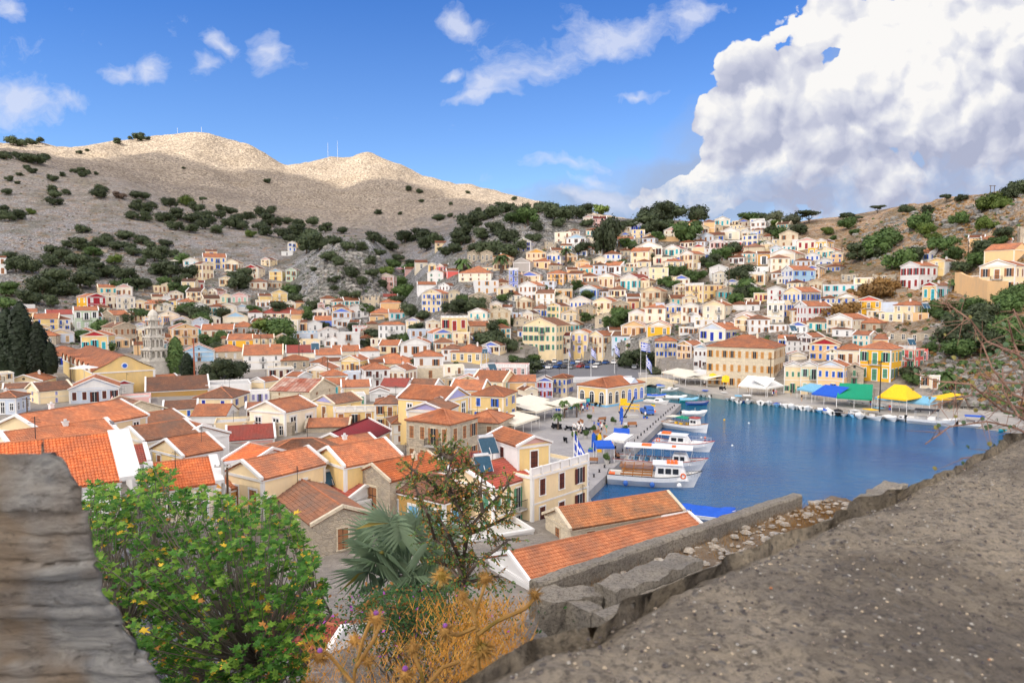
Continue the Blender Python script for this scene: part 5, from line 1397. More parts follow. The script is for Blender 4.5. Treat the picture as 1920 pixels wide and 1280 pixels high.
# palms
def palm(px,py,hpx,crown,lb,n=26,Y=None,z=None):
    g=(hit(px,py,60) if z is None else atz(px,py,z)) if Y is None else aty(px,py,Y); k=g.y/F; h=hpx*k; L=crown*k/2
    root=empty('palm_tree',tuple(g)); tag(root,lb,'palm tree','date palms'); r=random.Random(int(px))
    b=MB(); b.tube([(0,0,-.5),(.05,0,h*.5),(0,.05,h)],[.3*L/1.6,.2*L/1.6,.22*L/1.6],8); b.build('trunk',BARK,root)
    b=MB()
    for i in range(n):
        a=i*2.4; el=r.uniform(-.1,1.25); pts=[]
        for s in range(7):
            t=s/6; pts.append(Vector((math.cos(a)*L*t*math.cos(el*.8),math.sin(a)*L*t*math.cos(el*.8),h+L*(math.sin(el)*t-.75*t*t))))
        for p,q in zip(pts[:-1],pts[1:]):
            d=(q-p); s=d.cross(Vector((0,0,1))).normalized(); 
            for sg in (-1,1):
                w=L*.16; b.add([p,q,q+s*sg*w+Vector((0,0,-w*.5))+d*.5,p+s*sg*w+Vector((0,0,-w*.5))+d*.5],[(0,1,2,3)])
    b.build('fronds',LM['m'],root)
for a in [(940,512,30,34,'tall date palm beside the yellow blue shuttered hillside houses'),(868,506,16,36,'broad date palm below the twin grey stone houses'),(1061,503,34,24,'slender palm in front of the cream hillside house with blue shutters'),(1296,446,18,20,'palm beside the pink house high on the hill'),(468,590,16,16,'small palm in front of the white rooftop terrace'),(1790,545,18,30,'palm at the foot of the peach house terrace'),(1769,722,20,60,'wide low palm on the bank at the right')]: palm(*a)
for a in [(1058,783,30,24,'leftmost and tallest palm on the plaza in front of the awnings'),(1081,782,24,20,'middle palm on the plaza beside the shop awnings'),(1046,805,28,24,'nearest palm on the plaza with scooters at its foot')]: palm(*a,z=QZ)

def rocks():
    r=random.Random(55); b=MB(); b2=MB()
    P=[([(570,460),(640,450),(720,480),(730,570),(640,590),(570,560)],520,.7,2.6),([(880,420),(980,400),(1090,430),(1040,480),(900,480)],420,.6,2.4),([(1600,430),(1700,395),(1920,355),(1920,420),(1720,470),(1620,500)],700,.5,1.9),([(1740,600),(1920,600),(1920,800),(1740,740)],420,.4,1.4),([(0,440),(250,430),(420,520),(200,570),(0,560)],500,.6,1.8),([(1050,500),(1250,500),(1250,530),(1060,530)],100,.4,1.2)]
    for poly,n,s0,s1 in P:
        xs=[p[0] for p in poly];ys=[p[1] for p in poly]; k=0
        pts=[(r.uniform(min(xs),max(xs)),r.uniform(min(ys),max(ys))) for _ in range(n)]
        for x,y in pts:
            if not bool(inpoly(np.array([x]),np.array([y]),poly)[0]): continue
            g=hit(x,y,60)
            if g is None: continue
            s=s0+(s1-s0)*r.random()**2.2; m=5+r.randrange(3); ang=r.uniform(0,6.28); c=(g.x,g.y,g.z)
            v=[]; pr=[(s*r.uniform(.7,1),-s*.5),(s*r.uniform(.9,1.15),s*.05),(s*r.uniform(.55,.8),s*.42),(s*.15,s*r.uniform(.45,.6))]
            b.lathe(pr,m,c,0,r.uniform(.7,1.3),r.uniform(.6,1.1),ang)
    mt,t,bb=newmat('grey_limestone'); pos=t.new('ShaderNodeNewGeometry').outputs['Position']; n=t.noise(pos,.8,6,.7); col=t.mix(t.ramp(n,[(.4,0),(.62,1)]),(.16,.155,.15),(.42,.40,.37)); setb(t,bb,col,.95,t.bump(t.noise(pos,2.5,6,.75),1.0,.6))
    o=b.build('boulders',mt); tag(o,'grey limestone boulders strewn over the slopes','rocks',kind='stuff')
rocks()
def under():
    r=random.Random(56); b=MB()
    P=[([(880,560),(1000,460),(1120,430),(1380,425),(1560,460),(1740,600),(1700,690),(1300,660),(1000,660),(880,640)],900,.5,1.5,(0,0,1,2)),([(60,560),(420,500),(600,560),(700,600),(860,640),(860,690),(400,690),(60,690)],500,.5,1.4,(0,0,1)),([(1560,420),(1920,360),(1920,560),(1740,560),(1600,560)],700,.5,1.3,(2,2,2,1)),([(540,440),(760,440),(760,600),(560,600)],350,.5,1.4,(0,0,1)),([(0,300),(300,380),(700,430),(560,470),(0,560)],700,.6,1.3,(0,3,3)),([(1730,600),(1920,600),(1920,790),(1740,730)],420,.6,1.5,(0,1,1,2))]
    for poly,n,s0,s1,ms in P:
        xs=[p[0] for p in poly];ys=[p[1] for p in poly]
        for _ in range(n):
            x,y=r.uniform(min(xs),max(xs)),r.uniform(min(ys),max(ys))
            if not bool(inpoly(np.array([x]),np.array([y]),poly)[0]): continue
            g=hit(x,y,60)
            if g is None: continue
            s=r.uniform(s0,s1)*.7; m=r.choice(ms)
            for q in range(26):
                v=Vector((r.gauss(0,1),r.gauss(0,1),abs(r.gauss(0,1)))).normalized(); p=g+Vector((v.x*s,v.y*s,v.z*s*.8)); a=v.cross(Vector((r.uniform(-1,1),r.uniform(-1,1),r.uniform(-1,1)))).normalized()*s*.28; c=v.cross(a)
                b.add([p-a-c,p+a-c,p+a+c,p-a+c],[(0,1,2,3)],m)
    o=b.build('undergrowth',[LM['d'],LM['m'],LM['y'],LM['b']]); tag(o,'low scrub and dry weeds scattered over the slopes between houses','undergrowth',kind='stuff')
under()
# ---------------- boats
BW=plain('boat_white',(.78,.79,.80),.3,.06); BB=plain('boat_blue',(.04,.13,.45),.4); BT=plain('boat_turquoise',(.05,.42,.50),.4); BR=plain('antifouling_red',(.40,.06,.04),.5); BO=plain('life_orange',(.85,.16,.03),.5); BWD=plain('varnished_wood',(.38,.16,.05),.4)
TARPW=plain('white_tarp',(.72,.72,.70),.7); TARPB=plain('blue_tarp',(.02,.10,.52),.7); TARPG=plain('green_canvas',(.01,.27,.14),.7); TARPY=plain('yellow_canvas',(.86,.50,.02),.7); TARPL=plain('light_blue_canvas',(.18,.42,.60),.7); TARPC=plain('cream_canvas',(.72,.67,.56),.8); DK=plain('boat_deck',(.50,.46,.40),.7); BK=plain('black_rubber',(.02,.02,.022),.6)
def hullmb(L,B,H,rake=.12,flare=.7,n=14,tr=.85,low=.45):
    b=MB(); sec=[]
    for i in range(n+1):
        t=i/n; w=B/2*((1-max(0,(t-.45)/.55)**2.3)*(tr+(1-tr)*min(1,t/.35))); w=max(w,.02); x=L*t*(1-0)+0; sh=H*(1+.55*max(0,(t-.5)/.5)**2+.08*(1-t)); k=-.35*H*(1-t**4)
        dx=L*rake*(t**3)
        sec.append([(x-dx*.9,0,k),(x-dx*.7,w*flare*.8,0),(x-dx*.35,w*.94,sh*.55),(x,w,sh)])
    vs=[];m=7
    for s in sec:
        p=[s[3],s[2],s[1],s[0]]; vs+=[(x,y,z) for x,y,z in p]+[(x,-y,z) for x,y,z in (s[1],s[2],s[3])]
    fs=[];ms=[]
    for i in range(n):
        for k in range(6):
            a=i*m+k; fs.append((a,a+1,a+m+1,a+m)); ms.append(0 if k not in(2,3) else 1)
    fs.append(tuple(range(m))); ms.append(0)
    b.v=vs; b.f=fs; b.m=ms
    deck=MB(); dv=[];
    for s in sec: x,w,z=s[3]; dv+=[(x,w*.93,z-low*.0-H*low*.35),(x,-w*.93,z-H*low*.35)]
    deck.add(dv,[(2*i,2*i+1,2*i+3,2*i+2) for i in range(n)])
    rail=MB(); 
    for sg in (-1,1): rail.tube([(s[3][0],sg*s[3][1],s[3][2]) for s in sec],.05 if L>7 else .035,5)
    rail.tube([(0,-sec[0][3][1],sec[0][3][2]),(0,sec[0][3][1],sec[0][3][2])],.05 if L>7 else .035,5)
    return b,deck,rail,sec
def cabin(x0,x1,w,z0,h,sl=.25,r=.0):
    b=MB(); v=[(x0,-w,z0),(x1,-w,z0),(x1,w,z0),(x0,w,z0),(x0+sl*.3,-w*.9,z0+h),(x1-sl,-w*.86,z0+h),(x1-sl,w*.86,z0+h),(x0+sl*.3,w*.9,z0+h)]
    b.add(v,[(0,3,2,1),(4,5,6,7),(0,1,5,4),(1,2,6,5),(2,3,7,6),(3,0,4,7)]); return b
def winband(x0,x1,w,z0,h,n,sl=.25,front=True):
    b=MB()
    for sg in (-1,1):
        for i in range(n):
            a=x0+(x1-x0)*(i+.12)/n; c=x0+(x1-x0)*(i+.88)/n; b.box(a,c,sg*w-.03 if sg<0 else w*.93,sg*w*.93 if sg<0 else w+.03,z0,z0+h)
    if front: b.slab([(x1+sl*.55,-w*.8,z0-.05),(x1+sl*.55,w*.8,z0-.05),(x1+sl*.1,w*.74,z0+h),(x1+sl*.1,-w*.74,z0+h)],.04)
    return b
def ring(c,r,t,m):
    b=MB(); b.tube([(c[0]+r*math.cos(a*PI/6),c[1],c[2]+r*math.sin(a*PI/6)) for a in range(13)],t,5,cap=False); return b
def outboard(root,x,z):
    b=MB(); b.box(x-.30,x-.02,-.14,.14,z,z+.42); b.box(x-.22,x-.10,-.05,.05,z-.9,z); b.build('outboard_motor',BK,root)
def place2(name,p1,p2,z=0):
    a=atz(*p1,z); b_=atz(*p2,z); d=b_-a; return empty(name,(a.x,a.y,0),math.atan2(d.y,d.x)),d.length
# excursion boat
def excursion():
    root,L=place2('excursion_boat',(1140,904),(1316,914)); tag(root,'large white excursion boat with slatted orange wood stern shelter and blue fenders, nearest the camera','boat','excursion boats moored stern to the quay')
    h,d,r,s=hullmb(L,3.7,1.45,low=.5); h.build('hull',[BW,BB],root,smooth=False); d.build('deck',DK,root); r.build('rub_rail',BK,root)
    c=cabin(L*.50,L*.86,1.35,1.1,2.0,.9); o=c.build('wheelhouse',BW,root); winband(L*.53,L*.76,1.3,1.95,.7,3,.9).build('window',GLASS,o)
    b=MB(); b.box(L*.48,L*.80,-1.4,1.4,3.1,3.2); b.build('roof',BW,o)
    b=MB()
    for i in range(3): b.box(L*.63+i*.5,L*.63+i*.5+.42,-.8,.8,3.2,3.42)
    b.build('life_raft_stack',BO,root)
    b=MB()
    for x in (L*.16,L*.26,L*.36,L*.46):
        for y in (-1.4,1.4): b.slab([(x,y-.05,1.0),(x+.12,y-.05,1.0),(x+.32,y-.05,2.7),(x+.2,y-.05,2.7)],.1)
    for y in (-1.45,-.7,0,.7,1.45): b.box(L*.13,L*.50,y-.05,y+.05,2.65,2.73)
    for z in (1.25,1.6): [b.box(L*.14,L*.48,y-.03,y+.03,z,z+.22) for y in (-1.45,1.45)]
    b.build('wooden_shelter',BWD,root)
    for y,x in ((-1.95,L*.20),(-2.0,L*.48)): b=MB(); b.ball((x,y,.55),.34,sz=1.15); b.build('fender',BB,root,smooth=True)
    b=MB(); b.ball((L*.76,-1.8,.6),.34); b.build('fender',BW,root,smooth=True)
    ring((L*.80,-1.32,1.75),.3,.09,0).build('lifebuoy',BO,root)
    b=MB()
    for k in range(7): t=.80+k*.03; x=L*t; w=3.7/2*(1-max(0,(t-.45)/.55)**2.3); [b.tube([(x,sg*w*.9,1.5),(x,sg*w*.9,2.35)],.025,4) for sg in (-1,1)]
    b.build('bow_rail',MET,root)
    b=MB(); b.tube([(.5,-.9,1),(.4,-.9,1.9)],.05,5); b.box(.2,1.0,-1.5,-.6,1.0,1.7); b.build('stern_box',BO,root)
excursion()
def canopyboat():
    root,L=place2('passenger_boat',(1152,872),(1328,884)); tag(root,'white open sided passenger boat with long flat canopy, second from the camera','boat','excursion boats moored stern to the quay')
    h,d,r,s=hullmb(L,3.9,1.3,low=.5); h.build('hull',[BW,BT],root); d.build('deck',DK,root); r.build('rub_rail',BR,root)
    b=MB(); b.box(L*.12,L*.84,-1.75,1.75,3.3,3.4); b.build('canopy',BW,root)
    b=MB()
    for i in range(8):
        x=L*(.14+.095*i); [b.tube([(x,y,1),(x+(.5 if i==7 else 0),y,3.3)],.04,5) for y in (-1.7,1.7)]
    b.build('canopy_post',MET,root)
    c=cabin(L*.62,L*.82,1.2,1.0,1.5,.7); o=c.build('wheelhouse',BW,root); winband(L*.64,L*.76,1.15,1.6,.6,2,.7).build('window',GLASS,o)
    for i in range(7): b=MB(); x=L*(.16+.06*i); b.box(x,x+.4,-1.4,1.4,.9,1.3); b.box(x,x+.08,-1.4,1.4,1.3,1.75); b.build('bench_seat',TARPL if i%2 else BW,root)
    b=MB(); b.box(L*.30,L*.40,-.6,.6,3.4,3.6); b.box(L*.62,L*.66,-.5,.5,3.4,3.55); b.build('life_raft_stack',BO,root)
    b=MB(); [b.tube([(L*t,sg*1.4*(1-(t-.8)*3),1.4),(L*t,sg*1.4*(1-(t-.8)*3),2.1)],.03,4) for t in (.84,.88,.92,.96) for sg in (-1,1)]; b.build('bow_rail',MET,root)
canopyboat()
def cruiser():
    root,L=place2('cabin_cruiser',(1226,838),(1340,848)); tag(root,'white cabin cruiser with red stripe and orange raft on its roof, third from the camera','boat','excursion boats moored stern to the quay')
    h,d,r,s=hullmb(L,3.2,1.25,low=.25); h.build('hull',[BW,BR],root); d.build('deck',BW,root); r.build('rub_rail',BR,root)
    o=cabin(L*.26,L*.62,1.25,1.1,1.35,.9).build('wheelhouse',BW,root); winband(L*.30,L*.52,1.2,1.6,.55,2,.9).build('window',GLASS,o)
    b=MB(); b.box(L*.08,L*.56,-1.3,1.3,2.5,2.58); b.build('roof',BW,o); [MB().tube([(L*.1,y,1),(L*.1,y,2.5)],.04,5).build('post',MET,root) for y in (-1.2,1.2)]
    b=MB(); b.box(L*.14,L*.28,-.7,.7,2.58,2.85); b.build('life_raft_stack',BO,root)
    o=cabin(L*.62,L*.85,.9,1.1,.5,.5).build('trunk_cabin',BW,root)
    b=MB(); P=[(L*(.55+.065*k),1.5*(1-max(0,(.1+.065*k)/.55)**2.3),1.35+.05*k) for k in range(7)]
    for sg in (-1,1): b.tube([(x,sg*y,z+.7) for x,y,z in P],.025,4); [b.tube([(x,sg*y,z),(x,sg*y,z+.7)],.02,4) for x,y,z in P]
    b.build('bow_rail',MET,root); ring((L*.1,-1.35,1.6),.28,.08,0).build('lifebuoy',BO,root); b=MB(); b.ball((.2,-1.2,.9),.35); b.build('fender',TARPB,root,smooth=True)
cruiser()
def caique():
    root,L=place2('fishing_boat',(1246,800),(1328,812)); tag(root,'white fishing boat with green awning and aft wheelhouse, beside the quay end','boat')
    h,d,r,s=hullmb(L,3.2,1.2,rake=.05,low=.6); h.build('hull',[BW,BR],root); d.build('deck',DK,root); r.build('rub_rail',BWD,root)
    o=cabin(L*.62,L*.80,.85,1.0,1.6,.25).build('wheelhouse',BW,root); winband(L*.64,L*.77,.82,1.7,.5,2,.25).build('window',GLASS,o); b=MB(); b.box(L*.60,L*.80,-.95,.95,2.6,2.7); b.build('roof',BR,o)
    b=MB(); b.slab([(L*.1,-1.3,2.4),(L*.32,-1.3,2.5),(L*.32,1.3,2.5),(L*.1,1.3,2.4)],.05); b.build('awning',TARPC,root)
    b=MB(); b.slab([(L*.32,-1.3,2.5),(L*.60,-1.3,2.4),(L*.60,1.3,2.4),(L*.32,1.3,2.5)],.05); b.build('awning',TARPG,root)
    b=MB(); [b.tube([(L*t,y,.9),(L*t,y,2.45)],.035,5) for t in (.1,.32,.6) for y in (-1.2,1.2)]; b.tube([(L*.7,0,2.6),(L*.7,0,4.6)],.05,5); b.tube([(L*.45,0,1),(L*.45,0,4.0)],.05,5); b.build('mast',MET,root)
    b=MB(); [b.box(L*t,L*t+.5,y,y+.5,1,1.4) for t,y in ((.4,-.9),(.48,.2),(.25,-.3))]; b.build('fish_crate',TARPY,root)
caique()
def smallboat(kind,L,B,hc,cc):
    root=empty('small_boat',(0,0,0)); h,d,r,s=hullmb(L,B,.62,rake=.16,low=.8 if kind!='tarp' else .2,n=10,tr=.8); h.build('hull',[hc,hc],root); d.build('deck',DK if kind!='tarp' else cc,root); r.build('rub_rail',BK if kind=='rib' else BWD if kind=='wood' else WHITE,root)
    if kind=='tarp':
        b=MB(); vs=[]; n=len(s)
        for i,q in enumerate(s): x,w,z=q[3]; vs+=[(x,-w,z+.02),(x,-w*.5,z+.25+.05*math.sin(i*2)),(x,0,z+.38+.07*math.sin(i*1.7)),(x,w*.5,z+.25),(x,w,z+.02)]
        b.add(vs,[(5*i+k,5*i+k+1,5*i+k+6,5*i+k+5) for i in range(n-1) for k in range(4)]+[(0,1,2,3,4)]); b.build('cover',cc,root)
    elif kind=='cuddy':
        o=cabin(L*.42,L*.74,B*.34,.5,.62,.45).build('cuddy',cc,root); winband(L*.46,L*.64,B*.33,.75,.24,1,.4).build('window',GLASS,o)
    elif kind=='bimini':
        b=MB(); b.slab([(L*.15,-B*.42,1.7),(L*.62,-B*.42,1.75),(L*.62,B*.42,1.75),(L*.15,B*.42,1.7)],.06); b.build('canopy',cc,root); b=MB(); [b.tube([(L*t,y*B*.4,.5),(L*t,y*B*.4,1.72)],.025,4) for t in (.16,.6) for y in (-1,1)]; b.build('canopy_post',MET,root)
        MB().box(L*.4,L*.55,-.25,.25,.3,1.0).build('console',BW,root)
    else:
        b=MB(); [b.box(L*t,L*t+.28,-B*.4*k,B*.4*k,.36,.42) for t,k in ((.1,1),(.38,1.05),(.62,.85))]; b.build('thwart',BWD if kind=='wood' else BW,root)
    if kind!='wood': outboard(root,0,.45)
    return root
PRO={}
def putboat(px,py,hd,kind,hc,cc,lb,L=5,B=2.0,z=0,group='small boats moored along the harbour'):
    k=(kind,hc,cc); g=atz(px,py,z)
    if k in PRO: o=copy_tree(PRO[k])
    else: o=PRO[k]=smallboat(kind,5.2,2.0,{'w':BW,'b':BB,'t':BT,'l':SH['l'],'k':BK}[hc],{'w':TARPW,'b':TARPB,'g':SH['x'],'y':TARPY,'W':BW,'k':BK,'l':TARPL}[cc])
    o.location=(g.x,g.y,z); o.rotation_euler=(0,0,R(hd)); s=L/5.2; o.scale=(s,s,s); o.location-=Vector((math.cos(R(hd)),math.sin(R(hd)),0))*L/2; tag(o,lb,'small boat',group)
far=[(1322,905,'bimini','w','g'),(1335,906,'bimini','w','w'),(1353,908,'tarp','w','w'),(1366,912,'wood','w','w'),(1383,931,'bimini','w','l'),(1401,934,'cuddy','w','W'),(1412,932,'wood','w','w')]
H4=lambda x,y:(1300+x/4.92,560+y/4.92)
RW=[(105,885,'bimini','w','b'),(175,888,'cuddy','w','W'),(255,893,'wood','w','w'),(320,915,'wood','w','b'),(412,938,'bimini','w','l'),(497,945,'bimini','w','w'),(552,940,'cuddy','w','W'),(622,955,'tarp','w','w'),(700,962,'tarp','w','w'),(768,975,'tarp','l','b'),(852,982,'tarp','w','w'),(905,996,'tarp','w','w'),(960,1000,'tarp','w','w'),(1005,1002,'tarp','w','w'),(1060,1012,'tarp','w','w'),
    (1165,1030,'cuddy','l','W'),(1255,1045,'tarp','w','w'),(1335,1055,'tarp','k','k'),(1385,1062,'wood','w','w'),(1472,1065,'cuddy','l','W'),(1530,1082,'tarp','w','w')]
KN={'bimini':'open motor boat with a flat canopy','cuddy':'small motor boat with a low cabin','wood':'open rowing boat with bench seats','tarp':'motor boat under a sheet cover'}
CNB={'w':'white','b':'blue','g':'dark','y':'yellow','W':'white','k':'black','l':'light blue'}
ordn=['leftmost','second','third','fourth','fifth','sixth','seventh','eighth','ninth','tenth','eleventh','twelfth','thirteenth','fourteenth','fifteenth','sixteenth','seventeenth','eighteenth','nineteenth','twentieth','twenty-first']
for i,(x,y,k,hc,cc) in enumerate(RW):
    p=H4(x,y+14); putboat(p[0],p[1],-108+(i*37%17)-8+180*(i%3==1),k,hc,cc,'%s boat from the left on the far quay, %s'%(ordn[i] if i else 'first',KN[k] if k!='tarp' else CNB[cc]+' sheet covered motor boat'),L=4.6+.5*(i%3),B=2)
for i,(x,y,k,hc,cc) in enumerate([(60,880,'wood','w','w'),(140,886,'tarp','w','b'),(215,890,'tarp','w','w'),(290,902,'bimini','w','w'),(365,925,'cuddy','w','W'),(455,942,'wood','b','w'),(590,948,'wood','w','w'),(660,958,'cuddy','w','W'),(735,968,'wood','w','w'),(810,978,'cuddy','w','W'),(1110,1020,'wood','w','w'),(1210,1038,'tarp','w','b'),(1430,1062,'wood','l','w'),(1500,1075,'bimini','w','w')]):
    p=H4(x,y+13); putboat(p[0],p[1],-100+(i*53%23)-10,k,hc,cc,'small %s squeezed in along the far quay'%KN[k],4.3)
I4=lambda x,y:(1580+x/4.924,560+y/4.924)
for (x,y,k,hc,cc,L,hd,lb) in [(100,1062,'cuddy','l','W',4.6,-95,'pale blue motor boat below the green restaurant awning'),(155,1082,'tarp','w','w',5.2,-110,'white covered boat just left of the yellow topped boat'),(275,1110,'bimini','w','y',6,-80,'white boat with a yellow canopy below the light blue awning'),(345,1078,'bimini','w','l',5,-85,'slim white boat tucked behind the yellow topped boat'),(440,1120,'tarp','w','w',5.6,-95,'white boat with a tall pale cover right of the yellow topped boat'),(553,1125,'cuddy','w','W',5.2,-85,'white motor boat with a glazed cabin beside the pale covered boat'),
    (830,1160,'bimini','w','k',9,-35,'largest white boat on the right side of the harbour, lying slantwise'),(870,1085,'tarp','b','y',5,-10,'blue and yellow boat drawn up beside the large slantwise boat'),(1260,1190,'bimini','w','b',7,-30,'blue and white boat half hidden by twigs at the right edge'),(1580,1230,'wood','t','w',5,-20,'turquoise boat at the far right end of the quay')]:
    p=I4(x,y); putboat(p[0],p[1],hd,k,hc,cc,lb,L)
for (px,py,k,hc,cc,L,hd,lb) in [(1248,727,'tarp','w','b',5.5,10,'blue covered boat inside the channel by the bridge'),(1256,734,'cuddy','w','W',5.6,15,'white cabin boat at the mouth of the channel'),(1216,744,'wood','w','w',5,-5,'open boat moored nearest the quay hall'),(1231,746,'tarp','w','b',5,-8,'blue covered dinghy behind the quay hall platform'),(1247,748,'wood','w','w',5,-8,'white open dinghy behind the quay hall platform'),(1268,749,'tarp','w','w',5.4,-10,'white boat with red stripe at the platform corner'),
    (1292,753,'tarp','t','l',5,5,'turquoise covered boat off the platform corner'),(1309,759,'wood','b','w',5.8,5,'small blue fishing boat off the platform corner'),(1302,792 if 0 else 779,'tarp','w','w',5.5,-5,'boat lying behind the fishing boat with green awning'),
    (1328,968,'tarp','b','b',6,-25,'blue covered boat behind the near stone house'),(1352,978,'tarp','w','b',6.5,-15,'blue covered boat with white stern at the near shore'),(1166,897,'cuddy','w','W',4.5,0,'small tender behind the nearest excursion boat')]:
    putboat(px,py,hd,k,hc,cc,lb,L)
putboat(1232,757,-35,'cuddy','w','W','grey inflatable boat stored on the quay platform',6,z=QZ)
tag(MB().ball((0,0,0),.22,n=10).build('mooring_buoy',TARPY,None,tuple(atz(1358,787,0.08)),smooth=True),'yellow mooring buoy floating in the middle of the harbour','buoy','mooring buoys')
for px,py,lb in [(1315,820,'white buoy beside the red one off the cabin cruiser'),(1373,835,'lone white buoy right of the cabin cruiser'),(1404,793,'farther white buoy in open water')]: tag(MB().ball((0,0,0),.2,n=10).build('mooring_buoy',BW,None,tuple(atz(px,py,0.08)),smooth=True),lb,'buoy','mooring buoys')
tag(MB().ball((0,0,0),.2,n=10).build('mooring_buoy',BO,None,tuple(atz(1322,820,0.08)),smooth=True),'red buoy floating off the cabin cruiser','buoy','mooring buoys')
# ---------------- awnings
def awning(xl,yl,xr,yr,D,mat,lb,rise=.9,zf=3.5,val=.35,posts=True,name='awning',cat='awning',peak=False):
    A=atz(xl,yl,zf);B=atz(xr,yr,zf); d=B-A; L=d.length; root=empty(name,(A.x,A.y,QZ),math.atan2(d.y,d.x)); tag(root,lb,cat); h=zf-QZ
    b=MB(); n=max(2,int(L/1.5))
    if peak:
        b.add([(0,0,h),(L,0,h),(L,D,h),(0,D,h),(L*.3,D*.5,h+rise),(L*.7,D*.5,h+rise)],[(0,1,5,4),(2,3,4,5),(1,2,5),(3,0,4)])
    else:
        for i in range(n):
            x0,x1=L*i/n,L*(i+1)/n; xm=(x0+x1)/2; s=.05
            b.add([(x0,0,h),(xm,0,h-s),(xm,D,h+rise-s),(x0,D,h+rise)],[(0,1,2,3)]); b.add([(xm,0,h-s),(x1,0,h),(x1,D,h+rise),(xm,D,h+rise-s)],[(0,1,2,3)])
    b.box(-.02,L+.02,-.03,0,h-val,h+.01); b.box(-.03,0,0,D,h-val*.6,h); b.box(L,L+.03,0,D,h-val*.6,h)
    b.build('canvas',mat,root)
    if posts:
        b=MB(); [b.tube([(L*i/max(1,n//2)*1.0,y,0),(L*i/max(1,n//2)*1.0,y,h)],.05,5) for i in range(max(1,n//2)+1) for y in (.1,D-.1)]; b.build('post',WHITE,root)
    return root
for a in [(1240,697,1277,703,6,TARPC,'leftmost cream awning past the bridge, beside the clipped trees',1.0),(1262,703,1285,708,5,TARPC,'second cream awning past the bridge',1.0),(1280,700,1316,706,6,TARPW,'third white awning left of the small white house',1.2),(1303,705,1325,711,5,TARPC,'cream awning directly left of the big stone mansion',1.0),
    (1384,722,1436,727,5,TARPW,'long white awning in front of the stone mansion',2.2),(1440,727,1470,722,5,TARPW,'short white awning at the mansion corner',2.0),(1494,728,1528,734,4,TARPL,'pale blue awning left of the blue one',1.2),(1522,737,1568,743,5,TARPB,'bright blue scalloped awning between pale blue and green',1.8),
    (1569,744,1635,748,10,TARPG,'large green restaurant tent on the far quay',2.2),(1640,745,1686,751,4,TARPL,'left of the two light blue awnings under the yellow tent',1.1),(1687,751,1743,757,4,TARPL,'right of the two light blue awnings under the yellow tent',1.1),(1742,744,1766,748,6,TARPY,'small yellow awning at the right end of the restaurants',.8)]:
    awning(*a[:7],rise=a[7])
awning(1645,743,1700,749,7.5,TARPY,'large peaked yellow restaurant tent on the far quay',2.6,zf=4.4,peak=True)
for a in [(1006,772,1052,758,5,TARPC,'largest cream awning over the shops left of the plaza palms',.8),(1054,764,1098,750,4,TARPC,'long pale awning beside the quay hall on the plaza',.6),(966,796,1012,781,5,TARPC,'nearest cream awning at the lower left of the plaza',.7),(985,760,1030,748,5,TARPC,'farther cream awning behind the plaza palms',.7),
    (1057,654,1096,658,6,TARPC,'cream awning below the yellow lavender shuttered house by the car park',1.2),(1128,665,1160,668,6,TARPW,'white awning with violet trim behind the car park',1.4),(1116,655,1134,658,4,TARPC,'small cream awning beside the violet trimmed one',1.0)]:
    awning(*a[:7],rise=a[7])
for a in [(1132,822,1170,826,4.5,TARPW,'white half of the canopy on the plaza edge'),(1150,814,1180,815,4.5,TARPB,'blue half of the canopy on the plaza edge'),(1118,837,1152,837,3.6,TARPB,'blue canopy nearest the camera on the plaza edge')]: awning(*a[:7],rise=.25,zf=3.6)
for a in [(1333,712,'left'),(1357,716,'right')]:
    g=atz(a[0]-4,a[1],3.0); b=MB(); n=8; b.add([(0,0,0),(1.9,0,0),(1.9,1.2,1.5),(0,1.2,1.5),(.95,1.2,1.9),(.95,.2,.9)],[(0,1,5),(1,2,4,5),(0,5,4,3)]); o=b.build('awning',TARPY,None,tuple(g),R(-25)); tag(o,'%s small round yellow awning on the mansion ground floor'%a[2],'awning','yellow awnings on the mansion')
# house sun awnings
def umb(px,py,Y,r,mat,lb,z=None):
    g=aty(px,py,Y) if z is None else atz(px,py,z); root=empty('parasol',tuple(g)); tag(root,lb,'parasol'); b=MB(); vs=[(0,0,2.7)]+[(r*math.cos(k*PI/4),r*math.sin(k*PI/4),2.1) for k in range(8)]; b.add(vs,[(0,1+k,1+(k+1)%8) for k in range(8)]); b.build('canopy',mat,root); MB().tube([(0,0,0),(0,0,2.6)],.04,5).build('pole',MET,root)
umb(750,512,345,2.6,SH['p'],'pink parasol on a terrace at the edge of the gorge'); umb(327,497,350,2.4,TARPC,'cream parasol above the hillside houses at left'); umb(158,709,135,2.6,TARPW,'white parasol on a roof terrace below the church')
# ---------------- cars, scooters, people
def car(mat):
    root=empty('parked_car',(0,0,0)); b=MB(); pr=[(-2.1,.35),(-2.1,.8),(-1.9,.95),(-.9,1.0),(1.2,1.0),(2.0,.85),(2.1,.6),(2.1,.35)]; b.prism(pr,-.85,.85); b.build('body',mat,root)
    b=MB(); v=[(-1.7,-.8,.97),(.95,-.8,.97),(.95,.8,.97),(-1.7,.8,.97),(-1.35,-.66,1.45),(.3,-.66,1.45),(.3,.66,1.45),(-1.35,.66,1.45)]; b.add(v,[(0,1,5,4),(1,2,6,5),(2,3,7,6),(3,0,4,7)]); b.build('window',GLASS,root)
    b=MB(); b.box(-1.38,.33,-.67,.67,1.44,1.5); b.build('roof',mat,root)
    me=None
    for x in (-1.3,1.3):
        for y in (-.85,.7):
            b=MB(); b.tube([(0,0,0),(0,.16,0)],.32,10); o=b.build('wheel',BK,root,(x,y,.32))
    return root
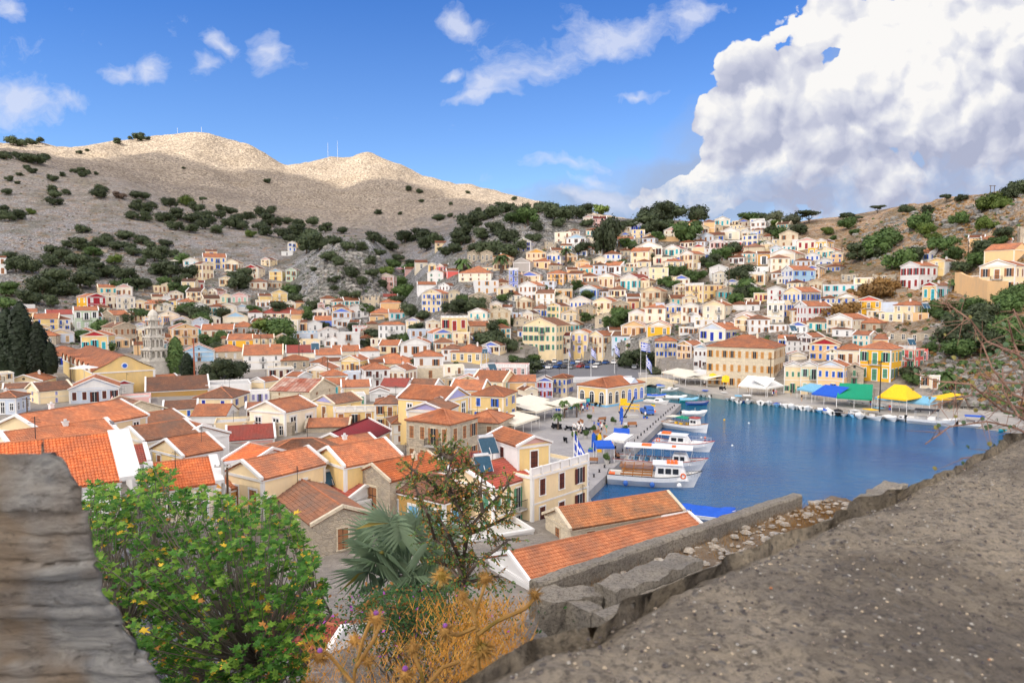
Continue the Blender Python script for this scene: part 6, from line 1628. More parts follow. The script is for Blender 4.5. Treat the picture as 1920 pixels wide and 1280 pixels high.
CARC={'blue':plain('car_blue',(.03,.09,.28),.25),'white':plain('car_white',(.7,.7,.7),.25),'silver':plain('car_silver',(.35,.37,.40),.25,.1,.5),'dark':plain('car_dark',(.04,.045,.06),.25),'red':plain('car_red',(.35,.03,.03),.25)}
protoc={k:car(m) for k,m in CARC.items()}; usedc=set()
carsp=[(1189,691,'silver'),(1171,685,'blue'),(1163,686,'dark'),(1150,682,'white'),(1136,682,'blue'),(1122,684,'silver'),(1110,681,'blue'),(1098,683,'dark'),(1086,680,'white'),(1074,683,'blue'),(1062,680,'silver'),(1050,683,'blue'),(1040,680,'white'),(1028,683,'dark'),(1016,681,'white'),(1006,684,'silver'),(1045,690,'blue'),(1058,690,'dark'),(1072,691,'silver'),(1030,691,'white'),(1018,690,'blue'),(1088,689,'red'),(1101,690,'blue'),(1115,690,'white'),(1000,690,'dark')]
for i,(px,py,k) in enumerate(carsp):
    o=protoc[k] if k not in usedc else copy_tree(protoc[k]); usedc.add(k); g=atz(px,py,QZ); o.location=(g.x,g.y,QZ+.01); o.rotation_euler=(0,0,R(75+_hr.uniform(-12,12)+(180 if i%2 else 0))); tag(o,'parked %s car in the %s row of the car park behind the harbour road'%(k,'front' if py>687 else 'back'),'car','cars in the car park')
def bodymesh(pose,top,bot):
    me=bpy.data.meshes.new('p'); J={'pel':(0,0,.95),'ch':(0,0,1.35),'nk':(0,0,1.5),'hd':(0,-.02,1.68),'sl':(.19,0,1.42),'el':(.26,0,1.14),'hl':(.25,-.08,.88),'sr':(-.19,0,1.42),'er':(-.26,0,1.14),'hr':(-.25,-.08,.88),'kl':(.11,-.03,.5),'fl':(.12,0,.07),'tl':(.12,-.16,.04),'kr':(-.11,-.03,.5),'fr':(-.12,0,.07),'tr':(-.12,-.16,.04)}
    if pose==1: J.update(kl=(.1,-.22,.52),fl=(.1,-.30,.08),tl=(.1,-.46,.06),kr=(-.1,.05,.5),fr=(-.1,.30,.12),tr=(-.1,.18,.04),el=(.26,.12,1.15),hl=(.25,.10,.9),er=(-.26,-.1,1.16),hr=(-.25,-.25,.95))
    E=[('pel','ch'),('ch','nk'),('nk','hd'),('ch','sl'),('sl','el'),('el','hl'),('ch','sr'),('sr','er'),('er','hr'),('pel','kl'),('kl','fl'),('fl','tl'),('pel','kr'),('kr','fr'),('fr','tr')]
    rad=dict(pel=.15,ch=.17,nk=.06,hd=.115,sl=.07,el=.05,hl=.04,sr=.07,er=.05,hr=.04,kl=.075,fl=.045,tl=.035,kr=.075,fr=.045,tr=.035)
    ks=list(J); me.from_pydata([J[k] for k in ks],[(ks.index(a),ks.index(b)) for a,b in E],[]); o=bpy.data.objects.new('p',me); COL.objects.link(o)
    m=o.modifiers.new('s','SKIN'); [setattr(me.skin_vertices[0].data[i],'radius',(rad[k],rad[k]*(.8 if k in('pel','ch') else 1))) for i,k in enumerate(ks)]; me.skin_vertices[0].data[0].use_root=True
    o.modifiers.new('u','SUBSURF').levels=1; dg=bpy.context.evaluated_depsgraph_get(); r=bpy.data.meshes.new_from_object(o.evaluated_get(dg)); bpy.data.objects.remove(o)
    r.materials.clear(); [r.materials.append(x) for x in (SKIN,top,bot,HAIR)]
    for p in r.polygons:
        z=p.center.z; x=abs(p.center.x); p.material_index=3 if z>1.72 else 0 if z>1.5 else 1 if (z>.95 and not (z<1.2 and x>.2)) else (0 if x>.2 and z>.8 else 2 if z>.45 else 0)
    return r
SKIN=plain('skin',(.50,.30,.20),.6); HAIR=plain('hair',(.05,.03,.02),.7)
PT={'white':FW,'blue':SH['B'],'red':SH['R'],'dark':SH['x'],'pink':SH['p'],'green':SH['G']}
BM={}
ppl=[(1076,809,'white'),(1079,811,'white'),(1083,808,'white'),(1086,811,'white'),(1089,806,'white'),(1092,809,'white'),(1085,815,'white'),(1112,775,'pink'),(1122,807,'blue'),(1126,805,'red'),(1128,810,'white'),(1133,806,'dark'),(1114,805,'blue'),(1137,812,'green'),(1154,846,'white'),(1166,800,'blue'),(1085,772,'green'),(1096,770,'blue'),(1101,771,'red'),(1093,774,'white'),(1088,777,'dark'),(1105,768,'dark'),
  (1248,700,'white'),(1252,703,'pink'),(1257,699,'white'),(1262,706,'dark'),(1268,705,'white'),(1275,712,'pink'),(1272,708,'red'),(1280,714,'red'),(1284,712,'blue'),(1325,722,'blue'),(1321,724,'white'),(1402,734,'dark'),(1450,741,'red'),(1455,743,'pink'),(1448,746,'white'),(1483,742,'dark'),(1503,752,'dark'),(1632,763,'red'),(1670,676,'red'),(1178,846,'blue'),(1210,786,'white'),(1258,697,'blue'),(1265,700,'green'),(1244,704,'dark')]
HJ={'white':'white shirt','blue':'blue top','red':'red top','dark':'dark clothes','pink':'pink top','green':'green top'}
WH=lambda px,py:'on the plaza' if px<1200 else 'on the far promenade'
for i,(px,py,c) in enumerate(ppl):
    k=(i%2,c)
    if k not in BM: BM[k]=bodymesh(i%2,PT[c],SH['x'] if c=='white' else SH['c'] if i%3 else SH['B'])
    g=atz(px,py,QZ) if (px,py)!=(1670,676) else aty(px,py+33,146); o=link('person',BM[k],None,(g.x,g.y,QZ),R(i*67%360)); 
    near_=('in the white dressed group by the palms' if 1070<px<1095 and py>800 else 'near the shop awnings' if px<1115 and py<780 else 'by the parked scooters' if px<1140 else 'beside the canopies on the quay' if px<1200 else 'in the crowd past the bridge' if px<1290 else 'in front of the mansion' if px<1500 else 'by the restaurants')
    tag(o,'person in %s %s %s'%(HJ[c],'walking' if i%2 else 'standing',near_),'person','people '+WH(px,py))
def scooter():
    root=empty('scooter',(0,0,0)); b=MB(); b.prism([(-.7,.35),(-.75,.75),(-.1,.78),(0,.35),(.35,.3),(.5,.95),(.58,.95),(.5,.3)],-.14,.14); b.build('body',SH['x'],root); b=MB(); b.box(-.7,-.05,-.13,.13,.76,.84); b.build('seat',BK,root); b=MB(); b.tube([(.5,-.3,1.02),(.5,.3,1.02)],.03,5); b.build('handlebar',MET,root)
    for x in (-.55,.62): b=MB(); b.tube([(0,-.05,0),(0,.05,0)],.24,10); b.build('wheel',BK,root,(x,0,.24))
    return root
sc0=scooter(); first=True
for px,py,lb in [(1040,802,'at the foot of the nearest plaza palm'),(1044,804,'at the foot of the nearest plaza palm'),(1049,803,'at the foot of the nearest plaza palm'),(1096,813,'parked alone right of the white dressed group'),(1103,810,'beside the row of planters on the plaza'),(1060,829,'near the terrace corner of the yellow quayside house'),(1066,807,'left of the white dressed group'),(1108,757,'against the quay hall wall'),(1114,759,'against the quay hall wall'),(1120,761,'against the quay hall wall'),(1126,762,'against the quay hall wall'),(1356,730,'below the yellow awnings of the mansion'),(1352,731,'below the yellow awnings of the mansion')]:
    o=sc0 if first else copy_tree(sc0); first=False; g=atz(px,py,QZ); o.location=(g.x,g.y,QZ); o.rotation_euler=(0,0,px*1.7); tag(o,'dark scooter '+lb,'scooter','parked scooters')
def truck():
    g=atz(1214,777,QZ); root=empty('three_wheel_truck',tuple(g),R(-75)); tag(root,'small blue truck parked at the edge of the plaza','truck'); b=MB(); b.prism([(-2,.4),(-2,1.2),(-.2,1.2),(-.1,1.9),(1.1,1.9),(1.5,1.1),(1.6,.4)],-.8,.8); b.build('body',BB,root); b=MB(); b.slab([(1.13,-.7,1.8),(1.13,.7,1.8),(1.48,.7,1.15),(1.48,-.7,1.15)][::-1],.03); b.box(.1,.9,-.83,.83,1.25,1.75); b.build('window',GLASS,root)
    for x in (-1.3,1.1):
        for y in (-.8,.65): b=MB(); b.tube([(0,0,0),(0,.16,0)],.32,10); b.build('wheel',BK,root,(x,y,.32))
truck()
def anchor():
    g=atz(1186,782,QZ); root=empty('anchor_monument',tuple(g),R(20)); tag(root,'big dark ship anchor standing as a monument on the plaza','monument'); b=MB(); b.tube([(-2,0,.2),(0.4,0,4.2)],.14,6); b.tube([(-3.2,0,1.4),(-2.6,0,.5),(-2,0,.1),(-1,0,.1),(.1,0,.3)],.16,6); b.build('shank',IRON,root); b=MB(); b.tube([(-.8,-1.3,3.2),(.9,1.3,3.4)],.1,6); b.build('stock',IRON,root); MB().box(-1.4,1.0,-.7,.7,-.1,.5).build('plinth',CONC,root)
anchor()
g=atz(1161,770,QZ); b=MB(); [b.box(x,x+.12,0,.12,0,1.6) for x in (0,1.1,2.2,3.3,4.2)]; b.box(0,4.3,0,.1,.5,.8); b.box(0,4.3,0,.1,1.2,1.5); b.box(.2,1.6,.1,1.0,1.2,2.6); b.box(1.6,2.4,.1,.6,1.2,1.8); tag(b.build('yellow_barrier',TARPY,None,tuple(g),R(-12)),'bright yellow frame and barrier beside the quay hall','barrier')
def table(px,py,lb,z=QZ):
    g=atz(px,py,z); root=empty('restaurant_table',tuple(g)); tag(root,lb,'table','restaurant tables on the far quay'); MB().box(-.05,.05,-.05,.05,0,.7).build('leg',IRON,root); b=MB(); b.box(-.6,.6,-.6,.6,.7,.76); b.box(-.62,.62,-.62,.62,.45,.765); b.build('tablecloth',FW,root)
for i,x in enumerate([75,130,215,300,375,455,535,620,720,830]): p=I4(x,965+i*9); table(p[0],p[1]+1,('white clothed table under the green awning' if i<3 else 'white clothed table under the light blue awnings'))
for px,py,m,lb in [(1113,845,TARPB,'tall blue banner stand at the quay edge'),(1124,847,TARPY,'orange banner stand at the quay edge'),(1165,790,TARPB,'blue upright kayak rack beside the small truck')]: b=MB(); b.prism([(-.35,0),(-.3,2.6),(0,3.0),(.3,2.6),(.35,0)],-.1,.1); tag(b.build('banner_stand',m,None,tuple(atz(px,py,QZ))),lb,'banner')
# quay clutter
for i,(px,py) in enumerate([(1112,812),(1120,816),(1098,822),(1140,826),(1150,796),(1128,790),(1106,790),(1088,795),(1171,812),(1186,800),(1076,824),(1158,858),(1138,868),(1110,868)]):
    g=atz(px,py,QZ); root=empty('bench' if i%2 else 'planter_tub',tuple(g),R(i*41)); 
    if i%2: b=MB(); b.box(-.9,.9,-.25,.25,.42,.5); b.build('seat',SH['n'],root); b=MB(); b.box(-.9,.9,.25,.3,.5,.95); b.build('backrest',SH['n'],root); [MB().box(x-.05,x+.05,-.2,.25,0,.42).build('leg',IRON,root) for x in (-.75,.75)]; tag(root,'slatted wooden bench standing on the open plaza paving','bench','benches on the plaza')
    else: MB().lathe([(.35,0),(.5,.55),(.55,.6)],10).build('tub',CONC,root); link('foliage',cmesh('bush',i%4,'m'),root,(0,0,.5),scale=(.8,.8,1.2)); tag(root,'round planter tub with a green shrub on the plaza','planter','planter tubs on the plaza')
for i in range(26):
    k=i/25; a=atz(1112,905,QZ); c=atz(1270,762,QZ); p=a.lerp(c,k); q=Vector((p.x-.6,p.y+.4,QZ)); b=MB(); b.lathe([(.16,0),(.12,.1),(.1,.3),(.17,.36),(.15,.42)],8); tag(b.build('mooring_bollard',IRON,None,tuple(q)),'iron mooring bollard on the edge of the plaza quay','bollard','mooring bollards along the plaza quay')
    if i%3==0:
        r_=random.Random(i); b=MB(); b.box(-.4,.4,-.3,.3,0,.4); b.box(-.3,.3,-.25,.25,.4,.62,1); tag(b.build('crate_stack',[[TARPY,BO,TARPB,BW][i%4],[SH['G'],TARPW][i%2]],None,(q.x-1.6-r_.random()*3,q.y+1+r_.random()*2,QZ),i),'small coloured crates stacked near the plaza quay edge','crate','crates by the plaza quay edge')
ck=[(1090,765),(1075,768),(1063,770),(1052,772)]
for i in range(9):
    px=1046+i*7; py=770-i*1.2; g=atz(px,py,QZ); b=MB(); b.box(-.5,.5,-.3,.3,0,1.8); b.box(-.45,.45,-.36,-.3,.9,1.7,1); b.box(-.45,.45,-.36,-.3,.1,.8,2); tag(b.build('shop_rack',[SH['x'],[SH['T'],SH['p'],SH['B'],FW][i%4],[SH['B'],FW,SH['R'],SH['T']][i%4]],None,tuple(g)),'dark display rack of colourful goods under the plaza shop awnings','display rack','display racks under the shop awnings')
# ---------------- foreground
def gridmesh(P,name,mat,parent=None,smooth=True,loc=(0,0,0)):
    n,m=P.shape[:2]; b=MB(); b.v=[tuple(x) for x in P.reshape(-1,3).tolist()]
    b.f=[(i*m+j,i*m+j+1,(i+1)*m+j+1,(i+1)*m+j) for i in range(n-1) for j in range(m-1)]; b.m=[0]*len(b.f)
    return b.build(name,mat,parent,loc,smooth=smooth)
def rockmat(name,ca,cb,cc,sc=1.0,bs=1.0,peb=1):
    m,t,b=newmat(name); pos=t.new('ShaderNodeNewGeometry').outputs['Position']
    n1=t.noise(pos,1.5*sc,9,.72,.4); n2=t.noise(pos,42*sc,6,.8); n3=t.noise(pos,60*sc,5,.7); v=t.voro(pos,38*sc); vc=t.new('ShaderNodeSeparateXYZ'); t.l.new(t.voro(pos,38*sc,'F1','Color'),vc.inputs[0])
    n0=t.noise(t.vmath('MULTIPLY',pos,(1,1.6,1)),.9*sc,7,.7,.8); col=t.mix(t.ramp(n1,[(.40,0),(.58,1)]),ca,cb); col=t.mix(t.ramp(n0,[(.50,0),(.60,.55)]),col,mul(cc,1.6)); col=t.mix(t.ramp(n2,[(.52,0),(.60,.7)]),col,cc); 
    pb=t.math('MULTIPLY',t.ramp(v,[(.22,1),(.34,0)]),t.ramp(vc.outputs[0],[(.55,0),(.62,1)])) if peb else t.math('MULTIPLY',v,0)
    col=t.mix(pb,col,t.mix(vc.outputs[1],(.40,.36,.31),(.24,.21,.19)))
    col=t.mix(t.ramp(n3,[(.35,.5),(.5,0)]),col,mul(cc,.5))
    h=t.math('ADD',n2,t.math('ADD',t.math('MULTIPLY',n3,.35),t.math('MULTIPLY',pb,.35)))
    setb(t,b,col,.93,t.bump(h,bs,.09/sc)); return m
CM=rockmat('weathered_concrete',(.34,.285,.22),(.68,.57,.43),(.15,.13,.11))
CM2=rockmat('old_mortar',(.34,.31,.27),(.50,.44,.36),(.17,.15,.13),.3,.8,0)
def parapet():
    # top surface of the near wall, left edge along the photographed line
    zt=H0-.62; E=[(730,1330),(812,1280),(890,1238),(990,1200),(1120,1172),(1155,1140),(1240,1095),(1330,1052),(1430,1010),(1560,960),(1700,905),(1800,860),(1890,818),(1960,788),(2100,735)]
    e=[atz(px,py,zt+ (.0)) for px,py in E]
    # walk along the edge
    d=[0]
    for a,b_ in zip(e[:-1],e[1:]): d.append(d[-1]+(b_-a).length)
    n=230; m=150; tot=d[-1]; P=np.zeros((n,m,3)); dirv=(e[-1]-e[0]).normalized(); nv=Vector((dirv.y,-dirv.x,0))
    for i in range(n):
        s=tot*(i/(n-1))**1.25
        k=max(j for j in range(len(d)) if d[j]<=s+1e-9); k=min(k,len(d)-2); p=e[k].lerp(e[k+1],(s-d[k])/(d[k+1]-d[k]))
        for j in range(m):
            if j<14:                       # outer face going down
                t=j/13; q=p+nv*(-.02+.03*t)-Vector((0,0,(1-t)*.75)); q+=nv*(.05*MN.noise(q*5)+.03*MN.noise(q*14)); z=q.z
                P[i,j]=(q.x,q.y,z); continue
            t=(j-14)/(m-15); w=3.2*t**1.5; q=p+nv*w
            z=q.z+.014*MN.noise(Vector((q.x*2.2,q.y*2.2,0)))+.010*MN.noise(Vector((q.x*7,q.y*7,3)))+.011*MN.noise(Vector((q.x*19,q.y*19,3)))+.006*MN.noise(Vector((q.x*45,q.y*45,3)))
            if w<.12: z-=.05*(1-w/.12)**2; 
            z+=.05*math.exp(-((w-.75-.25*MN.noise(Vector((s*1.3,0,0))))/.22)**2)*(-1)
            P[i,j]=(q.x,q.y,z)
    o=gridmesh(P,'parapet_wall',CM); o['label']='rough weathered concrete wall top running diagonally across the lower right foreground'; o['category']='wall'
    r=random.Random(4)
    PC=[plain('pebble_grey',(.30,.28,.25),.8),plain('pebble_rust',(.34,.14,.06),.8),plain('pebble_dark',(.06,.05,.05),.8),plain('pebble_tan',(.36,.29,.21),.8),plain('pebble_brown',(.17,.14,.115),.8)]
    b=MB()
    for i in range(7000):
        s=r.random()**1.2*.85; w=.05+r.random()**1.3*1.8; k=e[0]+ (e[-1]-e[0])*s; 
        idx=int(s*(len(e)-1)); p=e[0].lerp(e[-1],s)+nv*w; rr=r.uniform(.0015,.004) if i%15 else r.uniform(.003,.0065); b.lathe([(rr*.5,-rr*.4),(rr,0),(rr*.55,rr*.5)],6,(p.x,p.y,zt+.004+.012*MN.noise(Vector((p.x*2.2,p.y*2.2,0)))),r.choice([0,0,2,2,2,3,2,0,4,4,4,4,3]) if i%400 else 1,1,r.uniform(.7,1.2),r.uniform(0,3))
    o2=b.build('gravel',PC); tag(o2,'fine gravel and grit lying on the concrete wall top','gravel',kind='stuff')
parapet()
def leftwall():
    sm=None
    m,t,b=newmat('layered_slate'); pos=t.new('ShaderNodeNewGeometry').outputs['Position']; p2=t.vmath('MULTIPLY',pos,(1,1,3.2)); n1=t.noise(p2,5,9,.75,1.2); n2=t.noise(p2,22,8,.78,.5); n3=t.noise(pos,1.6,4,.6)
    col=t.mix(t.ramp(n1,[(.36,0),(.62,1)]),(.19,.195,.21),(.50,.49,.475)); col=t.mix(t.ramp(n3,[(.56,0),(.64,.7)]),col,(.30,.20,.11)); col=t.mix(t.ramp(n2,[(.34,.7),(.46,0)]),col,(.10,.085,.07)); setb(t,b,col,.85,t.bump(t.math('ADD',n1,t.math('MULTIPLY',n2,.7)),1.0,.05))
    ys_=[848,862,880,905,960,1005,1040,1075,1100,1130,1180,1205,1240,1280,1420]; xs_=[62,100,122,140,153,159,166,186,180,200,217,238,254,284,335]
    Y=1.30; z0=aty(0,850,Y).z; z1=aty(0,1420,Y).z; r=random.Random(12)
    # strata: thicknesses, set-backs and end offsets
    zz=z0; ST=[]
    while zz>z1-.05: th=r.choice([.012,.025,.045,.06,.035]); ST.append((zz,zz-th,r.uniform(-.012,.014),r.uniform(-.012,.012))); zz-=th
    def lay(z):
        for a_,b_,o_,e_ in ST:
            if z<=a_+1e-6 and z>b_: return (a_-z)/(a_-b_),o_,e_
        return 0.5,0,0
    zr=[]
    for a_,b_,o_,e_ in ST:
        n_=max(3,int((a_-b_)/.004)); zr+=[a_-(a_-b_)*(.04+.92*k/(n_-1)) for k in range(n_)]
    zr=[z for z in zr if z>z1]; nc=150; nw=40; P=np.zeros((len(zr)+3,nc+nw,3))
    for i in range(len(zr)+3):
        z=zr[max(0,i-3)]; f,o_,e_=lay(z); py=565+(H0-z)/Y*F*1.0; py=850+(z0-z)/(z0-z1)*(1420-850); xe=(np.interp(py,ys_,xs_)-960)/F*Y
        edge=.020*max(0,abs(2*f-1)-.72)/.28+.003*abs(2*f-1)
        for j in range(nc+nw):
            zj=z+.020*MN.noise(Vector(((j if j<nc else nc)*.035,z*4,0)))+.005*MN.noise(Vector(((j if j<nc else nc)*.16,z*9,5))); f,o_,e_=lay(zj); dp_=max(0,MN.noise(Vector((j*.02,z*7,9)))*1.6+.35); edge=(.012*max(0,abs(2*f-1)-.80)/.20+.002*abs(2*f-1))*min(1,dp_)
            if j<nc: u=j/(nc-1); x=-1.55+(xe+1.55)*u; y=Y; rnd=max(0,(u-.985)/.015)
            else: t=(j-nc+1)/nw; y=Y+.16*t; x=xe*(y/Y)-.012*min(1,t*6); rnd=0
            q=Vector((x*7,z*12,y*4+o_*200)); n1=MN.noise(q)*.007+MN.noise(Vector((x*30,z*40,y*20+o_*300)))*.004+MN.noise(Vector((x*2,z*5,3)))*.018
            if j<nc: y+=o_+edge+n1+(.010*rnd); x-=.004*rnd
            x+= (e_*.6 if j>=nc-1 else e_*max(0,(u-.9)/.1))+ (n1*1.6-edge if j>=nc-1 else 0)
            zo=0 if j<nc else (z-H0)*.16*t/Y*1.08
            if i<3: y+=(3-i)*.05; x+=x*(3-i)*.035; zo=-.012*(3-i)
            P[i,j]=(x,y,z+zo+n1*.15)
    o=gridmesh(P,'slate_wall',m); tag(o,'layered grey brown slate wall end standing close at the lower left','wall')
    # top of the wall behind, running away
leftwall()
def trough():
    T1=atz(1012,1093,19.9); T2=atz(1505,927,19.9); d=(T2-T1); L=d.length; yaw=math.atan2(d.y,d.x); root=empty('planter_wall',(T1.x,T1.y,19.9),yaw); tag(root,'long crumbling concrete trough of rubble and dry grass running behind the near wall','wall')
    def bar(x0,x1,y0,y1,z0,z1,name,seed,mat=CM2):
        nx=max(8,int((x1-x0)/.12)); b=MB(); prof=[(y0,z0),(y0,z0*.5+z1*.5),(y0,z1-.05),(y0+.04,z1),(y0*.5+y1*.5,z1),(y1-.04,z1),(y1,z1-.05),(y1,z1-.4),(y1,z0)]; P=np.zeros((len(prof),nx+1,3))
        for i in range(nx+1):
            x=x0+(x1-x0)*i/nx
            for k,(y,z) in enumerate(prof):
                nn=MN.noise(Vector((x*1.7+seed,y*3,z*2)))*.022+MN.noise(Vector((x*7+seed,y*7,z*6)))*.014; P[k,i]=(x,y+nn,z+nn*(1 if k in(2,3,4,5,6) else .2))
        b.v=[]; n,m=P.shape[:2]; b.v=[tuple(v) for v in P.reshape(-1,3)]; b.f=[(i*m+j,(i+1)*m+j,(i+1)*m+j+1,i*m+j+1) for i in range(n-1) for j in range(m-1)]
        b.f+=[tuple(i*m for i in range(n))[::-1],tuple(i*m+m-1 for i in range(n))]; b.m=[0]*len(b.f); return b.build(name,mat,root)
    bar(0,L,-.0,.30,-4.5,0,'outer_wall',1); bar(0.0,L+2,-1.62,-1.32,-4.5,-.05,'inner_wall',5)
    b=MB(); 
    P=np.zeros((60,14,3))
    for i in range(60):
        for j in range(14): x=.2+(L+1.6)*i/59; y=-1.35+1.4*j/13; P[i,j]=(x,y,-.38+.10*MN.noise(Vector((x*2,y*2,0)))+.05*MN.noise(Vector((x*8,y*8,0))))
    gridmesh(P,'soil',rockmat('rubble_soil',(.26,.16,.08),(.33,.27,.20),(.20,.17,.14),.6,.8),root)
    r=random.Random(6); b=MB()
    for i in range(420):
        x=r.uniform(.2,L+1.4);y=r.uniform(-1.25,0);s=r.choice([.03,.04,.05,.07,.12])*r.uniform(.7,1.3); q=[(s*r.uniform(.5,.8),-s*.3),(s*r.uniform(.9,1.1),0),(s*r.uniform(.6,.9),s*.35),(s*.2,s*.45)]; b.lathe(q,r.choice([5,6,7]),(x,y,-.36+s*.2),0,1,r.uniform(.6,1.2),r.uniform(0,3))
    o=b.build('rubble',stone('rubble_stones',(.42,.38,.33),(.28,.27,.26),(.35,.30,.24),3,.4),root); o['kind']='stuff'
    b=MB()
    for i in range(5200):
        x=r.uniform(.1,L+1.4) if i%3 else r.uniform(L*.75,L*1.05); y=r.uniform(-1.3,.02); h=r.uniform(.06,.24); a=r.uniform(0,6.28); b.add([(x,y,-.4),(x+.012,y,-.4),(x+math.cos(a)*h*.5,y+math.sin(a)*h*.5,-.4+h)],[(0,1,2)])
    o=b.build('dry_grass',leafmat('straw',(.50,.28,.08),(.36,.19,.06),tr=.2),root); o['kind']='stuff'
    bar(0,.32,-1.3,0,-4.5,-.08,'end_wall',9)
    # broken block in front
    T=atz(1112,1092,20.0); b=empty('broken_wall_block',tuple(T),yaw); tag(b,'broken grey concrete block with a cracked end standing before the trough','wall block')
    nonlocal_root=root
    return T,yaw
T_,yw=trough()
def block(px,py,z,w,dp,h,lb,seed,yaw,par=None):
    T=atz(px,py,z); nx,nz=34,20
    o=par or empty('broken_wall_block',tuple(T),yaw); b=MB(); vs=[]
    def shell(fn,nu,nv):
        base=len(b.v)
        for i in range(nu+1):
            for j in range(nv+1):
                p=Vector(fn(i/nu,j/nv)); q=p*3+Vector((seed,0,0)); p+=Vector((MN.noise(q),MN.noise(q+Vector((9,0,0))),MN.noise(q+Vector((0,9,0)))))*.07+Vector((MN.noise(q*4),MN.noise(q*4+Vector((9,0,0))),MN.noise(q*4+Vector((0,9,0)))))*.02
                b.v.append(tuple(p))
        for i in range(nu):
            for j in range(nv): a=base+i*(nv+1)+j; b.f.append((a,a+nv+1,a+nv+2,a+1)); b.m.append(0)
    shell(lambda u,v:(u*w,-dp,-h*(1-v)),nx,nz); shell(lambda u,v:(u*w,-dp+dp*v,0),nx,8); shell(lambda u,v:(u*w,0,-h*v),nx,nz); shell(lambda u,v:(0,-dp*v,-h*(1-u)),nz,8); shell(lambda u,v:(w,-dp+dp*v,-h*(1-u)),nz,8)
    b.build('block_body' if par else 'block_body',CM2,o)
    if not par: tag(o,lb,'wall block')
    return o
for o in [x for x in bpy.data.objects if x.name.startswith('broken_wall_block')]: block(1112,1092,20.0,2.4,.55,3.2,'',4,yw,o)
block(1000,1105,19.85,1.15,.5,3.4,'square cracked concrete pier at the near corner of the trough',12,yw-.5)
block(1600,935,19.9,2.6,.6,1.2,'small broken ledge of wall beyond the end of the trough',22,yw+.12)
wm=stone('low_rubble',(.44,.38,.30),(.34,.30,.26),(.36,.26,.16),2.6,.9)
block(640,1225,20.6,2.6,1.0,2.5,'crumbling rubble ledge behind the thistles at the bottom',32,.35)
# ---- leaves
def figleaf():
    # lobed outline, unit length
    pts=[(0,0),(.10,.10),(.30,.12),(.36,.30),(.20,.34),(.34,.52),(.42,.72),(.20,.62),(.10,.66),(.08,.86),(0,1.0)]
    L=[(x,y) for x,y in pts]+[(-x,y) for x,y in pts[-2:0:-1]]
    return L
def scatter_leaves(b,P,N,size,outline,r,mats,fold=.25):
    pass
def leafat(b,p,dirv,nrm,s,out,m):
    d=dirv.normalized(); n=nrm-d*nrm.dot(d); n=n.normalized() if n.length>1e-4 else Vector((0,0,1)); x=d.cross(n); vs=[]
    for u,v in out: vs.append(p+x*u*s+d*v*s+n*(abs(u)*.35-v*v*.18)*s)
    k=len(out); c=p+d*.5*s
    b.add(vs+[c],[(i,(i+1)%k,k) for i in range(k)],m)
def fig():
    base=atz(400,1330,16.5); C=aty(395,1105,11.5); root=empty('fig_tree',(C.x,C.y,17.0)); tag(root,'big fig tree with lobed green leaves, some turned yellow, filling the lower left','fig tree')
    r=random.Random(31); br=MB(); lf=MB(); out=figleaf(); o=root.location
    # crown silhouette in the photo turned into tip targets at several depths
    S=[(150,950),(170,905),(200,900),(230,925),(262,880),(290,868),(318,880),(345,915),(375,905),(410,930),(440,950),(468,930),(500,925),(540,960),(560,990),(590,1040),(600,1090),(610,1150),(600,1230),(560,1290),(500,1300),(420,1300),(340,1300),(250,1290),(215,1200),(180,1120),(150,1040)]
    poly=[(x,y) for x,y in S]
    def rp():
        while True:
            x=r.uniform(140,612);y=r.uniform(865,1320)
            if inpoly(np.array([x]),np.array([y]),poly)[0]: return x,y
    tips=[]
    for i in range(520):
        x,y=rp(); Y=r.uniform(9.3,12.8)
        tips.append(aty(x,y,Y)-o)
    for (x,y) in S[:17]: 
        for k in range(3): tips.append(aty(x+r.uniform(-8,8),y+r.uniform(0,14),r.uniform(10,12.4))-o)
    hubs=[Vector((r.uniform(-1.8,1.9),r.uniform(-1.2,1.2),r.uniform(1.2,2.6))) for _ in range(22)]
    for h in hubs: br.tube([(h.x*.15,h.y*.15,-1.5),(h.x*.5+r.uniform(-.1,.1),h.y*.5,h.z*.45),tuple(h)],[.07,.05,.03],6)
    for i in range(130):
        x,y=rp()
        if y>1000: tips.append(aty(x,y,r.uniform(8.7,9.5))-o)
    for t in tips:
        h=min(hubs,key=lambda q:(q-t).length+r.uniform(0,.5)); mid=h.lerp(t,.5)+Vector((r.uniform(-.1,.1),r.uniform(-.1,.1),-.10)); br.tube([tuple(h),tuple(mid),tuple(t)],[.014,.009,.005],5)
        n=r.randint(11,16)
        for k in range(n):
            a=r.uniform(0,2*PI); d=Vector((math.cos(a),math.sin(a),r.uniform(-.1,.7))); back=r.uniform(0,.4)*(k/n); p=t.lerp(mid,back)+d*.03
            s=r.uniform(.06,.155); nm=Vector((r.uniform(-.5,.5),-.35+r.uniform(-.5,.4),1)); q=r.random(); lower=max(0,min(1,(1.4-t.z)/3))
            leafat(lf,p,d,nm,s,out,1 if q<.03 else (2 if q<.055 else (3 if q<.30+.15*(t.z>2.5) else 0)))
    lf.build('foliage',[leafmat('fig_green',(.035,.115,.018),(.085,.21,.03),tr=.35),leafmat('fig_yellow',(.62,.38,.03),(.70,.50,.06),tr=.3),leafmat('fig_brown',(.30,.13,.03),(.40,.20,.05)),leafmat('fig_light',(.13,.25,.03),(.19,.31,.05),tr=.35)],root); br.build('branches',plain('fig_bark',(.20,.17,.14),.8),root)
fig()
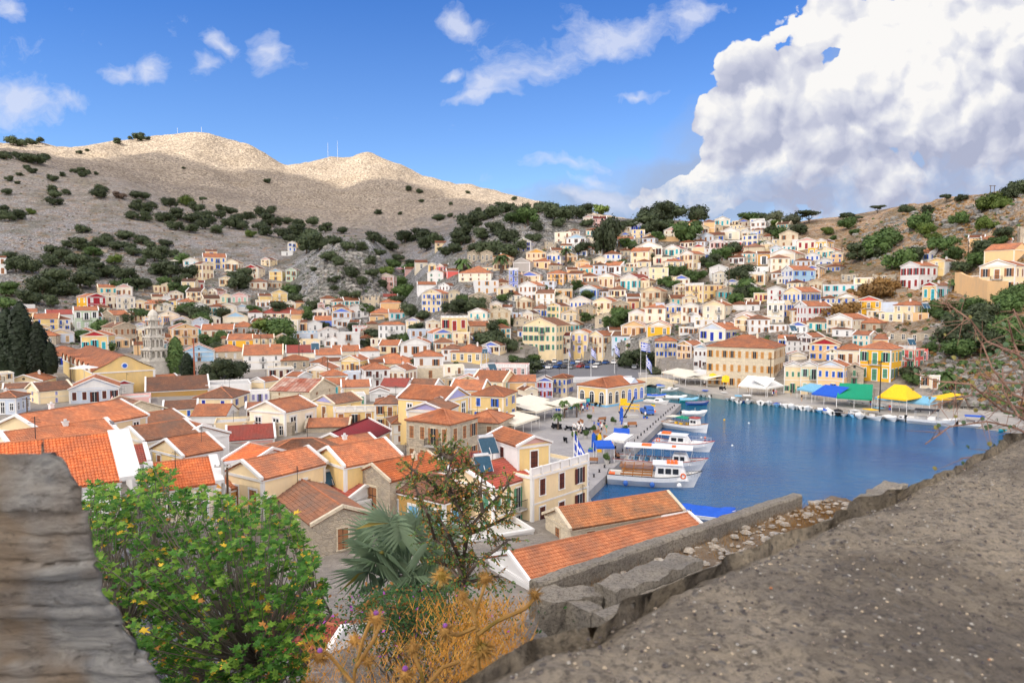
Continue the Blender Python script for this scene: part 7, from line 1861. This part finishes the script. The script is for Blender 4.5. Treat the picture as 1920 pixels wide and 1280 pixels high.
def pist():
    root0=aty(865,1110,8.0); root=empty('mastic_shrub',tuple(root0)); tag(root,'slender open shrub with small reddish green leaves in front of the yellow houses','shrub'); o=Vector(root.location); r=random.Random(8); br=MB(); lf=MB()
    out=[(0,0),(.22,.3),(.2,.7),(0,1),(-.2,.7),(-.22,.3)]
    stems=[[(865,1110),(870,1060),(872,985),(850,930),(838,900),(846,860),(855,828)],[(872,1030),(880,990),(905,960),(935,930),(955,905)],[(866,1080),(850,1040),(815,1010),(800,960),(780,915),(770,885)],[(850,930),(820,915),(790,890),(765,875)],[(905,960),(900,920),(905,890)],[(838,900),(865,880),(900,870)],[(846,860),(830,850),(815,858)],[(866,1090),(890,1060),(930,1030),(955,1010)],[(868,1060),(840,1000),(820,965)],[(880,1000),(930,980),(965,960)],[(872,985),(860,950),(880,930),(890,900)],[(866,1090),(840,1060),(810,1050)],[(866,1095),(900,1085),(935,1080)]]
    for st in stems:
        P=[aty(x,y,8+r.uniform(-.25,.25))-o for x,y in st]; br.tube([tuple(p) for p in P],[.026-.019*i/len(P) for i in range(len(P))],6)
        for i in range(len(P)-1):
            for k in range(15):
                if i==0 and len(st)>5: continue
                a=P[i].lerp(P[i+1],r.random()); v=Vector((r.gauss(0,1),r.gauss(0,1),r.gauss(.1,1))).normalized()*r.uniform(.08,.30); e=a+v; br.tube([tuple(a),tuple(a+v*.5+Vector((0,0,.02))),tuple(e)],[.006,.004,.002],4)
                for q in range(r.randint(13,20)):
                    p=a.lerp(e,r.uniform(.3,1.05)); d=(v.normalized()+Vector((r.gauss(0,.8),r.gauss(0,.8),r.gauss(0,.6)))); leafat(lf,p,d,Vector((r.uniform(-1,1),r.uniform(-1,.4),1)),r.uniform(.028,.046),out,0 if r.random()<.62 else 1 if r.random()<.75 else 2)
    lf.build('foliage',[leafmat('mastic_green',(.07,.13,.025),(.13,.21,.05)),leafmat('mastic_red',(.34,.13,.03),(.42,.21,.05)),leafmat('mastic_dark',(.04,.075,.02),(.07,.11,.035))],root); br.build('branches',BARK,root)
pist()
def fanpalm():
    c=aty(765,1075,13.0); root=empty('fan_palm',tuple(c)); tag(root,'blue green fan palm with pleated leaves in the lower centre','fan palm'); r=random.Random(3); b=MB(); st=MB(); tr=MB(); tr.tube([(0,0,-3),(0,0,-.1)],[.22,.26],9); tr.build('trunk',BARK,root)
    tg=[(760,970),(735,1005),(785,1010),(705,1035),(840,1060),(775,1060),(725,1060),(810,1030),(752,990),(700,1010),(800,1000),(730,960),(780,955),(690,1050),(715,1095),(760,1120),(810,1090),(830,1030),(745,1030),(770,1000),(720,1020),(795,1050),(700,980),(820,985),(740,1090),(785,1110)]
    for i,(x,y) in enumerate(tg):
        t=aty(x,y+20,13+r.uniform(-.7,.7))-Vector(c); st.tube([(0,0,0),tuple(t*.5+Vector((0,0,.05))),tuple(t)],[.022,.018,.012],5)
        d=t.normalized(); up=Vector((0,0,1)); sd=d.cross(up).normalized(); nn=sd.cross(d).normalized(); L=r.uniform(.62,.85); N=24
        for k in range(N):
            a=(k/(N-1)-.5)*R(250); v=(d*math.cos(a)+sd*math.sin(a)).normalized(); w=v.cross(nn).normalized()*.013; dr=-.42*L*(abs(a)/2+.3)
            p1=t+v*L*.33; p2=t+v*L+Vector((0,0,dr)); b.add([t,p1+w+nn*.012,p2,p1-w+nn*.012],[(0,1,2),(0,2,3)],0 if (r.random()<.93 and y<1080) else (1 if r.random()<.4 else 0))
    b.build('fronds',[leafmat('fan_green',(.19,.27,.17),(.28,.36,.24),tr=.35),leafmat('fan_yellow',(.35,.30,.07),(.28,.18,.06))],root); st.build('leaf_stalk',leafmat('fan_green',None,None),root)
fanpalm()
STR=leafmat('thistle_straw',(.55,.32,.09),(.42,.22,.06),(.30,.20,.04),tr=.25)
def thistle(stems,heads,Y,lb):
    c=aty(*stems[0][0],Y); root=empty('thistle',tuple(c)); tag(root,lb,'thistle','dry thistles in front of the shrub'); r=random.Random(int(heads[0][0])); o=Vector(c); st=MB()
    for s in stems: st.tube([tuple(aty(x,y,Y+.03*i)-o) for i,(x,y) in enumerate(s)],.006*Y/2,6)
    st.build('stem',STR,root)
    for (x,y,w) in heads:
        h=aty(x,y,Y)-o; b=MB(); s=w*Y/F/2; b.ball(tuple(h),s*.42,n=8)
        for k in range(130):
            v=Vector((r.gauss(0,1),r.gauss(0,1),r.gauss(.25,1))).normalized(); q=h+v*s*.3; e=h+v*s*r.uniform(.8,1.25)+Vector((0,0,-s*.15)); sd=v.cross(Vector((r.uniform(-1,1),r.uniform(-1,1),r.uniform(-1,1)))).normalized()*s*.045; b.add([q-sd,q+sd,e],[(0,1,2)])
        hd=b.build('flower_head',STR,root)
        if r.random()<.25: b=MB(); b.ball(tuple(h+Vector((0,0,s*.45))),s*.22,n=7); b.build('floret',plain('thistle_purple',(.25,.08,.35),.7),hd)
        for k in range(3):
            b2=None
thistle([[(900,1290),(895,1180),(890,1150),(905,1110),(910,1090)],[(893,1165),(880,1130),(865,1110)],[(895,1190),(930,1165),(985,1140),(1003,1120)],[(893,1175),(860,1190),(835,1185)]],[(910,1085,46),(828,1080,50),(1003,1115,40),(905,1218,64),(835,1183,48),(866,1118,34)],2.3,'tall yellow dry thistle with many heads at the bottom centre')
thistle([[(660,1330),(665,1260),(680,1200),(700,1150)],[(668,1250),(700,1200),(715,1165)],[(662,1280),(620,1230),(600,1215)]],[(705,1160,52),(665,1200,40),(600,1230,50),(690,1240,40)],2.0,'yellow dry thistle left of the bottom centre')
thistle([[(800,1330),(790,1260),(775,1225)],[(796,1290),(830,1250),(860,1240)]],[(775,1215,44),(760,1265,56),(880,1245,40),(585,1290,60)],1.9,'low blurred dry thistle at the bottom edge')
def drymass():
    r=random.Random(77); b=MB(); 
    for i in range(4800):
        x=r.gauss(900,60) if i%3 else r.uniform(560,1010); y=r.uniform(1130,1300) if i%3 else r.uniform(1200,1310); 
        if x<570 or x>1000: continue
        Y=r.uniform(4.2,6.5); p=aty(x,y,Y); a=r.uniform(0,6.28); h=r.uniform(.04,.16); q=p+Vector((math.cos(a)*h*.6,math.sin(a)*h*.6,h*r.uniform(.2,1))); s=Vector((.003,0,0)); b.add([p-s,p+s,q],[(0,1,2)])
    o=b.build('dry_grass',leafmat('dry_orange',(.66,.33,.05),(.50,.20,.03),(.72,.46,.12),tr=.3)); tag(o,'tangle of orange dry grass at the bottom centre','dry grass',kind='stuff')
    b=MB(); r=random.Random(5); out=[(0,0),(.25,.35),(.2,.7),(0,1),(-.2,.7),(-.25,.35)]; c=aty(790,1160,7.0); root=empty('bramble_shrub',tuple(c)); tag(root,'dark green shrub with tiny purple flowers below the fan palm','shrub')
    for i in range(5200):
        x,y=r.gauss(790,75),r.gauss(1160,42); Y=r.uniform(6.3,7.8)
        if y<1095: continue
        p=aty(x,y,Y)-Vector(c); leafat(b,p,Vector((r.gauss(0,1),r.gauss(0,1),r.gauss(.3,1))),Vector((r.gauss(0,1),-.5,1)),r.uniform(.025,.055),out,0 if r.random()<.8 else (1 if r.random()<.93 else 2))
    b.build('foliage',[leafmat('bramble_green',(.02,.06,.015),(.045,.11,.025)),leafmat('bramble_red',(.20,.08,.02),(.25,.12,.03)),plain('purple_petal',(.35,.05,.40),.6)],root)
    k=MB(); [k.tube([(r.uniform(-.3,.3),r.uniform(-.2,.2),-1.2),(r.uniform(-.7,.7),r.uniform(-.3,.3),r.uniform(-.2,.3))],[.015,.005],5) for _ in range(26)]; k.build('stems',BARK,root)
drymass()
def twigs():
    c=aty(1935,760,3.2); root=empty('bare_shrub',tuple(c)); tag(root,'bare thorny twigs with a few round leaves reaching in from the right edge','shrub'); r=random.Random(14); o=Vector(c); b=MB(); lf=MB(); out=[(math.sin(k*PI/5)*.5,.5-.5*math.cos(k*PI/5)) for k in range(10)]
    main=[[(1960,830),(1900,800),(1850,790),(1780,800),(1735,832)],[(1960,790),(1880,770),(1820,720),(1760,715),(1715,700)],[(1960,700),(1900,660),(1850,640),(1820,600),(1780,572),(1760,568)],[(1960,760),(1900,740),(1860,690),(1840,640)],[(1960,720),(1920,690),(1900,640),(1890,600)],[(1950,860),(1900,835),(1860,850),(1800,860)],[(1960,780),(1900,760),(1850,735),(1800,745),(1750,760)],[(1960,640),(1930,630),(1900,580)],[(1960,810),(1910,780),(1880,730),(1880,690)],[(1960,740),(1915,720),(1870,715),(1830,700)],[(1965,845),(1930,800),(1915,760),(1925,700)]]
    for st in main:
        P=[aty(x,y,3.2+r.uniform(-.15,.15))-o for x,y in st]; b.tube([tuple(p) for p in P],[.006-.004*i/len(P) for i in range(len(P))],5)
        for i in range(len(P)-1):
            for k in range(7):
                a=P[i].lerp(P[i+1],r.random()); v=Vector((r.gauss(-.4,1),r.gauss(0,.5),r.gauss(0,1))).normalized()*r.uniform(.03,.16); b.tube([tuple(a),tuple(a+v)],[.0018,.0008],4)
                for _ in range(r.choice([0,0,1,1])): leafat(lf,a+v*r.uniform(.5,1),v+Vector((0,0,.2)),Vector((r.gauss(0,.5),-1,.4)),r.uniform(.014,.026),out,r.choice([0,0,0,1]))
    b.build('branches',plain('thorn_wood',(.26,.15,.11),.7),root); lf.build('leaves',[leafmat('round_leaf',(.08,.16,.09),(.16,.24,.12)),leafmat('round_leaf_yellow',(.40,.38,.12),(.30,.25,.08))],root)
twigs()
# pigeon on the near roof
def pigeon():
    c=aty(211,797,56.0); root=empty('pigeon',(c.x,c.y,c.z),R(160)); tag(root,'grey pigeon sitting on the white verge of the nearest orange roof','pigeon'); b=MB()
    prof=[(.01,-.28),(.05,-.2),(.11,-.08),(.14,.05),(.12,.16),(.07,.22),(.06,.27),(.07,.31),(.05,.36),(.01,.38)]
    b.lathe(prof,8); me=b.mesh('body',[plain('pigeon_grey',(.16,.16,.18),.7)],True); o=link('body',me,root,(0,0,.2)); o.rotation_euler=(0,R(62),0); k=MB(); [k.tube([(0,y,0),(0,y,.12)],.012,4) for y in (-.04,.04)]; k.build('legs',SH['R'],root)
pigeon()
# terrace ground around the camera
sheet('terrace_ground',[(-14,-14),(14,-14),(14,.5),(-14,.5)],20.5,H0-1.65,CONC)
# ---------------- labels for the houses; the smallest far ones beyond 300 become one object
def merged(objs,name,label):
    V=[];Fc=[];MI=[];mats=[]; off=0
    def walk(o,Mx):
        nonlocal off
        Mo=Mx@(Matrix.LocRotScale(o.location,o.rotation_euler,o.scale))
        if o.type=='MESH':
            me=o.data; idx=[]
            for m in me.materials:
                if m not in mats: mats.append(m)
                idx.append(mats.index(m))
            V.extend([tuple(Mo@v.co) for v in me.vertices])
            for p in me.polygons: Fc.append(tuple(off+i for i in p.vertices)); MI.append(idx[p.material_index] if idx else 0)
            off+=len(me.vertices)
        for c in list(o.children): walk(c,Mo)
        bpy.data.objects.remove(o)
    for o in objs: walk(o,Matrix())
    b=MB(); b.v=V;b.f=Fc;b.m=MI; x=b.build(name,mats); tag(x,label[0],label[1],kind='stuff'); return x
for h in HOUSES:
    h['px'],h['py']=proj(h['c']); h['sz']=h['W']*F/max(10,h['c'].y)
HOUSES.sort(key=lambda h:-h['sz']); rest=HOUSES[300:]; HOUSES=HOUSES[:300]
if rest: merged([h['o'] for h in rest],'distant_houses',('smallest far houses and sheds scattered among the others','houses'))
SN={1:'one-storey',2:'two-storey',3:'three-storey'}
TY={'g':'','s':'','h':'hipped','f':'flat-roofed','r':'roofless ruined'}
RN={'a':'orange','b':'brown','r':'red','o':'bright orange','m':'dark red sheet','u':'rusty sheet','w':'speckled orange'}
def desc(h,lv):
    w=CN[h['w'][0]]; two=h['w'][0]!=h['w'][-1]
    s=w+('-fronted' if two else ''); a=[]
    if h['ty']=='f': s=s+' flat-roofed'
    if h['ty']=='h': s=s+' hip-roofed'
    if h['ty']=='r': s='roofless '+s
    n={'r':'ruin'}.get(h['ty'],'house')
    if lv==0: return s+' '+n
    if lv>=1: s=SN[h['st']]+' '+s
    p=[]
    if h['p']!='.' and h['ty']=='g' and h['p']!=h['w'][0]: p.append(CN.get(h['p'],'red')+' gable')
    if h['s'] not in '.x': p.append(CN[h['s']]+' shutters')
    if lv>=2 and h['ty'] in 'gsh' and h['r']!='a': p.append(RN.get(h['r'],'pink')+' roof')
    return s+' '+n+(' with '+' and '.join(p) if p else '')
from collections import Counter
D0=Counter(desc(h,0) for h in HOUSES); D2=Counter(desc(h,2) for h in HOUSES); D1=Counter(desc(h,1) for h in HOUSES)
ANC=[]
for h in HOUSES:
    if D0[desc(h,0)]==1: ANC.append((h,'the '+desc(h,0)))
    elif D1[desc(h,1)]==1 and len(desc(h,1).split())<=6: ANC.append((h,'the '+desc(h,1)))
LMK=[(290,640,'the bell tower'),(190,690,'the church'),(1140,735,'the quay hall'),(1605,735,'the green tent'),(1685,735,'the yellow tent'),(1080,682,'the car park'),(1205,700,'the bridge'),(20,640,'the cypress clump'),(365,680,'the rusty mast')]
used=Counter()
def rel(dx,dy):
    if abs(dx)>abs(dy)*1.3: return 'right of' if dx>0 else 'left of'
    return 'below' if dy>0 else 'above'
for h in HOUSES:
    d=desc(h,2); h['o']['category']='ruin' if h['ty']=='r' else 'house'
    if h['ty']=='r': h['o'].name='stone_ruin'
    if D2[d]==1 and d not in used: h['o']['label']=d if len(d.split())>=4 else d+' in the town'; used[d]+=1; continue
    c=[]
    for a,t in ANC:
        if a is h: continue
        c.append((math.hypot(a['px']-h['px'],(a['py']-h['py'])*1.4),a['px'],a['py'],t))
    for x,y,t in LMK: c.append((math.hypot(x-h['px'],(y-h['py'])*1.4)*.8,x,y,t))
    c.sort(); ok=False
    for dd in (desc(h,2),desc(h,1),desc(h,0)):
        for _,x,y,t in c[:7]:
            L=dd+', '+rel(h['px']-x,h['py']-y)+' '+t
            if len(L.split())<=16 and L not in used: h['o']['label']=L; used[L]+=1; ok=True; break
        if ok: break
    if not ok:
        L=desc(h,0)+' %d percent across and %d percent down the photo'%(round(h['px']/19.2),round(h['py']/12.8)); h['o']['label']=L; used[L]+=1
for nm,lim in (('tree',300),):
    k=[t for t in TREES if t[0].name.split('.')[0]==nm]
    if len(k)>lim:
        k.sort(key=lambda t:-t[0].children[0].scale[0]/max(20,t[0].location.y)); merged([t[0] for t in k[lim:]],'distant_trees',('smallest far off dark trees dotting the slopes','trees'))
bpy.context.view_layer.update()
